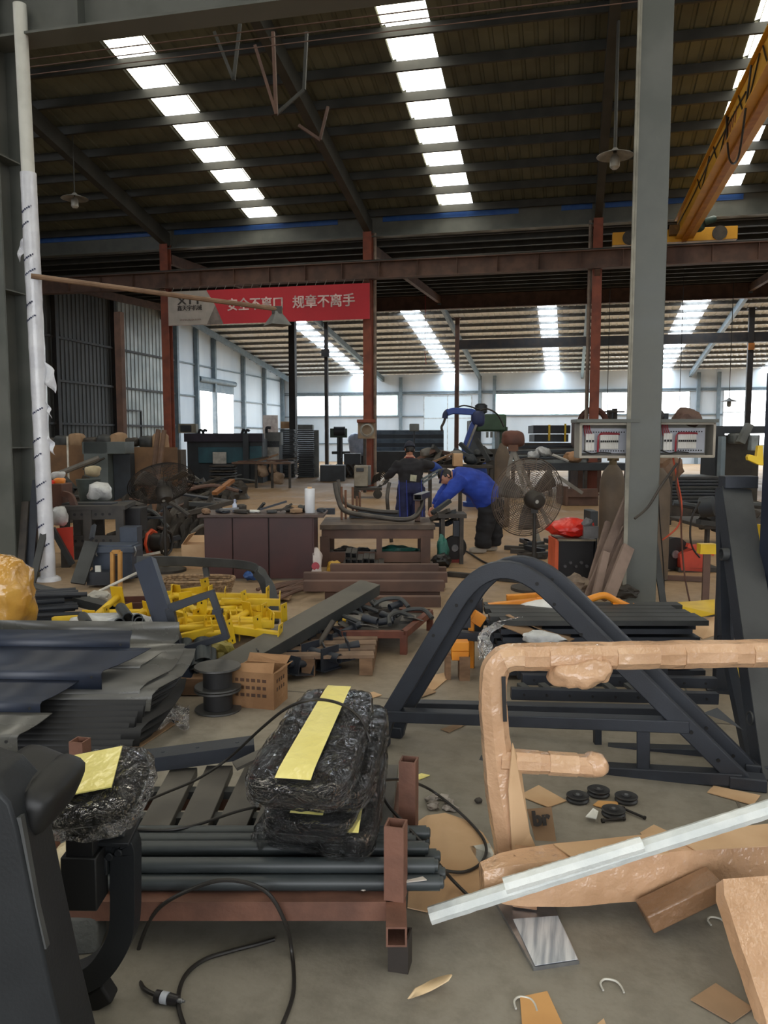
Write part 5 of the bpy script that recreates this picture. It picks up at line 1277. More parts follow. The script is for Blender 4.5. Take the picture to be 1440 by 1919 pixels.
# far left: yellow wrapped bag, black rods, beam, white stick
q = MB(); q.sbox(AD(8,1122,5.5)-V((0,0,0)), (.36,.35,.58), VIEW, n=3, sub=4, amp=.05, freq=5, seed=4); 
solo('wrapped_roll', q, M('yellow_wrap', (206,158,74), (180,130,54), rough=.25, scale=4, bump=.6, bscale=12, coat=.8), 'amber plastic-wrapped bundle at the left edge above the panel stack', 'wrapped bundle')
q = MB(); q.box(flat(8,1200,5.5)+V((0,0,.12)), (.4,.35,.24), VIEW); solo('crate', q, ironm, 'dark crate under the amber bundle', 'crate')
rnd = random.Random(4)
for k in range(18):
    z = .03+.055*(k % 6); a = flat(20+rnd.uniform(-30,20), 1150, 6.4+.08*(k//6)); c = flat(135+rnd.uniform(-20,40), 1150, 6.6+.1*(k//6)); a.z, c.z = z+rnd.uniform(0,.03), z; q = MB(); q.tube([a, c], .02, 8)
    solo('black_rod', q, dsteel, 'long black rod in the bundle behind the panel stack', 'rod', 'black rods at the left')
a, c = AD(10,1090,7.3), AD(212,1142,6.6); q = MB(); q.hbar(a, c, .12, .07, .006); solo('steel_beam', q, dgrey, 'long grey beam lying above the black rods at the left', 'beam')
a, c = AD(178,1112,7.0), AD(256,1074,7.4); q = MB(); q.tube([a, c], .014, 8); solo('white_stick', q, M('white_paint', (214,210,200)), 'white stick leaning behind the black leaning frame', 'stick')
q = MB(); q.lump(AD(185,1118,6.9), (.2,.12,.1), 5, amp=.5); solo('white_rag', q, M('dusty_white', (186,182,172), (160,156,148), rough=.8), 'dusty white rag at the foot of the white stick', 'rag')
t = thing('wooden_tray', 'brown wooden tray with rounded corner left of the wicker basket', 'tray', flat(260,1130,7.2))
m = VIEW @ MX.Rotation(.15,3,'Z'); p = flat(264,1120,7.2)
q = MB(); q.box(p+V((0,0,.03)), (.36,.3,.02), m); part('bottom', q, M('tray_brown', (96,56,40)), t)
for x, y, s in ((0,-.15,(.36,.02,.12)),(0,.15,(.36,.02,.12)),(-.18,0,(.02,.3,.12)),(.18,0,(.02,.3,.12))): q = MB(); q.box(p+m @ V((x,y,.08)), s, m); part('side', q, M('tray_brown', (96,56,40)), t)
q = MB(); q.lump(AD(470,1078,8.85), (.16,.12,.11), 3, amp=.3); solo('blue_bag', q, M('blue_bag', (48,88,150), (36,66,120), rough=.35), 'small blue plastic bag right of the wicker basket', 'bag')
# ================================================================ middle ground: desk, welding table, people, fans
def desk_box(name, lab, cat, c, s, m, **k):
    q = MB(); q.box(c, s, VIEW); return solo(name, q, m, lab, cat, **k)
maroon = M('maroon_laminate', (66,32,30), (54,27,26), rough=.5, scale=2)
p = flat(488, 1095, 8.95); B = lambda x, y, z: p+VIEW @ V((x, y, z))
t = thing('desk', 'dark maroon office desk, its closed back to the camera, cluttered with tools', 'desk', p)
q = MB(); q.box(B(.02,.28,.735), (1.42,.66,.03), VIEW); part('desk_top', q, M('desk_top', (82,62,52), (64,48,42), rough=.5), t, bev=.004)
for x, w_ in ((-.46,.31),(-.10,.40),(.355,.49)):
    q = MB(); q.box(B(x,.0,.37), (w_-.006,.02,.69), VIEW); part('back_panel', q, maroon, t, bev=.002)
q = MB(); q.box(B(0,.02,.37), (1.2,.012,.70), VIEW); part('gap_backing', q, M('desk_shadow', (40,22,20)), t)  # added dark backing, keeps light from showing between the back panels
for x in (-.61,.60):
    q = MB(); q.box(B(x,.27,.36), (.025,.54,.72), VIEW); part('side_panel', q, maroon, t)
zt = .75
t = thing('film_roll', 'white stretch-film roll standing upright at the right end of the desk', 'roll', B(.55,.2,zt))
q = MB(); q.lathe(B(.55,.2,zt), [(.055,0),(.058,.004),(.058,.275),(.055,.28)], 24); part('film', q, M('film_white', (226,228,232), (206,210,216), rough=.3, scale=3), t)
q = MB(); q.pipe(B(.55,.2,zt), B(.55,.2,zt+.30), .026, .004, 16); part('core', q, card, t)
t = thing('spray_bottle', 'small white and blue bottle on the left part of the desk', 'bottle', B(-.33,.3,zt))
q = MB(); q.lathe(B(-.33,.3,zt), [(.024,0),(.027,.005),(.027,.09),(.012,.11),(.012,.12)], 16); part('body', q, M('bottle_white', (196,204,224)), t)
q = MB(); q.lathe(B(-.33,.3,zt+.12), [(.014,0),(.014,.03)], 12); part('cap', q, M('bottle_cap', (160,164,190)), t)
for (x,y,z,s,mm,nm,lab) in ((-.62,.1,.03,(.24,.09,.06),woodm,'timber_block','pale timber block on the left end of the desk'),(-.27,.4,.04,(.1,.1,.09),ironm,'machine_vice','black cup-shaped vice part behind the bottle'),
    (-.22,.12,.025,(.2,.07,.05),ironm,'grinder','dark angle grinder body by the bottle'),(-.1,.2,.02,(.16,.1,.03),paper,'paper_pad','pale paper pad in the middle of the desk'),
    (.12,.15,.02,(.12,.08,.035),dgrey,'steel_offcut','grey steel offcut in the middle of the desk'),(.4,.15,.03,(.14,.1,.06),cardd,'small_carton','small brown carton left of the standing film roll'),
    (.68,.25,.03,(.12,.1,.05),dsteel,'switch_box','dark switch box right of the standing film roll'),(-.45,.2,.02,(.2,.12,.04),dsteel,'tool_case','flat dark tool case near the timber block')):
    q = MB(); q.sbox(B(x,y,zt+z), s, VIEW @ MX.Rotation(x*2,3,'Z'), n=6, sub=2); solo(nm, q, mm, lab, 'tool' if mm in (ironm,dgrey,dsteel) else 'object')
for k, (x0,z0,x1,z1,lab) in enumerate(((-.02,.04,.28,.13,'black lever tool lying raised in the middle of the desk'),(.05,.02,.36,.05,'long black file on the desk'),(.2,.02,.34,.10,'dark pliers-like tool on the desk'),(-.5,.03,-.28,.05,'thin steel rod on the left of the desk'),(-.06,.02,.02,.11,'short grey punch leaning on the desk'))):
    q = MB(); q.bar(B(x0,.2+.03*k,zt+z0), B(x1,.25,zt+z1), .035, .022); solo('hand_tool', q, [dsteel,ironm,ironm,brightm,dgrey][k], lab, 'tool')
for k in range(4):
    q = MB(); q.lump(B(.3+.07*k,.3,zt+.04), (.11,.1,.09), k+3, amp=.4, sub=2); solo('rag', q, [ironm, cardd, dgrey, ironm][k], 'greasy crumpled rag on the desk, %s' % ['left of three others','beside the small carton','close to the film roll','behind the film roll'][k], 'rag')
# carton at desk, left
p = flat(367,1046,9.9); t = thing('carton', 'open brown carton on the floor left of the desk', 'carton', p); B = lambda x,y,z: p+VIEW @ V((x,y,z))
for c_, s in (((0,-.13,.15),(.28,.008,.3)),((0,.13,.15),(.28,.008,.3)),((-.14,0,.15),(.008,.26,.3)),((.14,0,.15),(.008,.26,.3)),((0,0,.01),(.28,.26,.01))): q = MB(); q.box(B(*c_), s, VIEW); part('side', q, card, t)
q = MB(); q.slab([B(-.14,-.13,.3),B(-.14,.13,.3),B(-.02,.1,.43),B(-.06,-.1,.42)], .006); part('flap', q, card, t, smooth=0)
q = MB(); q.slab([B(-.14,.13,.3),B(.14,.13,.3),B(.12,.2,.38),B(-.1,.2,.38)], .006); part('flap', q, card, t, smooth=0)

# welding table
p = flat(708,1066,9.9); B = lambda x,y,z: p+VIEW @ V((x,y,z))
tw = M('welding_table_steel', (96,80,66), (72,60,52), rough=.6, scale=5, bump=.1)
t = thing('welding_table', 'heavy rusty steel welding table with lower shelf frame', 'table', p)
q = MB(); q.box(B(0,.5,.50), (1.44,1.0,.06), VIEW); part('table_top', q, tw, t, bev=.004)
q = MB(); q.box(B(0,.06,.41), (1.40,.07,.11), VIEW); part('apron', q, redox2, t)
for x in (-.66,.02,.60):
    for y in (.06,.94):
        if x == .02 and y > .5: continue
        q = MB(); q.box(B(x,y,.19), ((.07 if x == .02 else .12),.1,.38), VIEW); part('leg', q, redox2, t)
q = MB(); q.box(B(-.05,.06,.12), (1.3,.06,.13), VIEW); part('shelf_rail', q, redox2, t)
q = MB(); q.box(B(-.05,.5,.09), (1.3,.8,.02), VIEW); part('shelf', q, ironm, t)
zt = .53
Q = lambda x, y, d: AD(x, y, d)
for k, (pts, r_, lab) in enumerate((([(628,905,10.5),(634,935,10.4),(648,958,10.3),(700,968,10.2),(756,974,10.1),(780,966,10.2),(790,948,10.4),(792,936,10.5)], .032, 'thick bent grey tube lying U-shaped across the welding table'),
      ([(634,900,10.9),(640,930,10.8),(655,948,10.7),(700,957,10.6),(745,960,10.6)], .028, 'second bent tube behind the U-shaped one on the welding table'),
      ([(730,905,12.3),(726,930,12.2),(728,960,12.2),(734,1016,12.2)], .03, 'bent tube end standing behind the table by the worker'))):
    P_ = [Q(*v) for v in pts]
    if k < 2:
        for v in P_: v.z = max(v.z, zt+r_)
    q = MB(); q.tube(curve(P_, 6), r_, 10); solo('bent_tube', q, M('mill_tube', (88,82,76), (66,62,58), rough=.45, metal=.3), lab, 'tube')
for k, (x, y0) in enumerate(((636,912),(644,918),(658,913),(666,930),(672,922))):
    a = flat(x, 0, 10.55+.1*k); a.z = zt; c = Q(x, y0, 10.55+.1*k); c.x, c.y = a.x, a.y; q = MB(); q.tube([a, c], .016, 8); solo('jig_pin', q, M('pin_rust', (120,82,60)), 'rusty upright jig pin on the welding table, %s' % ['tallest at the left','second','third, tall','shortest','rightmost'][k], 'pin', 'jig pins on the welding table')
for y, d, lab in ((942,10.9,'dark rail lying far back on the welding table'),(950,10.7,'second dark rail lying on the welding table')):
    a, c = Q(655,y,d), Q(748,y+6,d); a.z = c.z = zt+.05; q = MB(); q.bar(a, c, .06, .08); solo('jig_rail', q, dsteel, lab, 'rail', bev=.003)
a, c = Q(783,932,10.2), Q(800,926,10.9); q = MB(); q.hbar(a, c, .105, .075, .008); solo('square_tube', q, M('mill_tube', (88,82,76)), 'hollow rectangular tube pointing at the camera over the table end', 'tube')
q = MB(); q.bar(V((Q(783,940,10.3).x,Q(783,940,10.3).y,zt)), Q(783,940,10.4), .07, .07); solo('tube_support', q, redox2, 'short rusty stand holding the hollow rectangular tube', 'stand')
a, c = Q(600,958,10.6), Q(628,958,10.6); q = MB(); q.bar(a, c, .1, .08); solo('steel_block', q, dsteel, 'small dark block at the left end of the welding table', 'block')
# heap right end of table, under table
rnd = random.Random(31)
for k in range(6): q = MB(); a = B(.72+rnd.uniform(-.05,.15), .3+rnd.uniform(0,.5), .5+.06*(k % 3)); q.bar(a, a+V((rnd.uniform(.1,.3), rnd.uniform(-.2,.2), rnd.uniform(-.05,.2))), .06, .05); solo('steel_bar', q, [dsteel,ironm,dgrey][k % 3], 'dark steel bar in the heap right of the welding table', 'bar', 'heap right of the welding table')
p2 = B(.95,.35,0)
t = thing('machine_stand', 'dark machine stand right of the welding table, before the bending worker', 'stand', p2)
for x in (-.12,.12):
    for y in (-.1,.2): q = MB(); q.box(p2+VIEW @ V((x,y,.3)), (.05,.05,.6), VIEW); part('leg', q, ironm, t)
q = MB(); q.box(p2+VIEW @ V((0,.05,.62)), (.36,.4,.05), VIEW); part('top_plate', q, ironm, t)
q = MB(); q.box(p2+VIEW @ V((.08,.0,.45)), (.12,.1,.2), VIEW); part('motor_box', q, dsteel, t)
for k, (x,z,s,mm,lab) in enumerate(((-.4,.16,(.3,.25,.12),ironm,'greasy rag heap on the lower shelf, left'),(.25,.16,(.55,.3,.13),M('teal_cloth', (44,104,92), (30,80,72), rough=.5, bump=.4),'teal cloth on the lower shelf of the welding table'),(.36,.13,(.3,.2,.12),ironm,'dark bundle beside the teal cloth'),(-.2,.15,(.2,.2,.1),dgrey,'grey lump in the middle of the lower shelf'))):
    q = MB(); q.lump(B(x,.35,z), s, k+2, amp=.4); solo('cloth_heap' if k == 1 else 'rag', q, mm, lab, 'rag')
q = MB(); q.lump(B(.82,.1,.2), (.14,.14,.36), 4, amp=.35); solo('hanging_cloth', q, M('teal_cloth', (44,104,92)), 'teal cloth hanging off the right end of the welding table', 'cloth')
q = MB(); q.lump(B(.8,.0,.09), (.22,.3,.18), 9, amp=.4); solo('dark_bag', q, M('black_bag', (34,34,34), rough=.4), 'black bag on the floor at the table end', 'bag')
# grinding wheel
p2 = flat(852,1032,10.3); t = thing('disc_grinder', 'black disc machine with a red base on the floor by the bending worker', 'machine', p2)
q = MB(); q.lathe(p2+V((0,0,.19)), [(.03,-.03),(.155,-.025),(.165,0),(.155,.025),(.03,.03)], 28, -_FH+_R*.2); part('disc', q, M('wheel_black', (34,32,32)), t)
q = MB(); q.lathe(p2+V((0,0,.19))-_FH*.03, [(.05,0),(.045,.02)], 12, -_FH+_R*.2); part('hub', q, brightm, t)
q = MB(); q.box(p2+VIEW @ V((-.02,.06,.02)), (.22,.2,.04), VIEW); q.box(p2+VIEW @ V((0,.08,.1)), (.06,.06,.18), VIEW); part('base', q, M('base_red', (140,44,38)), t)
q = MB(); q.tube(curve([G(868,1030,.02), G(880,1036,.015), G(905,1052,.015), G(925,1060,.015)],4), .012, 6); solo('cable', q, cable, 'black cable on the floor running from the disc machine past the worker', 'cable')
# stack of square tubes, ends to the camera
p = flat(683,1078,9.3); B = lambda x,y,z: p+VIEW @ V((x,y,z))
for r_ in range(4):
    for k in range(7 if r_ < 2 else (5 if r_ == 2 else 2)):
        x = -.22+.07*k+(.03 if r_ > 1 else 0); q = MB(); e = .03*((k*3+r_) % 4); q.hbar(B(x,-.1+e,.034+.068*r_), B(x,.35+e,.034+.068*r_), .064, .064, .007)
        solo('square_tube', q, ironm, 'short square tube in the stack with open ends facing the camera', 'tube', 'square tube stack before the welding table')
# printed bags
t = thing('cement_bag', 'white printed sack leaning on the desk corner', 'sack', flat(592,1090,9.0)); c_ = AD(591,1056,9.0)
q = MB(); q.sbox(c_, (.15,.12,.38), VIEW, n=3.2, sub=4, amp=.03, freq=7, seed=3); part('sack_body', q, M('sack_white', (206,196,190), (186,176,172), rough=.5, bump=.3), t)
q = MB(); q.lathe(c_-_FH*.062+V((.01,0,-.02)), [(.045,0),(.045,.008)], 20, -_FH); q.lathe(c_-_FH*.064+V((.01,0,-.02)), [(.03,0),(.03,.008)], 20, -_FH); part('red_print', q, M('print_red', (176,72,84)), t)
q = MB(); q.sbox(AD(606,1083,8.9), (.26,.2,.14), VIEW, n=3, sub=4, amp=.04, freq=6, seed=6); solo('white_sack', q, M('sack_white', (206,196,190)), 'slumped white sack on the floor under the leaning printed sack', 'sack')
q = MB(); q.sbox(AD(626,1064,9.05), (.16,.16,.17), VIEW, n=3, sub=4, amp=.035, freq=8, seed=7); solo('yellow_bag', q, M('yellow_sack', (206,164,66), (180,136,50), rough=.45, bump=.4), 'small yellow printed bag right of the leaning white sack', 'bag')

# ---------------------------------------------------------------- people
skinm = M('skin', (196,142,116), (182,126,102), rough=.5, scale=8)
hairm = M('black_hair', (24,22,22), (16,15,15), rough=.5)
def skinned(name, verts, edges, radii, m, parent, sub=2, root=0, crease=.0):
    o0 = ORG[parent.name]
    me = bpy.data.meshes.new(name); me.from_pydata([tuple(V(v)-o0) for v in verts], edges, []); me.update()
    o = bpy.data.objects.new(name, me); col.objects.link(o)
    md = o.modifiers.new('skin', 'SKIN'); md.use_smooth_shade = True; md.branch_smoothing = .6
    for i, r_ in enumerate(radii):
        sv = me.skin_vertices[0].data[i]; sv.radius = r_ if isinstance(r_, tuple) else (r_, r_); sv.use_root = (i == root)
    sb = o.modifiers.new('sub', 'SUBSURF'); sb.levels = sub; sb.render_levels = sub
    bpy.context.view_layer.update()
    dg = bpy.context.evaluated_depsgraph_get(); nm = bpy.data.meshes.new_from_object(o.evaluated_get(dg))
    bpy.data.objects.remove(o)
    for v in nm.vertices:                               # folds of cloth
        if crease:
            w_ = v.co+o0; v.co += v.normal*(crease*NZ.noise(w_*9)+crease*.6*NZ.noise(w_*21))
    nm.materials.clear(); nm.materials.append(m); nm.polygons.foreach_set('use_smooth', [True]*len(nm.polygons))
    o = bpy.data.objects.new(name, nm); col.objects.link(o); o.parent = parent; ORG[o.name] = o0.copy()
    return o
def flesh(name, limbs, m, parent, voxel=.02, crease=0.0, smooth=3):
    """limbs: (side axis, [(point, half width along side, half thickness)]) grown together into one surface"""
    o0 = ORG[parent.name]; q = MB()
    for side, pts in limbs:
        P = [V(p)-o0 for p, a, b in pts]; n = len(P); dense = []
        for i in range(n-1):
            for k in range(5):
                t_ = k/5; g = lambda j: max(0, min(n-1, j))
                A, B_, C_, D_ = P[g(i-1)], P[i], P[i+1], P[g(i+2)]
                pt_ = .5*((2*B_)+(C_-A)*t_+(2*A-5*B_+4*C_-D_)*t_*t_+(3*B_-A-3*C_+D_)*t_**3)
                dense.append((pt_, pts[i][1]*(1-t_)+pts[i+1][1]*t_, pts[i][2]*(1-t_)+pts[i+1][2]*t_))
        dense.append((P[-1], pts[-1][1], pts[-1][2]))
        K = 14; vs = []
        for i, (p, a, b) in enumerate(dense):
            tg = (dense[min(i+1, len(dense)-1)][0]-dense[max(i-1, 0)][0]).normalized()
            x = (V(side)-tg*V(side).dot(tg)).normalized(); y = tg.cross(x)
            vs += [p+x*(a*math.cos(2*PI*j/K))+y*(b*math.sin(2*PI*j/K)) for j in range(K)]
        L = len(dense); fs = [(i*K+j, i*K+(j+1) % K, (i+1)*K+(j+1) % K, (i+1)*K+j) for i in range(L-1) for j in range(K)]
        fs += [tuple(range(K-1,-1,-1)), tuple((L-1)*K+j for j in range(K))]
        q.add(vs, fs)
    me = mesh(name, q, m, 0); o = bpy.data.objects.new(name, me); col.objects.link(o)
    md = o.modifiers.new('grow', 'REMESH'); md.mode = 'VOXEL'; md.voxel_size = voxel
    sm = o.modifiers.new('smooth', 'SMOOTH'); sm.factor = .5; sm.iterations = smooth
    bpy.context.view_layer.update()
    dg = bpy.context.evaluated_depsgraph_get(); nm = bpy.data.meshes.new_from_object(o.evaluated_get(dg)); bpy.data.objects.remove(o)
    if crease:
        for v in nm.vertices:
            w_ = v.co+o0; v.co += v.normal*(crease*NZ.noise(w_*9)+crease*.7*NZ.noise(V((w_.x*8, w_.y*8, w_.z*26))))
    nm.materials.clear(); nm.materials.append(m); nm.polygons.foreach_set('use_smooth', [True]*len(nm.polygons))
    o = bpy.data.objects.new(name, nm); col.objects.link(o); o.parent = parent; ORG[o.name] = o0.copy()
    return o
def hand(name, wrist, direc, palm_n, m, parent, s=1.0, grip=.7, side=1):
    """palm and five bent fingers as one skinned surface"""
    d = V(direc).normalized(); n = (V(palm_n)-d*V(palm_n).dot(d)).normalized(); w_ = d.cross(n)*side; W = V(wrist)
    vs = [W, W+d*.045*s, W+d*.085*s]; ed = [(0,1),(1,2)]; rd = [(.022*s,.026*s),(.03*s,.036*s),(.026*s,.036*s)]
    for k, (off, ln) in enumerate(((-.03,.068),(-.01,.078),(.01,.073),(.029,.056))):
        b0 = W+d*.088*s+w_*off*s; vs.append(b0); i = len(vs)-1; ed.append((2, i)); rd.append(.0105*s)
        a = grip*.6; p1 = b0+(d*math.cos(a)-n*math.sin(a))*ln*.5*s; a2 = grip*1.7; p2 = p1+(d*math.cos(a2)-n*math.sin(a2))*ln*.5*s
        vs += [p1, p2]; ed += [(i,i+1),(i+1,i+2)]; rd += [.0098*s,.008*s]
    b0 = W+d*.035*s-w_*.03*s; i = len(vs); vs += [b0, b0+(d*.6-w_*.6-n*.3).normalized()*.035*s, b0+(d*.9-w_*.4-n*.5).normalized()*.062*s]; ed += [(1,i),(i,i+1),(i+1,i+2)]; rd += [.014*s,.0115*s,.0095*s]
    return skinned(name, vs, ed, rd, m, parent, sub=2)
def head(parent, c, fwd, up, m=skinm, s=1.0):
    f = V(fwd).normalized(); u = (V(up)-f*V(up).dot(f)).normalized(); r_ = f.cross(u)
    mt = MX((r_, f, u)).transposed()
    def shape(p):
        x, y, z = p
        k = 1.0
        if z < 0: x *= 1-.28*min(1,-z/.12); y *= 1-.10*min(1,-z/.12)
        return V((x, y, z))
    q = MB(); b = bmesh.new(); bmesh.ops.create_icosphere(b, subdivisions=4, radius=1); vs = []
    for v in b.verts:
        d = v.co; p = shape((d.x*.076*s, d.y*.096*s, d.z*.118*s))
        ny = p.y
        if d.y > .3:
            g = lambda x0, z0, sx, sz: math.exp(-((p.x/s-x0)/sx)**2-((p.z/s-z0)/sz)**2)
            p.y += s*(.022*g(0,-.028,.012,.022) + .008*g(0,-.01,.008,.03) - .010*(g(-.031,.006,.015,.010)+g(.031,.006,.015,.010)) + .006*(g(0,.03,.05,.010)) + .006*g(0,-.066,.022,.007) - .004*g(0,-.0735,.02,.0025) + .008*g(0,-.1,.02,.014))
        vs.append(V(c)+mt @ p)
    fs = [tuple(v.index for v in fc.verts) for fc in b.faces]; b.free(); q.add(vs, fs)
    for e in (-1, 1): q.sbox(V(c)+mt @ V((e*.079*s,-.008*s,-.012*s)), (.016*s,.032*s,.058*s), mt @ MX.Rotation(e*.3,3,'Z'), n=2.5, sub=2)
    h = part('head', q, m, parent, smooth=60)
    for e in (-1, 1):
        q = MB(); q.sbox(V(c)+mt @ V((e*.030*s,.080*s,.006*s)), (.026*s,.014*s,.011*s), mt, n=2, sub=2); part('eye', q, M('eye_dark', (40,32,30), rough=.2), h)
        q = MB(); q.sbox(V(c)+mt @ V((e*.031*s,.088*s,.027*s)), (.034*s,.012*s,.007*s), mt, n=2.4, sub=2); part('eyebrow', q, hairm, h)
    q = MB(); q.sbox(V(c)+mt @ V((0,.088*s,-.0725*s)), (.042*s,.014*s,.010*s), mt, n=2.2, sub=2); part('lips', q, M('lips', (166,100,88)), h)
    return h, mt
def haircap(parent, c, mt, s=1.0, m=hairm, low=-.045, grow=1.07):
    q = MB(); b = bmesh.new(); bmesh.ops.create_icosphere(b, subdivisions=4, radius=1)
    b.faces.ensure_lookup_table(); keep = {}
    vs = []; fs = []
    for fc in b.faces:
        d = fc.calc_center_median()
        lim = .42 if d.y > .35 else (low/.118 if d.y < .1 else .0)
        if d.z > lim: fs.append(tuple(v.index for v in fc.verts))
    for v in b.verts:
        d = v.co; w_ = 1+.03*NZ.noise(d*6); vs.append(V(c)+mt @ V((d.x*.076*s*grow*w_, d.y*.096*s*grow*w_, d.z*.118*s*grow*w_)))
    b.free(); q.add(vs, fs); return part('hair', q, m, parent, smooth=60, sol=.006)

# worker bending over the table
d2 = 11.2
pj = lambda x, y, o=0: AD(x, y, d2+o)
t = thing('person', 'person in a bright blue work jacket bending over the welding table, seen from the side', 'person', flat(915,1040,d2))
jac = M('blue_work_jacket', (38,70,172), (26,52,140), rough=.75, scale=5, bump=.2, bscale=30)
trs = M('black_trousers', (30,30,34), (22,22,26), rough=.8, scale=5, bump=.2, bscale=30)
pel, wst, chs, nck = pj(928,938), pj(908,912), pj(872,898), pj(851,890)
hip_n, hip_f = pj(926,948,-.10), pj(932,946,.12)
kn_n, kn_f = pj(908,994,-.12), pj(926,996,.12)
an_n, an_f = pj(908,1036,-.12), pj(930,1032,.14)
for v in (an_n, an_f): v.z = .09
to_n, to_f = an_n+V((-.16,-.03,-.045)), an_f+V((-.16,-.03,-.045))
sh_n, sh_f = pj(864,898,-.19), pj(860,886,.19)
el_n, el_f = pj(838,928,-.20), pj(834,918,.16)
wr_n, wr_f = pj(816,956,-.10), pj(812,950,.10)
kn_n, kn_f, an_n, an_f = pj(908,998,-.10), pj(926,998,.12), pj(904,1036,-.10), pj(924,1033,.14)
for v in (an_n, an_f): v.z = .08
to_n, to_f = an_n+V((-.16,-.03,-.04)), an_f+V((-.16,-.03,-.04))
D_ = _FH
flesh('body', [(D_, [(pj(922,948),.15,.14),(pj(897,914),.14,.14),(pj(870,900),.16,.14),(pj(856,892),.12,.09),(pj(846,890),.055,.055)]),
    (D_, [(pj(918,958,-.09),.09,.09),(kn_n,.06,.06),(an_n,.045,.045),(to_n,.04,.03)]), (D_, [(pj(926,956,.11),.09,.09),(kn_f,.06,.06),(an_f,.045,.045),(to_f,.04,.03)]),
    (D_, [(sh_n,.06,.06),(el_n,.045,.045),(wr_n,.03,.03)]), (D_, [(sh_f,.06,.06),(el_f,.045,.045),(wr_f,.03,.03)])], skinm, t)
flesh('jacket', [(D_, [(pj(921,940),.21,.225),(pj(897,912),.21,.215),(pj(874,899),.22,.19),(pj(858,891),.17,.13),(pj(850,889),.085,.085)]),
    (D_, [(pj(868,896,-.16),.11,.12),(el_n,.075,.085),(wr_n.lerp(el_n,.10),.05,.055)]), (D_, [(pj(864,890,.16),.11,.12),(el_f,.075,.085),(wr_f.lerp(el_f,.10),.05,.055)])], jac, t, crease=.014)
flesh('trousers', [(D_, [(pj(912,928),.18,.18),(pj(920,945),.2,.19),(pj(921,962),.19,.17)]),
    (D_, [(pj(916,955,-.09),.12,.15),(kn_n,.105,.125),(an_n,.10,.115)]), (D_, [(pj(926,954,.11),.12,.15),(kn_f,.105,.125),(an_f,.10,.115)])], trs, t, crease=.016)
for a, to in ((an_n, to_n), (an_f, to_f)):
    u = (to-a); u.z = 0; u.normalize(); q = MB(); q.sbox(V((a.x,a.y,.045))+u*.06, (.09,.25,.09), frame3(V((0,0,0)), u), n=3.2, sub=3); part('shoe', q, M('pale_shoe', (176,168,156), (150,142,130)), t)
hc = pj(836,893,0)
hf = (V((-.72,0,-.62)) @ MX.Identity(3)); fwd = _R*-.62-_FH*.25+V((0,0,-.62)); up = _R*-.75+V((0,0,.65))
h_, mt = head(t, hc, fwd, up)
haircap(h_, hc, mt)
q = MB(); q.tube([nck.lerp(hc,.05), nck.lerp(hc,.55)], .056, 12); part('neck', q, skinm, h_)
q = MB(); q.tube([pj(854,891)+V((0,0,0)), pj(848,891)], .085, 14); part('collar', q, jac, t)
hand('hand', wr_n, wr_n-el_n, V((.3,-.2,.9)), skinm, t); hand('hand', wr_f, wr_f-el_f, V((.3,.2,.9)), skinm, t, side=-1)
# face shield he holds before him
q = MB(); q.grid(lambda u,v: pj(829+4*math.sin(u*PI)-6*v, 880+26*v, -.10+.2*u), 8, 6); solo('face_shield', q, M('navy_shield', (30,40,84)), 'dark navy welding shield before the face of the bending worker', 'shield', sol=.006)

# worker standing with back to the camera
d1 = 14.0
pj = lambda x, y, o=0: AD(x, y, d1+o)
t = thing('person', 'person with back to camera in dark jacket, cap and navy apron behind the welding table', 'person', flat(768,990,d1))
dj = M('dark_work_jacket', (38,38,44), (28,28,33), rough=.8, scale=5, bump=.2, bscale=30)
nv = M('navy_apron', (34,42,86), (26,32,66), rough=.75, scale=5, bump=.2, bscale=30)
pel, wst, chs, nck = pj(770,908), pj(770,892), pj(768,872), pj(768,858)
hip_l, hip_r = pj(758,914), pj(783,914); kn_l, kn_r = pj(755,948), pj(784,950); an_l, an_r = pj(756,984), pj(786,984)
for v in (an_l, an_r): v.z = .09
sh_l, sh_r = pj(748,867), pj(790,867); el_l, el_r = pj(734,886,.03), pj(812,874,.12); wr_l, wr_r = pj(722,896,.18), pj(828,884,.32)
S_ = _R
flesh('body', [(S_, [(pj(770,912),.16,.11),(wst,.15,.11),(chs,.17,.11),(pj(768,863),.14,.08),(pj(768,852),.055,.055)]),
    (S_, [(hip_l,.09,.09),(kn_l,.06,.06),(an_l,.045,.045),(an_l+_FH*.15-V((0,0,.04)),.04,.03)]), (S_, [(hip_r,.09,.09),(kn_r,.06,.06),(an_r,.045,.045),(an_r+_FH*.15-V((0,0,.04)),.04,.03)]),
    (_FH, [(sh_l,.055,.055),(el_l,.045,.045),(wr_l,.03,.03)]), (_FH, [(sh_r,.055,.055),(el_r,.045,.045),(wr_r,.03,.03)])], skinm, t)
flesh('jacket', [(S_, [(pj(770,906),.225,.165),(wst,.215,.16),(pj(769,877),.235,.165),(pj(768,866),.215,.13),(pj(768,858),.09,.09)]),
    (_FH, [(pj(750,868),.10,.10),(el_l,.075,.075),(wr_l.lerp(el_l,.15),.055,.055)]), (_FH, [(pj(788,868),.10,.10),(el_r,.075,.075),(wr_r.lerp(el_r,.5),.065,.065)])], dj, t, crease=.014)
flesh('trousers', [(S_, [(pj(770,896),.21,.15),(pj(770,912),.235,.175),(pj(770,924),.235,.17)]),
    (S_, [(hip_l,.13,.15),(kn_l,.125,.13),(an_l,.12,.12)]), (S_, [(hip_r,.13,.15),(kn_r,.125,.13),(an_r,.12,.12)])], nv, t, crease=.014)
flesh('sleeve_guard', [(_FH, [(el_r.lerp(sh_r,.15),.088,.088),(el_r.lerp(wr_r,.3),.09,.09),(el_r.lerp(wr_r,.85),.07,.07)])], M('blue_sleeve', (36,70,150), (28,56,124), rough=.7, bump=.2), t, crease=.008)
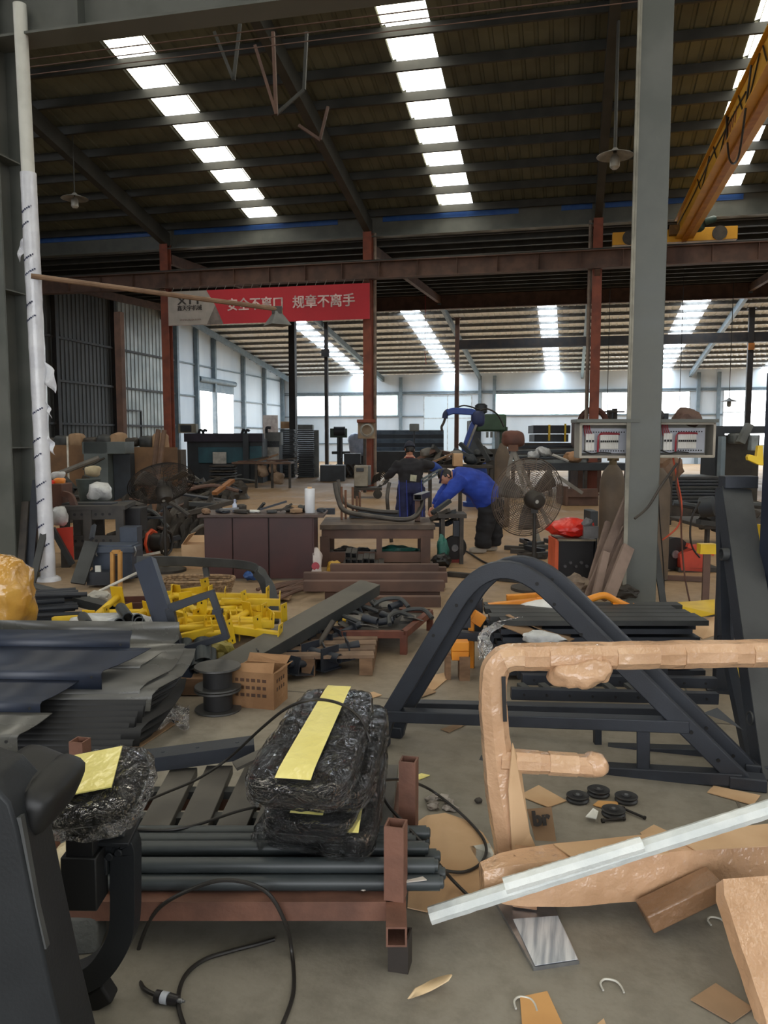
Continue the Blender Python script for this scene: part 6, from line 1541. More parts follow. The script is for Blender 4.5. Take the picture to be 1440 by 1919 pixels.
q = MB(); q.box(pj(775,896,-.19), (.11,.012,.11), VIEW @ MX.Rotation(.1,3,'Y')); part('back_patch', q, M('patch_pale', (196,196,170)), t, label='pale square patch')
for x in (748, 762, 790): q = MB(); q.bar(pj(x,900,-.165), pj(x+2,968,-.16), .016, .006); part('apron_edge', q, M('blue_edge', (42,60,150)), t)
for a in (an_l, an_r): q = MB(); q.sbox(V((a.x,a.y,.05))+_FH*.06, (.1,.28,.10), VIEW, n=3.2, sub=3); part('shoe', q, M('black_shoe', (28,28,30)), t)
hc = pj(768,842); h_, mt = head(t, hc, _FH*.9-_R*.25+V((0,0,-.35)), V((0,0,1))+_FH*.3)
haircap(h_, hc, mt, low=-.07)
q = MB(); q.tube([nck.lerp(hc,.0), nck.lerp(hc,.6)], .058, 12); part('neck', q, skinm, h_)
q = MB(); q.tube([pj(768,862), pj(768,856)], .085, 14); part('collar', q, M('red_collar', (130,44,46)), t)
capm = M('navy_cap', (30,36,56), (24,28,44), rough=.7)
cp = haircap(t, hc+mt @ V((0,0,.012)), mt, m=capm, low=.01, grow=1.2); cp.name = 'cap'
q = MB(); q.sbox(hc+mt @ V((0,.12,.04)), (.15,.1,.014), mt, n=2.5, sub=3); part('cap_brim', q, capm, t)
glv = M('white_glove', (220,220,218), (200,200,198), rough=.8)
hand('glove', wr_l, wr_l-el_l, V((0,-.3,.9)), glv, t, s=1.15); hand('glove', wr_r, wr_r-el_r, V((0,-.3,.9)), glv, t, s=1.1, side=-1)
a, c = pj(790,906,-.1), pj(824,886,.1); 
for e in (0, .06): q = MB(); q.bar(a+V((0,0,e)), c+V((0,0,e)), .03, .03); solo('square_bar', q, M('bar_bluegrey', (110,122,128)), 'pale square bar in front of the standing worker, %s' % ('lower' if e == 0 else 'upper'), 'bar')

# ---------------------------------------------------------------- fans
def fan(name, lab, x, y, d, rad, face, wm, tilt=.1, floor_x=None):
    c = AD(x, y, d); p = V((c.x, c.y, 0)); t = thing(name, lab, 'fan', p, 'pedestal fans')
    ax = V(face).normalized(); e1, e2, _ = basis(ax); cc = c+ax*.16
    q = MB()
    q.lathe(p, [(.03,0),(.24,.0),(.24,.03),(.05,.06),(.03,.09)], 24); part('base', q, ironm, t)
    q = MB(); q.tube([p+V((0,0,.05)), p+V((0,0,c.z*.55))], .024, 10); q.tube([p+V((0,0,c.z*.5)), V((p.x,p.y,c.z-.1))], .019, 10); part('pole', q, M('fan_pole', (46,42,38)), t)
    q = MB(); q.lathe(c-ax*.10, [(.02,0),(.07,.01),(.095,.05),(.095,.16),(.08,.2)], 22, ax); mo = part('motor', q, M('fan_motor', (60,54,48), (44,40,36), rough=.55), t)
    q = MB(); q.lathe(c-ax*.104+e1*.03, [(.02,0),(.018,.006)], 12, ax); part('round_plate', q, M('pale_plate', (200,198,190)), mo)
    q = MB(); q.bar(V((p.x,p.y,c.z-.14)), V((p.x,p.y,c.z-.06)), .07, .05); part('bracket', q, M('fan_pole', (46,42,38)), t)
    rings = MB(); n = 17
    for side, dep in ((-1, .10), (1, .09)):
        for k in range(1, n+1):
            r_ = rad*(.2+.8*k/n); h = dep*(1-(k/n)**2.2)
            o = cc+ax*(side*h); rings.tube([o+e1*(r_*math.cos(2*PI*i/40))+e2*(r_*math.sin(2*PI*i/40)) for i in range(40)], .0028 if k < n else .006, 4, closed=True)
        for i in range(18):
            a = 2*PI*i/18; rings.tube([cc+ax*(side*dep*(1-((.2+.8*j/6))**2.2 if j else side*0+dep))+(e1*math.cos(a)+e2*math.sin(a))*(rad*(.2+.8*j/6)) if j else cc+ax*(side*dep)+(e1*math.cos(a)+e2*math.sin(a))*(rad*.2) for j in range(7)], .003, 4)
    part('wire_guard', rings, wm, t, kind='stuff')
    for k in range(3):
        a0 = 2*PI*k/3+.4; q = MB()
        def bl(u, v):
            a = a0+(v-.5)*.95*(1-.3*u); r_ = .06+(rad*.86-.06)*u
            return cc+(e1*math.cos(a)+e2*math.sin(a))*r_+ax*(.05*(v-.5))
        q.grid(bl, 5, 5); part('blade', q, M('fan_blade', (96,88,80), (80,74,68), rough=.5), t, sol=.004)
    q = MB(); q.lathe(cc-ax*.05, [(.05,0),(.055,.05),(.03,.09)], 16, ax); part('hub', q, ironm, t)
    return t
fan('pedestal_fan', 'large wire-guard pedestal fan seen from behind, next to the bending worker', 1003, 937, 8.4, .425, _FH+_R*-.32+V((0,0,.12)), M('guard_wire', (120,104,92), (96,84,74), rough=.5))
fan('pedestal_fan', 'dark wire-guard pedestal fan at the left, tilted upward before the brown boards', 308, 926, 9.6, .40, _FH*.55+_R*-.35+V((0,0,.75)), M('guard_wire_dark', (52,46,42), (40,36,34)))
# tripod trestle behind the big fan
ap = AD(962,842,12.6); t = thing('tripod', 'pale grey steel tripod trestle standing behind the large fan', 'tripod', V((ap.x,ap.y,0)))
lg = M('tripod_grey', (138,134,126), (112,108,100), rough=.55)
for x, y, o in ((925,990,-.2),(1012,985,-.35),(1040,1000,.3)):
    f_ = AD(x, y, 12.6+o); f_.z = 0; q = MB(); q.bar(ap+V((0,0,.0)), f_, .055, .05, up=_FH); part('leg', q, lg, t)
q = MB(); q.box(ap+V((0,0,.02)), (.14,.12,.1), VIEW); part('head_block', q, M('pin_rust', (120,82,60)), t)
a, c = AD(1046,893,12.5), AD(1092,924,12.5); q = MB(); q.bar(a, c, .05, .05, up=_FH); part('brace', q, lg, t)
q = MB(); q.sbox(AD(962,822,12.8), (.34,.3,.26), VIEW, n=4, sub=3, amp=.02, freq=5); solo('rusty_motor', q, M('rust_motor', (104,66,54), (82,54,46), rough=.7), 'rust-brown rounded motor on top of the pale tripod', 'motor')
# ================================================================ overhead: crane, banner, lamps, white pole
zc = ZR+.56
cx = AY(1282, 450, YG-.5).x
t = thing('bridge_crane', 'yellow overhead bridge crane with its end carriage on the far runway', 'crane', (cx, YG-.45, zc))
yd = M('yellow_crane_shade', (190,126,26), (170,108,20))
y0c, y1c = YG-.2, YN+.1
q = MB(); q.box((cx, (y0c+y1c)/2, zc+.40), (.30, y0c-y1c, .56)); part('girder_web', q, yellowm, t, bev=.004)
q = MB(); q.box((cx, (y0c+y1c)/2, zc+.11), (.46, y0c-y1c, .03)); part('bottom_flange', q, yellowm, t)
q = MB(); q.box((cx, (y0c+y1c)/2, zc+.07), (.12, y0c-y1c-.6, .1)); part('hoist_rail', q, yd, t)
q = MB(); q.box((cx, (y0c+y1c)/2, zc+.685), (.44, y0c-y1c, .03)); part('top_flange', q, yellowm, t)
xa, xb = AY(1148, 455, YG-.5).x, AY(1382, 442, YG-.5).x
for yy in (YG-.45, YN):
    q = MB(); q.box(((xa+xb)/2, yy, zc+.20), (xb-xa, .26, .34)); part('end_carriage', q, yellowm, t, bev=.01)
    for x in (xa+.45, xb-.45): q = MB(); q.lathe((x, yy-.16, zc+.205), [(.19,0),(.19,.03),(.16,.03),(.16,.07)], 20, (0,1,0)); part('wheel', q, ironm, t)
q = MB(); q.lathe((cx+.1, YG-.8, zc+.34), [(.10,0),(.16,.03),(.16,.3),(.12,.36)], 18, (1,-.5,0)); q.lathe((cx+.45, YG-.95, zc+.42), [(.06,0),(.09,.02),(.09,.25),(.05,.3)], 14, (1,-.3,.2)); mt_ = part('drive_motor', q, M('motor_green', (44,74,72), (34,58,56), rough=.5), t)
q = MB(); q.box((cx-.25, YG-.72, zc+.3), (.3,.2,.25)); part('gear_box', q, M('gear_box_dirty', (150,110,60), (110,84,50)), t)
for k, off in enumerate((0, 2.1, 4.6, 6.4)):                        # festoon cable along the girder
    yA = YG-4-off; q = MB(); q.tube(curve([(cx-.17,yA,zc+.62),(cx-.18,yA-.7,zc+.22-.05*k),(cx-.17,yA-1.6,zc+.6)],6), .014, 6); part('festoon_cable', q, cable, t)
q = MB(); q.tube(curve([(cx-.19,YN+8.6,zc+.66),(cx-.2,YN+8.1,zc-.25),(cx-.19,YN+7.3,zc-.5),(cx-.2,YN+6.7,zc+.2),(cx-.19,YN+6.5,zc+.65)],7), .018, 6); part('festoon_cable', q, cable, t)
q = MB(); q.tube(curve([(cx-.165,y0c-.3,zc+.5),(cx-.166,y0c-3,zc+.46),(cx-.165,y0c-6,zc+.52),(cx-.166,y0c-9,zc+.44)],8), .014, 6); part('festoon_cable', q, cable, t)
for k in range(6): q = MB(); q.box((cx-.152, YG-7.2-.22*k, zc+.42), (.004,.09,.26), MX.Rotation(.5,3,'X')); part('red_lettering', q, M('faded_red_print', (150,70,34)), t)
for x, lab in ((AY(1140,700,30).x,'thin pendant cable hanging in front of the far windows'), (AY(1276,700,30).x,'thin pendant cable hanging right of the grey column top')):
    q = MB(); q.tube([(x,30,2.6),(x,30,zdark(30)-.05)], .012, 5); solo('pendant_cable', q, cable, lab, 'cable')

# red safety banner
Yb = YG-.63
b00, b10, b01, b11 = AY(316,608,Yb), AY(693,600,Yb), AY(316,548,Yb), AY(693,529,Yb)
xl, xr = b00.x, b10.x; zb_, zt_ = (b00.z+b10.z)/2, (b01.z+b11.z)/2
t = thing('banner', 'red and grey safety banner with white characters hung under the runway girder', 'banner', ((xl+xr)/2, Yb, zb_))
BX = lambda u, v, w=0: V((xl+(xr-xl)*u, Yb-w, zb_+(zt_-zb_)*v))
q = MB(); q.box(BX(.5,.5,-.02), (xr-xl, .03, zt_-zb_)); part('board', q, M('banner_red', (196,34,48), (184,30,44), rough=.5, scale=.6), t)
q = MB(); q.slab([BX(0,0,.0), BX(.225,0,.0), BX(.245,.55,.0), BX(.2,1,.0), BX(0,1,.0)], .006); part('logo_field', q, M('banner_grey', (176,168,160), (166,160,152), rough=.6), t, smooth=0)
q = MB(); q.slab([BX(.2,0,.004), BX(.285,0,.004), BX(.245,.55,.004)], .006); part('grey_wedge', q, M('banner_darkgrey', (134,124,118)), t, smooth=0)
wt = M('banner_white', (238,210,206)); bk_ = M('banner_black', (66,60,58)); gr_ = M('banner_faint', (150,128,122))
RX = MX.Rotation(R(90), 4, 'X'); H = zt_-zb_
def bt(s, u, v, h, m, bold=0, sx=1):
    o = lettering(s, h, m, t, MX.Translation(BX(u, v, .012)) @ RX, 0, sx)
    if bold:                                            # heavier strokes: the same outline laid again a little to the side
        bm = bmesh.new()
        for iz, (dx, dy) in enumerate(((0,0),(bold,0),(-bold,0),(0,bold*.6),(0,-bold*.6))):
            k = len(bm.verts); bm.from_mesh(o.data); bm.verts.ensure_lookup_table()
            for v_ in bm.verts[k:]: v_.co += V((dx,dy,.0007*iz))
        bm.to_mesh(o.data); bm.free()
bt('安全不离口', .447, .52, .385*H, wt, .011*H, .93); bt('规章不离手', .782, .52, .385*H, wt, .011*H, .98)
bt('XTY', .113, .70, .30*H, bk_, .012*H, 1.35); bt('鑫天宇机械', .113, .49, .17*H, bk_, .004*H, .95); bt('www.xtyjx.com', .115, .16, .10*H, gr_, 0, 1.1)
q = MB()
for k in range(22): q.bar(BX(.02+.045*k,.99,-.02), V((BX(.03+.045*k,1,0).x, Yb+.06, ZR+.03)), .02, .01)
part('lashing', q, M('pale_cord', (150,146,140)), t, kind='stuff')

# leaning white wrapped pole
pt, pb_ = AD(37, 8, 8.75), flat(91, 1093, 8.95)
t = thing('wrapped_pole', 'tall white pole in printed film leaning by the left column', 'pole', pb_)
wp = M('pole_white', (214,214,206), (200,200,192), rough=.5); fw = M('printed_film', (224,226,232), (206,208,216), rough=.3, scale=5, bump=.35, bscale=14, coat=.5)
u_ = (pt-pb_).normalized(); L = (pt-pb_).length
q = MB(); q.tube([pb_+u_*.02, pt], .068, 18); part('pole_tube', q, wp, t)
k = 60; q = MB(); q.tube([pb_+u_*(.03+L*.72*i/k) for i in range(k+1)], .083, 18, scale=[1+.07*NZ.noise(V((i*.5,2,0))) for i in range(k+1)]); fp_ = part('film_wrap', q, fw, t)
q = MB(); q.lathe(pb_, [(.14,0),(.13,.03),(.1,.05)], 18, u_); part('film_wrap', q, fw, t)
q = MB(); e1, e2, _ = basis(u_)
for i in range(17):
    h = .12+.245*i+.05*math.sin(i*3)
    if h > L*.7 or (h > 2.0 and h < 2.75): continue
    for j in range(6):
        a = -PI/2 + (j-2.5)*.24+.3*math.sin(i*2); o_ = e1*math.cos(a)+e2*math.sin(a)
        if o_.dot(_FH) > 0.15: continue
        r_ = .0875+.004*NZ.noise(V((h*4,j,0))); sx = (.018, .014, .020, .008, .022, .016)[(j+i) % 6]
        q.box(pb_+u_*(h+.012*j)+o_*r_, (sx,.004,.016 if j % 2 else .020), frame3(V((0,0,0)), o_, u_))
part('printed_marks', q, M('film_print', (60,66,96)), t, kind='stuff')
for z, s_ in ((.275,.7),(.335,.5),(.405,1.25),(.62,.8)):
    c = pb_+u_*(L*z); q = MB(); q.grid(lambda u,v: c + _R*(.075+.09*u*s_)*(1 if z != .62 else -1) + V((0,0,-.02-.20*v*s_-.1*u)) - _FH*(.03*math.sin(5*u+6*v+z*20)), 6, 6); part('torn_flap', q, fw, t, sol=.002)

# lamp on a long arm
a, c = AD(58, 517, 8.75), AD(526, 580, 9.8)
t = thing('arm_lamp', 'grey floodlight hanging from a long rusty arm in front of the banner', 'lamp', AD(525,612,9.8))
q = MB(); q.tube([a, c], .028, 8); part('arm', q, M('arm_rust', (132,104,80), (108,82,62), rough=.6), t)
lc = AD(520, 598, 9.8)
q = MB(); q.lathe(lc, [(.06,.09),(.07,.06),(.17,-.06),(.18,-.075),(.165,-.07),(.06,.05)], 4, (0,0,1), cap=False); part('shade', q, M('lamp_grey', (120,120,116), (96,96,94), rough=.45), t, smooth=0)
q = MB(); q.box(lc+V((0,0,.105)), (.12,.09,.08), VIEW); part('housing', q, ironm, t)
q = MB(); q.tube(curve([c, c+V((.02,0,-.05)), lc+V((.05,0,.14))],4), .008, 6); part('wire', q, M('yellow_wire', (190,160,60)), t)
q = MB(); q.bar(c+V((0,0,-.02)), lc+V((0,0,.12)), .02, .02); part('yoke', q, ironm, t)
for x, y, d, lab in ((1153,292,15.5,'pendant workshop lamp hanging left of the grey column top'), (140,372,21,'pendant workshop lamp hanging under the roof at the left'), (1367,752,34,'pendant lamp silhouetted against the large bright window')):
    p_ = AD(x, y, d); zt2 = (zroof(p_.y) if p_.y < YG else zdark(p_.y))-(.1 if p_.y < YG else -.02)
    t = thing('pendant_lamp', lab, 'lamp', p_, 'pendant workshop lamps')
    q = MB(); q.tube([p_+V((0,0,.05)), V((p_.x,p_.y,zt2))], .03 if d < 20 else .015, 8); part('stem', q, purlinm, t)
    q = MB(); q.lathe(p_, [(.04,.14),(.07,.10),(.33,.0),(.34,-.01),(.3,.005),(.05,.09)], 18, cap=False); part('shade', q, M('lamp_pale', (150,150,146)), t)
    q = MB(); q.lathe(p_+V((0,0,-.24)), [(.05,0),(.09,.04),(.09,.2),(.05,.26)], 12); part('bulb_guard', q, M('bulb_guard', (170,168,160), rough=.4), t)
# sway bracing under the roof
for k, (a, b_, c) in enumerate((((402,60),(438,150),(450,45)), ((478,85),(518,214),(512,60)), ((518,214),(570,168),(575,60)), ((560,235),(600,262),(615,200)))):
    d = 13+.6*k; A, Bq, C_ = AD(*a,d), AD(*b_,d), AD(*c,d)
    for u, v in ((A,Bq),(Bq,C_)): q = MB(); q.bar(u, v, .05, .05); part('sway_brace', q, redox2 if k % 2 else purlinm, ceiling)
for k in range(3):
    q = MB(); z_ = AD(400, 72+15*k, 9.5+1.3*k); q.bar((XL+6, z_.y, z_.z), (4, z_.y, z_.z+.05), .011, .011); part('sag_rod', q, redox2, ceiling)
rb = M('red_ribbon', (214,40,60))
q = MB(); q.bar(AD(797,662,36), AD(799,682,36), .09, .02); q.bar(AD(797,662,36), V((AD(797,662,36).x, AD(797,662,36).y, zdark(AD(797,662,36).y)+.02)), .015, .015); solo('ribbon', q, rb, 'small red ribbon hanging below the far roof', 'ribbon')

# ================================================================ left workbench corner
def junk(name, lab, cat, x, y, d, s, m, rz=0, n=6, amp=0, group=None, seed=1, rx=0):
    q = MB(); q.sbox(AD(x,y,d), s, VIEW @ MX.Rotation(rz,3,'Z') @ MX.Rotation(rx,3,'Y'), n=n, sub=3 if amp else 2, amp=amp, freq=6, seed=seed); return solo(name, q, m, lab, cat, group)
t = thing('steel_bench', 'heavy dark steel bench with rows of drilled holes at the left', 'bench', flat(185,1060,10.0))
bl, br = flat(122,1050,9.9), flat(231,1050,10.0); ax = (br-bl).normalized(); dp = V((-ax.y,ax.x,0)); L = (br-bl).length
bm_ = M('bench_steel', (62,58,54), (48,46,43), rough=.6, scale=5)
q = MB(); c_ = (bl+br)/2+dp*.35+V((0,0,.74)); q.box(c_, (L+.1,.8,.05), math.atan2(ax.y,ax.x)); part('bench_top', q, bm_, t)
for z, h in ((.66,.13),(.33,.13)):
    q = MB(); q.box((bl+br)/2+V((0,0,z)), (L,.06,h), math.atan2(ax.y,ax.x)); part('drilled_beam', q, bm_, t)
    q = MB()
    for k in range(8): q.lathe(bl+ax*(L*(.08+.12*k))+V((0,0,z))-dp*.032, [(.018,0),(.018,.003)], 10, -dp)
    part('bolt_hole', q, M('hole_black', (8,8,9)), t, kind='stuff')
for f in (.02,.42,.97):
    for e in (0,.68): q = MB(); p_ = bl+ax*(L*f)+dp*e; q.box(p_+V((0,0,.36)), (.1,.1,.72), math.atan2(ax.y,ax.x)); part('leg', q, bm_, t)
t = thing('bench_vice', 'rust-brown box-shaped machine with an arm on the drilled bench', 'machine', AD(112,955,10.2))
q = MB(); q.box(AD(108,930,10.3), (.26,.35,.34), VIEW); part('box', q, M('vice_brown', (92,58,44), (72,46,38), rough=.65, scale=5), t, bev=.01)
q = MB(); q.rtube(curve([AD(118,925,10.1), AD(132,930,10.1), AD(140,948,10.05), AD(146,956,10.0)],4), .07,.07, up=_FH); part('arm', q, M('vice_brown', (92,58,44)), t)
q = MB(); q.box(AD(132,957,10.1), (.3,.3,.03), VIEW); part('base', q, M('vice_red', (112,52,40)), t)
junk('orange_bag','small orange bag on top of the rust-brown bench machine','bag',112,902,10.3,(.14,.14,.1),M('bag_orange',(238,150,60),(224,130,44),rough=.4),amp=.02,n=3)
junk('white_bag','white plastic bag behind the small orange bag','bag',110,890,10.5,(.17,.14,.1),M('milky_bag',(214,216,216)),amp=.03,n=3)
junk('red_bag','small red bag next to the white pole','bag',97,904,10.2,(.07,.1,.07),M('red_plastic_bag',(236,52,36)),amp=.02,n=3)
junk('white_bag','large white plastic bag standing at the far end of the drilled bench','bag',186,922,10.6,(.28,.25,.22),M('milky_bag',(214,216,216)),amp=.05,n=3,seed=4)
junk('cloth_sack','cream cloth sack lying on the grey-green bin','sack',174,883,11.0,(.2,.2,.15),M('cream_cloth',(196,182,150),(170,156,126),rough=.8,bump=.4),amp=.04,n=3,seed=2)
q = MB(); q.lathe(flat(166,910,11.1)+V((0,0,.72)), [(.12,0),(.17,.32)], 16); solo('bin', q, M('bin_greygreen',(72,82,80)), 'grey-green bin behind the drilled bench', 'bin')
q = MB(); q.lathe(flat(166,910,11.1), [(.2,0),(.2,.715)], 16); solo('drum', q, ironm, 'dark drum under the grey-green bin', 'drum')
junk('white_bag','white plastic bag hanging beside the white pole below the bench machine','bag',110,966,9.7,(.2,.18,.24),M('milky_bag',(214,216,216)),amp=.05,n=3,seed=7)
for x, w_, lab in ((152,.4,'flat grey steel box on the drilled bench'),(196,.26,'dark steel box on the right end of the drilled bench')):
    q = MB(); q.box(AD(x,948,10.25), (w_,.25,.09), VIEW); solo('steel_box', q, dgrey if x < 160 else dsteel, lab, 'box', bev=.004)
t = thing('red_bin', 'bright red sheet-metal hopper with a dark sloping edge at the white pole', 'hopper', flat(125,1062,9.6)); P = lambda x,y,d=9.5: AD(x,y,d)
q = MB(); q.slab([P(104,990),P(137,987),P(139,1052),P(128,1046)], .02); part('face', q, M('hopper_red', (196,60,40), (178,50,34), rough=.5), t, smooth=0)
q = MB(); q.bar(P(98,990,9.45), P(136,1058,9.45), .06, .05, up=_FH); part('edge_bar', q, dgrey, t)
q = MB(); q.slab([P(104,990),P(137,987),P(137,987,9.8),P(104,990,9.8)], .015); part('rim', q, M('hopper_red', (196,60,40)), t, smooth=0)
for (x0,y0,x1,y1,d,w_,m_,lab) in ((146,1094,172,1016,8.4,.15,dgrey,'wide grey plate leaning in front of the drilled bench'),(172,1010,176,985,8.6,.05,dsteel,'short upright pipe by the wide leaning plate'),(52,1090,70,900,8.8,.10,dsteel,'dark plank standing at the left column'),(38,1100,48,940,8.7,.08,ironm,'rusty flat standing between column and white pole'),(60,1095,84,990,8.6,.07,dgrey,'grey bar leaning on the white pole foot')):
    a, c = AD(x0,y0,d), AD(x1,y1,d+.3); a.z = max(.02,a.z); q = MB(); q.bar(a, c, w_, .03, up=_FH); solo('leaning_bar', q, m_, lab, 'bar')
t = thing('tool_box', 'blue-grey steel tool box with wire handles in front of the drilled bench', 'tool box', flat(218,1075,8.9)); bb = M('tool_blue', (62,72,88), (50,58,72), rough=.5)
q = MB(); q.box(AD(218,1050,8.9), (.44,.26,.38), VIEW); part('case', q, bb, t, bev=.006)
q = MB(); q.box(AD(218,1028,8.85), (.48,.3,.06), VIEW); part('lid', q, bb, t, bev=.006)
for x in (182,252): q = MB(); q.tube(curve([AD(x,1024,8.7),AD(x+(x<200)*-3+(x>200)*3,1034,8.68),AD(x,1042,8.7)],4), .008, 6); part('wire_handle', q, brightm, t)
q = MB(); q.box(flat(246,1008,9.2)+V((0,0,.3)), (.2,.2,.58), VIEW); solo('steel_box', q, bb, 'blue-grey steel box behind the tool box', 'box', bev=.004)
q = MB(); q.box(AD(245,998,9.2)+V((0,0,.0)), (.12,.1,.02), VIEW); solo('paper_card', q, paper, 'pale card lying on the blue-grey steel box', 'card')
t = thing('yellow_bracket', 'small ochre-yellow rectangular frame standing before the tool box', 'frame', flat(217,1098,8.4)); oc = M('ochre_paint', (190,140,70), (168,120,58), rough=.55)
a, c, e, f_ = AD(211,1092,8.4), AD(211,1034,8.4), AD(225,1034,8.4), AD(225,1092,8.4)
a.z = f_.z = 0
for u, v in ((a,c),(c,e),(e,f_)): q = MB(); q.bar(u, v, .035, .05, up=_FH); part('frame_bar', q, oc, t)
q = MB(); q.box(AD(218,1065,8.5), (.06,.03,.28), VIEW); part('core', q, ironm, t)
q = MB(); q.box(AD(190,1082,8.6), (.25,.2,.14), VIEW); solo('steel_box', q, dsteel, 'low dark box left of the ochre frame', 'box')
q = MB(); q.box(AD(184,1066,8.55), (.06,.02,.07), VIEW); solo('tag_plate', q, paper, 'small pale plate on the low dark box', 'plate')
q = MB(); q.box(AD(253,972,10.4), (.24,.3,.3), VIEW); solo('steel_box', q, M('black_box',(34,34,38)), 'black steel box right of the drilled bench', 'box', bev=.006)
q = MB(); q.box(AD(238,960,10.7), (.14,.3,.3), VIEW); solo('steel_box', q, dsteel, 'dark box behind the black box at the drilled bench', 'box', bev=.006)
# orange cable reel
p_ = flat(298,1010,10.9); t = thing('cable_reel', 'orange and black cable reel on the floor behind the left fan pole', 'cable reel', p_); oo = M('reel_orange', (214,84,48), (196,72,40), rough=.45)
fc = (_FH*-.25+_R*1.0).normalized()
for e, m_ in ((-.11, oo), (.11, M('reel_black', (36,34,34)))):
    q = MB(); q.tube([p_+V((0,0,.18))+fc*e+(V((0,0,1))*math.cos(2*PI*i/8)+fc.cross(V((0,0,1)))*math.sin(2*PI*i/8))*.17 for i in range(8)], .022, 6, closed=True)
    q.bar(p_+V((0,0,.03))+fc*e, p_+V((0,0,.33))+fc*e, .03, .02); part('side_ring', q, m_, t)
q = MB(); q.lathe(p_+V((0,0,.18))-fc*.1, [(.11,0),(.13,.02),(.13,.18),(.11,.2)], 18, fc); part('wound_cable', q, cable, t)
for pts, lab in ((((262,1008),(290,1018),(300,1008),(275,1000)),'dark cable loop on the floor left of the cable reel'), (((318,1002),(340,1000),(352,1010),(330,1022),(300,1028)),'dark cable curling on the floor right of the cable reel'), (((250,990),(280,985),(296,994)),'dark cable running from the boxes to the cable reel')):
    q = MB(); q.tube(curve([G(x,y,.015) for x,y in pts],6), .013, 6); solo('cable', q, cable, lab, 'cable')
for x0,y0,x1,y1,lab in ((265,1042,312,1032,'pale stick on the floor before the fan pole'),(330,995,366,968,'long dark beam on the floor left of the carton')):
    a, c = G(x0,y0,.03), G(x1,y1,.08); q = MB(); q.bar(a, c, .03 if x0 < 300 else .12, .03 if x0 < 300 else .12); solo('stick' if x0 < 300 else 'steel_beam', q, M('white_paint',(214,210,200)) if x0 < 300 else dsteel, lab, 'stick' if x0 < 300 else 'beam')

# scrap heap left centre
rnd = random.Random(77); sm = [dsteel, ironm, dgrey, redox2, M('offcut_grey', (112,108,102))]
zones = [(235,330,925,962,11.6,18,'behind the drilled bench'),(330,400,905,960,12.2,20,'left of the desk'),(240,330,880,915,16.5,14,'in front of the brown boards'),(95,165,880,900,15.5,8,'left of the cream sack'),(330,450,885,915,21,18,'before the teal machine')]
for x0,x1,ya,yb,d,n_,lab in zones:
    q = MB(); zt_ = AD((x0+x1)/2, ya, d).z
    for k in range(4):
        c_ = flat(x0+(x1-x0)*(.12+.25*k), 900, d+.2*(k % 2)); q.lump(c_+V((0,0,.02)), ((x1-x0)/1500*d*.42, 1.1, 1.25*zt_*(.75+.25*(k % 2))), k+n_, amp=.5, freq=2.2, sub=3)
    for v in q.v: v.z = max(v.z, .004)
    solo('scrap_mound', q, ironm, 'low dark mound of swarf and small scrap '+lab, 'scrap', kind='stuff', smooth=0)
    for k in range(n_):
        x = rnd.uniform(x0,x1); p_ = flat(x, 900, d+rnd.uniform(-.7,.7)); zmax = AD(x, ya, d).z; p_.z = .05+rnd.random()**1.3*max(.1,zmax*.85-.05)
        ang = rnd.uniform(-.5,.5); ln = rnd.uniform(.3,1.0); u = (_R*math.cos(ang*2)+_FH*math.sin(ang*2)+V((0,0,math.sin(ang)*.6))).normalized(); q = MB(); j = k % 3
        a, c = p_-u*ln/2, p_+u*ln/2; a.z = max(.03,a.z); c.z = max(.03,c.z)
        if j == 0: q.hbar(a, c, .08, .06, .008); nm = 'square_tube'
        elif j == 1: q.bar(a, c, rnd.uniform(.08,.2), .025); nm = 'flat_bar'
        else: q.tube(curve([a, (a+c)/2+V((0,0,.08)), c],4), .03, 7); nm = 'bent_tube'
        solo(nm, q, sm[(k*7+j) % 5], {'square_tube':'dark square tube','flat_bar':'flat steel bar','bent_tube':'bent steel tube'}[nm]+' in the scrap heap '+lab, 'scrap', 'scrap heap '+lab)
a, c = AD(402,925,12.3), AD(436,900,12.8); q = MB(); q.bar(a, c, .09, .05); solo('timber_bar', q, M('orange_timber', (150,98,54), (122,78,44)), 'orange-brown bar sticking out of the scrap heap left of the desk', 'bar')
# brown boards, cabinet
for x0,x1,y0,d,lab,m_ in ((88,158,834,17.5,'brown plywood board standing far left behind the bench','b'),(236,332,838,17.0,'brown board partition between the grey cabinet and the red column','b'),(250,305,856,16.6,'second brown board leaning in front of the partition','b')):
    a, c = flat(x0,900,d), flat(x1,900,d); zt2 = AD((x0+x1)/2,y0,d).z; q = MB(); q.bar(a.lerp(c,.5), a.lerp(c,.5)+V((0,.05,zt2)), (c-a).length, .03, up=_FH); solo('board', q, M('brown_board', (124,94,66), (98,74,54), rough=.8, scale=2), lab, 'board')
t = thing('cabinet', 'grey steel cabinet with a dark open side between the brown boards', 'cabinet', flat(200,960,16)); a, c = flat(156,900,16), flat(236,900,16); W_ = (c-a).length; zt2 = AD(196,828,16).z; mid = a.lerp(c,.5)
cm = M('cabinet_grey', (88,96,96), (74,82,82), rough=.5, scale=2)
q = MB(); q.box(mid+VIEW @ V((-.19*W_,.3,zt2/2)), (W_*.56,.6,zt2), VIEW); part('body', q, cm, t, bev=.006)
q = MB(); q.box(mid+VIEW @ V((0,.3,zt2-.12)), (W_,.6,.24), VIEW); part('top_box', q, cm, t, bev=.006)
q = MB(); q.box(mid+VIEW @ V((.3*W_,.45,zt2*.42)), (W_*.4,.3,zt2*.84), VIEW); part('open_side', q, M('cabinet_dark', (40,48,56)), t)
q = MB(); q.box(mid+VIEW @ V((-.15*W_,-.005,zt2*.6)), (W_*.03,.02,.14), VIEW); part('handle', q, ironm, t)
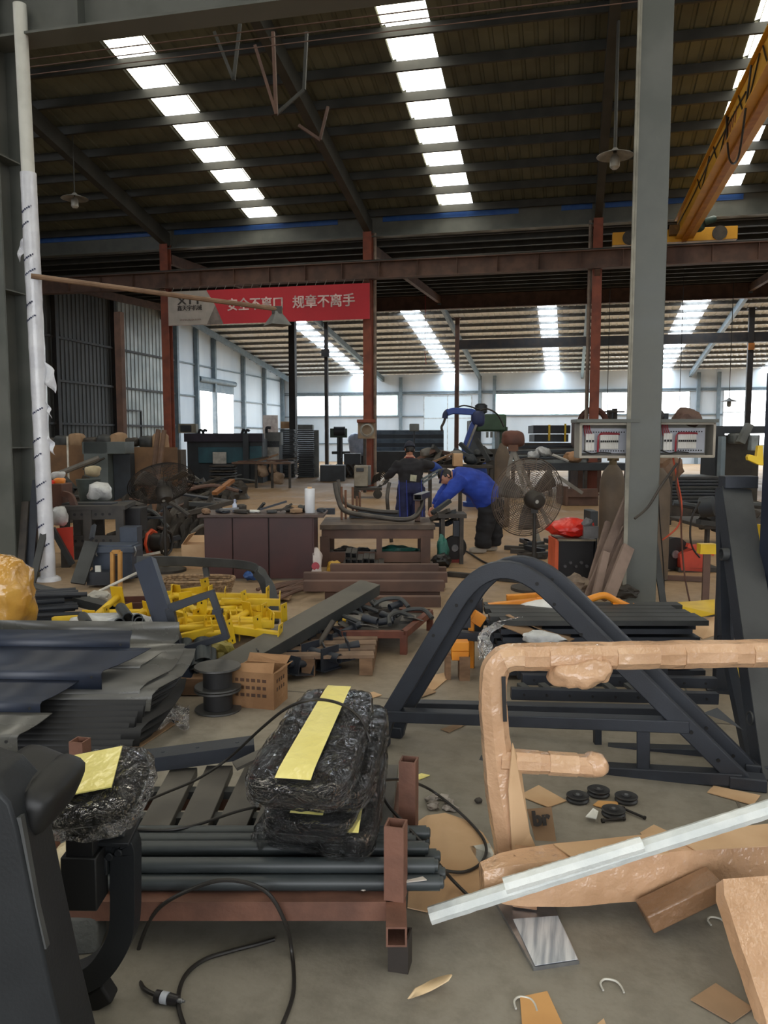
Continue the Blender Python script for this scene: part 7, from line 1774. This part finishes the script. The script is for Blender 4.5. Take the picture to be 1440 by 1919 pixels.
for x0,y0,x1,y1,d,r_,m_,lab in ((130,940,126,818,16.8,.02,M('white_paint',(214,210,200)),'thin white rod standing against the left brown board'),(278,970,297,805,15.6,.05,M('brown_pole',(112,86,68)),'brown pole leaning left of the red column'),(286,970,308,806,15.5,.05,M('brown_pole',(112,86,68)),'second brown pole leaning left of the red column'),(92,895,186,858,15.2,.05,M('offcut_grey',(112,108,102)),'long grey tube slanting over the left scrap'),(155,880,196,858,15,.02,cable,'black bent rod beside the slanting grey tube')):
    a, c = AD(x0,y0,d), AD(x1,y1,d+.2); q = MB(); a.z = max(a.z, r_) if y0 < 930 else r_; q.tube([a, c], r_, 8); solo('rod', q, m_, lab, 'rod')
X = AY(226,700,21).x; q = MB(); q.box((X,21,2.6), (.2,.2,5.2)); solo('red_post', q, redox2, 'rusty post in front of the galvanised wall sheets', 'post')
for k in range(9): 
    a = flat(95+26*k,900,18.2); q = MB(); q.sbox(V((a.x,a.y,AD(100,828,18.2).z)), (.35,.3,.2+.1*(k % 3)), n=4, amp=.04, freq=4, seed=k); solo('carton' if k in (2,6) else 'scrap_lump', q, [ironm, dgrey, cardd][k % 3], 'dusty bundle on the ledge behind the boards, %s' % ['first from the left','second','third','fourth','fifth','sixth','seventh','eighth','last'][k], 'bundle')
a, c = flat(80,900,18.5), flat(345,900,18.5); q = MB(); zz = AD(100,833,18.4).z; q.box((a+c)/2+V((0,0,zz/2-.06)), ((c-a).length,.5,zz-.12), VIEW); solo('low_partition', q, M('partition_dark', (70,60,52), (56,50,44), rough=.8), 'dark low partition carrying dusty bundles behind the boards', 'partition')
# ================================================================ machines of the far hall
def BX3(x0, y0, x1, y1, d, dep, ground=False):
    a, c = AD(x0, y1, d), AD(x1, y0, d)
    if ground: a.z = 0
    w_ = (V((c.x,c.y,0))-V((a.x,a.y,0))).length; mid = (a+c)/2+_FH*dep/2
    return mid, (w_, dep, abs(c.z-a.z))
def PB(t, name, x0, y0, x1, y1, d, dep, m, ground=False, bev=.01):
    c, s = BX3(x0, y0, x1, y1, d, dep, ground); q = MB(); q.box(c, s, VIEW); return part(name, q, m, t, bev=bev)
def TH(name, lab, cat, x, d, group=None): return thing(name, lab, cat, flat(x, 900, d), group)
def SB(name, lab, cat, x0, y0, x1, y1, d, dep, m, ground=False, group=None):
    c, s = BX3(x0, y0, x1, y1, d, dep, ground); q = MB(); q.box(c, s, VIEW); return solo(name, q, m, lab, cat, group, bev=.01)
mdark = M('machine_dark', (52,58,64), (40,45,50), rough=.5, scale=2)
mteal = M('machine_teal', (44,92,104), (36,76,88), rough=.5, scale=2)
mgreen = M('machine_green', (52,80,58), (42,66,48), rough=.5, scale=2)
mgrey = M('machine_grey', (120,124,122), (98,102,100), rough=.5, scale=2)
mblue = M('robot_blue', (40,76,160), (32,60,132), rough=.45, scale=2)
rnd = random.Random(41)
# teal guillotine
t = TH('shearing_machine', 'long dark machine with a teal front panel left of the stacked trays', 'machine', 420, 29)
PB(t, 'frame', 352, 822, 492, 890, 29, 1.2, mdark, True); PB(t, 'teal_panel', 372, 838, 456, 868, 28.9, .1, mteal); PB(t, 'beam', 345, 812, 492, 828, 28.8, .5, M('machine_purple', (46,40,56)))
PB(t, 'white_plate', 399, 847, 424, 869, 28.8, .05, M('pale_plate', (200,198,190))); PB(t, 'side_column', 456, 812, 466, 890, 28.7, .4, mdark, True); PB(t, 'right_panel', 466, 836, 490, 866, 28.9, .2, mteal)
q = MB()
for x in (372, 380, 453, 460): q.tube(curve([AD(x,815,29),AD(x+3,806,29),AD(x+8,808,29)],4), .05, 6)
part('lever', q, mdark, t, kind='stuff')
t = TH('control_cabinet', 'beige control box standing on the teal machine by the red column', 'control box', 348, 28.5); PB(t, 'case', 334, 794, 367, 811.5, 28.8, .4, M('box_beige', (150,146,130), (128,124,110))); PB(t, 'screen', 338, 797, 358, 809, 28.75, .06, mdark)
t = TH('lathe', 'dark lathe with grey headstock between the teal machine and the trays', 'machine', 505, 30); PB(t, 'bed', 494, 826, 524, 880, 30.6, .9, mdark, True); PB(t, 'headstock', 497, 810, 526, 834, 30.6, .8, mgrey); PB(t, 'pale_panel', 499, 838, 523, 862, 30.5, .05, M('pale_plate', (200,198,190)))
q = MB(); q.tube(curve([AD(500,812,30),AD(500,802,30),AD(508,802,30)],4), .06, 6); part('handle', q, mdark, t)
t = TH('work_bench', 'brown workbench with rags hanging below, in front of the teal machine', 'bench', 490, 26); PB(t, 'bench_top', 434, 866, 545, 870, 26, .9, M('bench_brown', (112,86,68), (90,68,54)))
for x in (437, 478, 508, 541): PB(t, 'leg', x, 870, x+4, 905, 26, .1, ironm, True, .002)
for k, (x, y, w_, lab) in enumerate(((492,882,.36,'pale rag hanging under the brown workbench'),(512,876,.22,'small pale rag hanging by the bench leg'),(520,895,.4,'grey bag under the right end of the brown workbench'))):
    junk('rag', lab, 'rag', x, y, 26.2, (w_,.3,.4), M('pale_rag', (150,128,108), (122,104,88), rough=.8), amp=.08, n=3, seed=k)
for k in range(5): q = MB(); a = AD(446+18*k, 865-2*(k%2), 26.3); q.bar(a, a+_R*.7+V((0,0,.12*(k%3))), .08, .06); solo('steel_bar', q, [redox2,ironm,woodm][k % 3], 'rusty bar lying on the brown workbench', 'bar', 'bars on the brown workbench')
for k in range(6): SB('steel_stack', 'dark steel rack section left of the brown workbench', 'rack', 392, 872+5*k, 436, 875+5*k, 25.5, .8, dsteel if k % 2 else ironm, False, 'rack sections by the workbench')
# trays
for sx, (x0, x1, y0, d, nm) in enumerate(((525,551,804,33.0,'left'),(557,588,805,33.0,'right'))):
    zt_ = AD(x0,y0,d).z; n = 24; h = zt_/n
    for k in range(n):
        c, s = BX3(x0+rnd.uniform(-1,1), 850, x1+rnd.uniform(-1,1), 855, d+rnd.uniform(0,.08), .75); q = MB(); z = h*(k+.5)
        q.box(V((c.x,c.y,z-h*.25)), (s[0], .75, h*.4), VIEW); q.box(V((c.x,c.y,z+h*.12)), (s[0]*.93, .7, h*.5), VIEW)
        solo('metal_tray', q, mdark if k % 3 else M('tray_dusty', (74,80,84), (60,66,70)), 'dark tray in the %s tall stack' % nm, 'tray', 'trays in the %s stack' % nm, smooth=0)
SB('carton', 'grey box on top of the right tray stack', 'box', 558, 796, 586, 805, 33.2, .6, mgrey); SB('panel_board', 'pale mottled panel leaning right of the tray stacks', 'panel', 589, 806, 597, 880, 33.5, .3, mgrey, True)
SB('notice_board', 'mottled grey board on the wall behind the lathe', 'board', 493, 778, 521, 806, 44, .1, M('board_mottled', (188,182,176), (160,150,146)), True)
SB('paper_box', 'pale cardboard box on a machine left of the thick dark post', 'box', 526, 790, 546, 803, 36, .5, card)
# drill press, milling machine
t = TH('drill_press', 'dark green drill press behind the slim dark post', 'machine', 640, 36); PB(t, 'column', 632, 812, 642, 880, 36, .3, mdark, True); PB(t, 'head', 619, 803, 650, 820, 35.8, .6, mgreen); PB(t, 'table', 622, 846, 656, 851, 35.7, .7, mdark); PB(t, 'base', 620, 872, 660, 884, 35.8, .8, mdark, True)
q = MB(); q.lathe(AD(626,808,35.7), [(.2,0),(.2,.5)], 12, _R); q.lathe(AD(638,820,35.6), [(.06,-.9),(.1,0)], 10); part('spindle', q, mdark, t)
SB('machine_box', 'dark machine box on the floor right of the drill press', 'machine', 645, 850, 676, 882, 33, .8, mdark, True); SB('low_machine', 'low dark machine bed on the floor left of the drill press', 'machine', 600, 872, 646, 892, 30, .8, mdark, True)
for k in range(6): q = MB(); a = flat(606+11*k, 884, 31+.3*k)+V((0,0,.06)); q.tube(curve([a, a+_R*.3+V((0,0,.5)), a+_R*.6+V((0,0,.1))],4), .06, 6); solo('bent_tube', q, ironm, 'bent tube end among the low machines by the drill press', 'tube', 'tube ends by the drill press')
# coil box on the column, welder cart
t = TH('wire_cabinet', 'brown-topped open box with a wire coil fixed beside the middle red column', 'wire feeder', 688, 23.6); PB(t, 'roof_plate', 669, 786, 704, 792, 23.5, .5, redox); PB(t, 'back', 671, 792, 703, 822, 23.9, .1, M('feeder_beige', (170,150,124), (150,130,106)))
q = MB()
for k in range(5): q.tube([AD(688,806,23.6)-_FH*.03*k+(_R*math.cos(2*PI*i/20)+V((0,0,1))*math.sin(2*PI*i/20))*(.20-.012*k) for i in range(20)], .014, 5, closed=True)
part('wire_coil', q, M('wire_pale', (170,168,160)), t, kind='stuff')
q = MB(); q.bar(AD(684,822,23.8), flat(684,900,23.8), .08, .08); part('stand', q, ironm, t)
t = TH('welding_machine', 'white-grey welding machine on a small cart left of the standing worker', 'welder', 680, 21.5); PB(t, 'case', 664, 873, 690, 912, 21.5, .6, M('welder_pale', (158,152,138), (136,130,118)), False, .02); PB(t, 'side', 690, 873, 695, 910, 21.6, .5, mgrey); PB(t, 'panel', 668, 877, 682, 884, 21.45, .04, mdark); PB(t, 'cart_deck', 662, 914, 716, 919, 21.4, .7, ironm)
for x in (668, 708):
    q = MB(); p_ = flat(x, 920, 21.3); q.lathe(p_+V((0,0,.12)), [(.12,0),(.12,.06)], 14, _FH); part('wheel', q, ironm, t)
    q = MB(); q.bar(p_+V((0,.05,.12)), V((p_.x,p_.y+.05,AD(x,916,21.4).z)), .04, .04); part('strut', q, ironm, t)
for k in range(6): q = MB(); a = AD(696+3*k, 908-1.5*k, 21.6); q.tube(curve([a, a+V((.1,0,.25)), a+V((.25,.1,.05)), a+V((.15,0,-.1))],4), .018, 6); solo('cable', q, cable, 'tangled dark cable on the small welder cart', 'cable', 'cables on the welder cart')
t = TH('lamp_stand', 'pale box-shaped work lamp on a thin post behind the standing worker', 'lamp', 776, 26); PB(t, 'lamp_box', 768, 794, 786, 808, 26, .3, mgrey, False, .02); PB(t, 'post', 775, 808, 778, 870, 26.1, .06, mdark, True, .002)
# stacks behind
for k in range(7): SB('welded_grid', 'blue-grey steel frame in the wide stack', 'frame stack', 700, 806+8*k, 832, 814.2+8*k, 40-.05*k, 1.2, [M('frames_blue', (96,108,118), (78,90,100)), mdark][k % 2], False, 'stacked frames before the far wall')
SB('machine_bed', 'dark bed under the wide stack of blue-grey frames', 'machine', 684, 846, 832, 872, 38, 1.5, mdark, True)
q = MB(); q.sbox(AD(672,832,39), (.9,.8,1.1), n=4, amp=.1, freq=2, seed=2); solo('wrapped_stack', q, M('film_blueish', (176,190,214), (150,166,194), rough=.35), 'pale blue film-wrapped stack left of the middle red column', 'wrapped stack'); SB('pallet', 'dark pallet base under the film-wrapped stack', 'pallet', 655, 848, 682, 868, 39, .9, mdark, True)
# robot arm
t = TH('robot_arm', 'blue welding robot arm bent over the workbench behind the two workers', 'robot', 890, 19)
P = lambda x, y, o=0: AD(x, y, 19+o)
q = MB(); q.lathe(flat(893,900,19), [(.32,0),(.32,.1),(.24,.12),(.24,AD(893,885,19).z)], 20); part('pedestal', q, mblue, t)
q = MB(); q.lathe(P(893,900), [(.26,0),(.28,.06),(.22,.45)], 18); part('turret', q, mblue, t)
q = MB(); q.rtube([P(890,872), P(874,858), P(872,842), P(886,800), P(893,785)], .16, .2, up=_FH); part('lower_arm', q, mblue, t, bev=.02)
q = MB(); q.rtube([P(876,838,-.14), P(893,796,-.14)], .05, .07, up=_FH); part('pale_rod', q, M('rod_pale', (140,136,128)), t)
q = MB(); q.sbox(P(896,785), (.32,.34,.38), VIEW, n=3, sub=3); part('elbow', q, M('robot_dark', (38,50,92)), t)
q = MB(); q.rtube(fillet([P(893,784), P(888,772), P(848,770), P(838,774)], .2, 5), .15, .16, up=_FH); part('forearm', q, mblue, t, bev=.02)
q = MB(); q.tube(curve([P(842,770), P(836,775), P(834,784)],4), .07, 10); part('wrist', q, M('robot_dark', (38,50,92)), t)
q = MB(); q.tube(curve([P(835,782), P(832,792), P(828,800), P(829,808)],5), .03, 8); part('welding_torch', q, ironm, t)
q = MB(); q.tube(curve([P(893,776), P(910,766), P(932,776), P(945,800)],6), .022, 6); q.tube(curve([P(850,768), P(870,760), P(900,768)],6), .02, 6); part('hose', q, cable, t)
# green machine
t = TH('punch_press', 'dark green press with an open throat behind the robot arm', 'machine', 923, 23); PB(t, 'head', 894, 776, 950, 808, 23, 1.2, mgreen, False, .05); PB(t, 'left_cheek', 880, 788, 902, 880, 23.2, .8, mdark, True); PB(t, 'column', 936, 800, 952, 880, 23.3, 1.0, mgreen, True); PB(t, 'bed', 898, 842, 940, 880, 23, 1.2, M('machine_brown', (56,52,44)), True)
for x in (912, 920, 928): PB(t, 'punch', x, 809, x+4, 820, 22.9, .1, mgrey, False, .004)
q = MB(); q.lathe(AD(902,776,23.2)+V((0,0,0)), [(.1,0),(.18,.05),(.18,.25),(.1,.3)], 14); part('motor_cap', q, mdark, t)
t = TH('gas_cylinder', 'tall brown gas cylinder behind the pale tripod', 'gas cylinder', 941, 14.5); q = MB(); p_ = flat(941,950,14.5); z_ = AD(941,830,14.5).z; q.lathe(p_, [(.12,0),(.14,.03),(.14,z_-.25),(.09,z_-.1),(.04,z_)], 20); part('body', q, M('cylinder_paint', (104,88,72)), t); q = MB(); q.lathe(p_+V((0,0,z_)), [(.03,0),(.03,.1)], 8); part('valve', q, ironm, t)
# work cell heap between worker and fan
t = TH('fixture_table', 'dark steel fixture table full of parts behind the bending worker', 'table', 900, 17.5); PB(t, 'table_top', 800, 872, 925, 878, 17.5, 1.0, ironm)
for x in (803, 860, 918): PB(t, 'leg', x, 878, x+7, 930, 17.6, .12, ironm, True)
for k in range(22):
    x = rnd.uniform(798,925); p_ = AD(x, 868-rnd.random()*24, 17.6+rnd.random()*.8); u = V((rnd.uniform(-1,1),rnd.uniform(-1,1),rnd.uniform(-.3,.5))).normalized(); q = MB()
    if k % 3 == 0: q.hbar(p_-u*.25, p_+u*.25, .12, .08, .01)
    elif k % 3 == 1: q.sbox(p_, (.28,.25,.2), k, n=3, amp=.04, sub=2, seed=k)
    else: q.bar(p_-u*.3, p_+u*.3, .06, .1)
    solo(['square_tube','casting','flat_bar'][k % 3], q, [ironm, mdark, dgrey, redox2, M('offcut_grey', (112,108,102))][k % 5], ['short tube','dark casting','flat bar'][k % 3]+' heaped on the fixture table', 'scrap', 'parts on the fixture table')
SB('carton', 'tan carton on the fixture table behind the bending worker', 'carton', 850, 850, 868, 874, 17.3, .3, card); 
q = MB(); a, c = AD(812,866,17.2), AD(848,850,17.3); q.bar(a, c, .12, .03); solo('board', q, woodm, 'pale board slanting over the fixture table', 'board')
# long racks with strapped rolls
t = TH('bar_rack', 'long dark bar rack with two yellow straps before the far window band', 'rack', 1040, 27); PB(t, 'top_bundle', 1000, 797, 1070, 812, 27, 1.0, dsteel); PB(t, 'middle_bundle', 1002, 814, 1066, 828, 27.1, 1.0, mdark); PB(t, 'strap', 1028, 796, 1032, 826, 26.95, .05, yel, False, .002); PB(t, 'strap', 1058, 794, 1062, 828, 26.95, .05, yel, False, .002); PB(t, 'base', 984, 830, 1075, 836, 27, 1.1, ironm)
for x in (990, 1068): PB(t, 'leg', x, 836, x+5, 880, 27, .2, ironm, True)
for k in range(12):
    a = AD(950+rnd.uniform(0,20), 838+2.6*k, 25-.25*k); c = AD(1070+rnd.uniform(0,60), 834+2.7*k, 25.2-.25*k); q = MB(); q.bar(a, c, .12, .09); solo('long_bar', q, [mdark, dsteel, ironm, mgrey][k % 4], 'long steel bar in the deep pile behind the large fan', 'bar', 'long bars behind the large fan')
t = TH('long_bench', 'long dark bench under the pile of bars behind the large fan', 'bench', 1040, 23.5); PB(t, 'top', 958, 868, 1180, 882, 22, .8, mdark)
for x in (960, 1030, 1095, 1140, 1173): PB(t, 'leg', x, 882, x+6, 925, 22, .2, ironm, True)
for k, (x,y,w_,m_,lab) in enumerate(((1020,846,.4,M('milky_bag',(214,216,216)),'white cloth on the bar pile above the large fan'),(1000,852,.3,M('milky_bag',(214,216,216)),'small white rag on the bar pile above the large fan'),(1075,856,.5,M('orange_sack',(196,150,110)),'tan sack on the bar pile left of the left breaker box'),(1240,876,.8,M('tan_heap',(126,100,80)),'tan heap of parts under the right breaker box'),(1284,783,.20,redox2,'small rust-brown dome on the ledge above the right breaker box'))):
    junk('cloth_bundle' if k < 4 else 'casting', lab, 'bundle' if k < 4 else 'casting', x, y, (22.5, 22.6, 22.4, 15, 7.5)[k], (w_,.4 if k < 4 else .16,w_*.6), m_, amp=.08, n=3, seed=k)
q = MB(); a, c = AD(1036,852,22.3), AD(1066,864,22.3); q.tube([a,c], .04, 6); solo('white_stick', q, M('white_paint',(214,210,200)), 'white rod lying on the bar pile above the large fan', 'stick')
SB('crate', 'dark crate under the tan heap below the right breaker box', 'crate', 1226, 884, 1262, 930, 14.8, .5, ironm, True)
t = TH('machine_tool', 'brown machine with an arched hood above the left breaker box', 'machine', 1110, 24); PB(t, 'body', 1084, 788, 1130, 880, 24, 1, redox2, True)
q = MB(); q.tube([AD(1112,792,23.8)+(_R*math.cos(PI*i/12)+V((0,0,1))*math.sin(PI*i/12))*.38 for i in range(13)], .09, 8); part('arched_hood', q, M('rust_motor', (104,66,54)), t); PB(t, 'mast', 1140, 768, 1148, 800, 24, .2, ironm); PB(t, 'mast', 1150, 765, 1158, 800, 24, .2, ironm); PB(t, 'cross_bar', 1110, 770, 1172, 773, 23.9, .1, ironm)
SB('tall_box', 'black box standing above the right breaker box beside the column', 'machine', 1240, 774, 1254, 900, 20, .4, mdark, True)
for k in range(2): q = MB(); q.tube([AD(1233,780,7.5)+(_R*math.cos(2*PI*i/16)+V((0,0,1))*math.sin(2*PI*i/16))*(.042+.018*k)+_FH*(.03*k-.02) for i in range(16)], .010, 6, closed=True); solo('hose_coil', q, cable, 'black hose coil beside the grey column above the right breaker box, %s' % ['inner ring','outer ring'][k], 'hose')
# right: dark machines and sheet pallets
for k in range(9): SB('steel_sheet', 'dark steel sheet in the stack behind the orange cable', 'sheet', 1238, 893+6.2*k, 1352+3*k, 898+6.2*k, 16-.05*k, 1.0, [dgrey, mdark, dsteel][k % 3], False, 'steel sheets behind the orange cable')
SB('timber_support', 'dark timber base under the stack of steel sheets', 'base', 1240, 946, 1372, 962, 15.6, 1.0, ironm, True)
t = TH('power_press', 'big dark machine with a slanted pale arm right of the right breaker box', 'machine', 1370, 18); PB(t, 'frame', 1338, 800, 1360, 905, 18, .8, mdark, True); PB(t, 'back_panel', 1350, 815, 1425, 905, 18.6, .8, M('machine_brown', (56,52,44)), True); PB(t, 'top_beam', 1334, 798, 1440, 812, 18.2, .8, mdark); PB(t, 'motor', 1376, 812, 1396, 832, 17.8, .4, mgrey, False, .05); PB(t, 'front_post', 1350, 818, 1362, 900, 17.7, .2, slate, True)
q = MB(); q.bar(AD(1405,795,17.6), AD(1388,830,17.6), .18, .14); part('slanted_arm', q, mgrey, t)
q = MB(); q.box(AD(1412,830,17.5), (.16,.2,.34), VIEW); part('valve_block', q, M('valve_pale', (150,160,164)), t, bev=.02)
for k in range(14):
    x, y = rnd.uniform(1300,1425), rnd.uniform(938,985); p_ = AD(x, y, 11+rnd.random()*1.5); u = (_R+V((0,0,rnd.uniform(-.3,.2)))+_FH*rnd.uniform(-.4,.4)).normalized(); q = MB(); ln = rnd.uniform(.35,.8); a, c = p_-u*ln/2, p_+u*ln/2
    if k % 2: q.tube([a,c], .045, 8)
    else: q.bar(a, c, .09, .07)
    solo('steel_tube' if k % 2 else 'square_bar', q, [dgrey, ironm, mdark][k % 3], ('round dark tube' if k % 2 else 'square dark bar')+' in the heap behind the leaning channel', 'scrap', 'heap behind the leaning channel')
q = MB(); q.lump(AD(1375,972,11.9), (.9,1.0,.42), 3, amp=.5, freq=2.2); solo('scrap_mound', q, ironm, 'dark mound of small scrap on the table behind the leaning channel', 'scrap', kind='stuff', smooth=0)
t = TH('heap_table', 'dark table carrying the heap behind the leaning channel', 'table', 1370, 11.5); PB(t, 'top', 1320, 985, 1440, 992, 11.2, 1.4, ironm)
for x in (1324, 1430): PB(t, 'leg', x, 990, x+8, 1040, 11.3, .1, ironm, True)
q = MB(); q.lathe(AD(1325,950,11), [(.08,-.1),(.14,-.08),(.14,.1),(.08,.12)], 16, (1,-.4,.2)); solo('dark_motor', q, mdark, 'dark round motor in the heap left of the leaning channel', 'motor')
# brown trough and parts on the floor right of the fan
t = TH('trough', 'rust-brown steel trough on the floor behind the left gas cylinder', 'trough', 1095, 19); PB(t, 'front', 1062, 916, 1122, 932, 19, .1, redox2); PB(t, 'floor_plate', 1062, 925, 1122, 935, 19.1, 1.0, redox2, True); PB(t, 'end', 1060, 912, 1066, 934, 19, 1.0, redox2, True)
SB('louvre_box', 'dark slatted box on the floor left of the gas cylinder', 'box', 1106, 958, 1122, 1000, 12, .4, mdark, True)
for k in range(14):
    x = rnd.uniform(950,1070); p_ = flat(x, 1000, 10.6+rnd.random()*1.2); p_.z = .03+.03*(k % 3); u = (_R*math.cos(k)+_FH*math.sin(k)).normalized(); q = MB(); q.bar(p_-u*.2, p_+u*.2, .07, .06); solo('steel_bar', q, [ironm, dgrey, dsteel][k % 3], 'dark steel bar in the low heap under the large fan', 'bar', 'low heap under the large fan')
for x0, y0, x1, y1, lab in ((840,1075,1030,1092,'long thin bar on the floor behind the apex of the A-shaped frames'),(1244,1082,1330,1086,'flat rusty bar on the floor right of the grey column'),(720,1072,835,1066,'long dark bar on the floor behind the rusty beams')):
    a, c = G(x0,y0,.03), G(x1,y1,.03); q = MB(); q.bar(a, c, .07, .05); solo('flat_bar', q, ironm if x0 < 1200 else redox2, lab, 'bar')
t = thing('angle_post', 'rusty short angle post standing right of the grey column', 'post', flat(1322,1130,7.2)); p_ = flat(1322,1130,7.2); q = MB(); q.bar(p_, V((p_.x,p_.y,AD(1322,1030,7.2).z)), .06, .05); part('angle', q, redox2, t); q = MB(); q.box(p_+V((0,0,.01)), (.2,.2,.02), VIEW); part('base_plate', q, ironm, t)
# thin posts and outlines near the far wall
q = MB(); q.tube([AD(1228,590,30),AD(1236,594,30),AD(1246,592,30)], .02, 5); 
for k, (px, lab) in enumerate(((694,'slate post of the far wall between the frosted windows'),)):
    pass
# ================================================================ labels: things that look alike are told apart by their order
ORD = 'first second third fourth fifth sixth seventh eighth ninth tenth eleventh twelfth thirteenth fourteenth fifteenth sixteenth seventeenth eighteenth nineteenth twentieth'.split()
ORD += ['twenty-'+o for o in ORD[:9]] + ['thirtieth'] + ['thirty-'+o for o in ORD[:9]]
bpy.context.view_layer.update()
same = {}
for o in bpy.data.objects:
    if o.parent is None and o.get('label'): same.setdefault(o['label'], []).append(o)
for lab, os_ in same.items():
    if len(os_) < 2: continue
    up = any(w_ in lab for w_ in ('tray', 'nested', 'steel sheet in the stack', 'steel frame in the wide', 'rack section'))
    front = 'round steel tube lying' in lab
    if up: os_.sort(key=lambda o: -o.location.z); how = 'from top'
    elif front: os_.sort(key=lambda o: dist(o.location)); how = 'from front'
    else: os_.sort(key=lambda o: (o.location-_C).dot(_R)/dist(o.location)); how = 'from left'
    for k, o in enumerate(os_):
        l2 = '%s, %s %s' % (lab, ORD[k], how)
        if len(l2.replace(',', '').split()) > 16: print('LONG', l2)
        o['label'] = l2
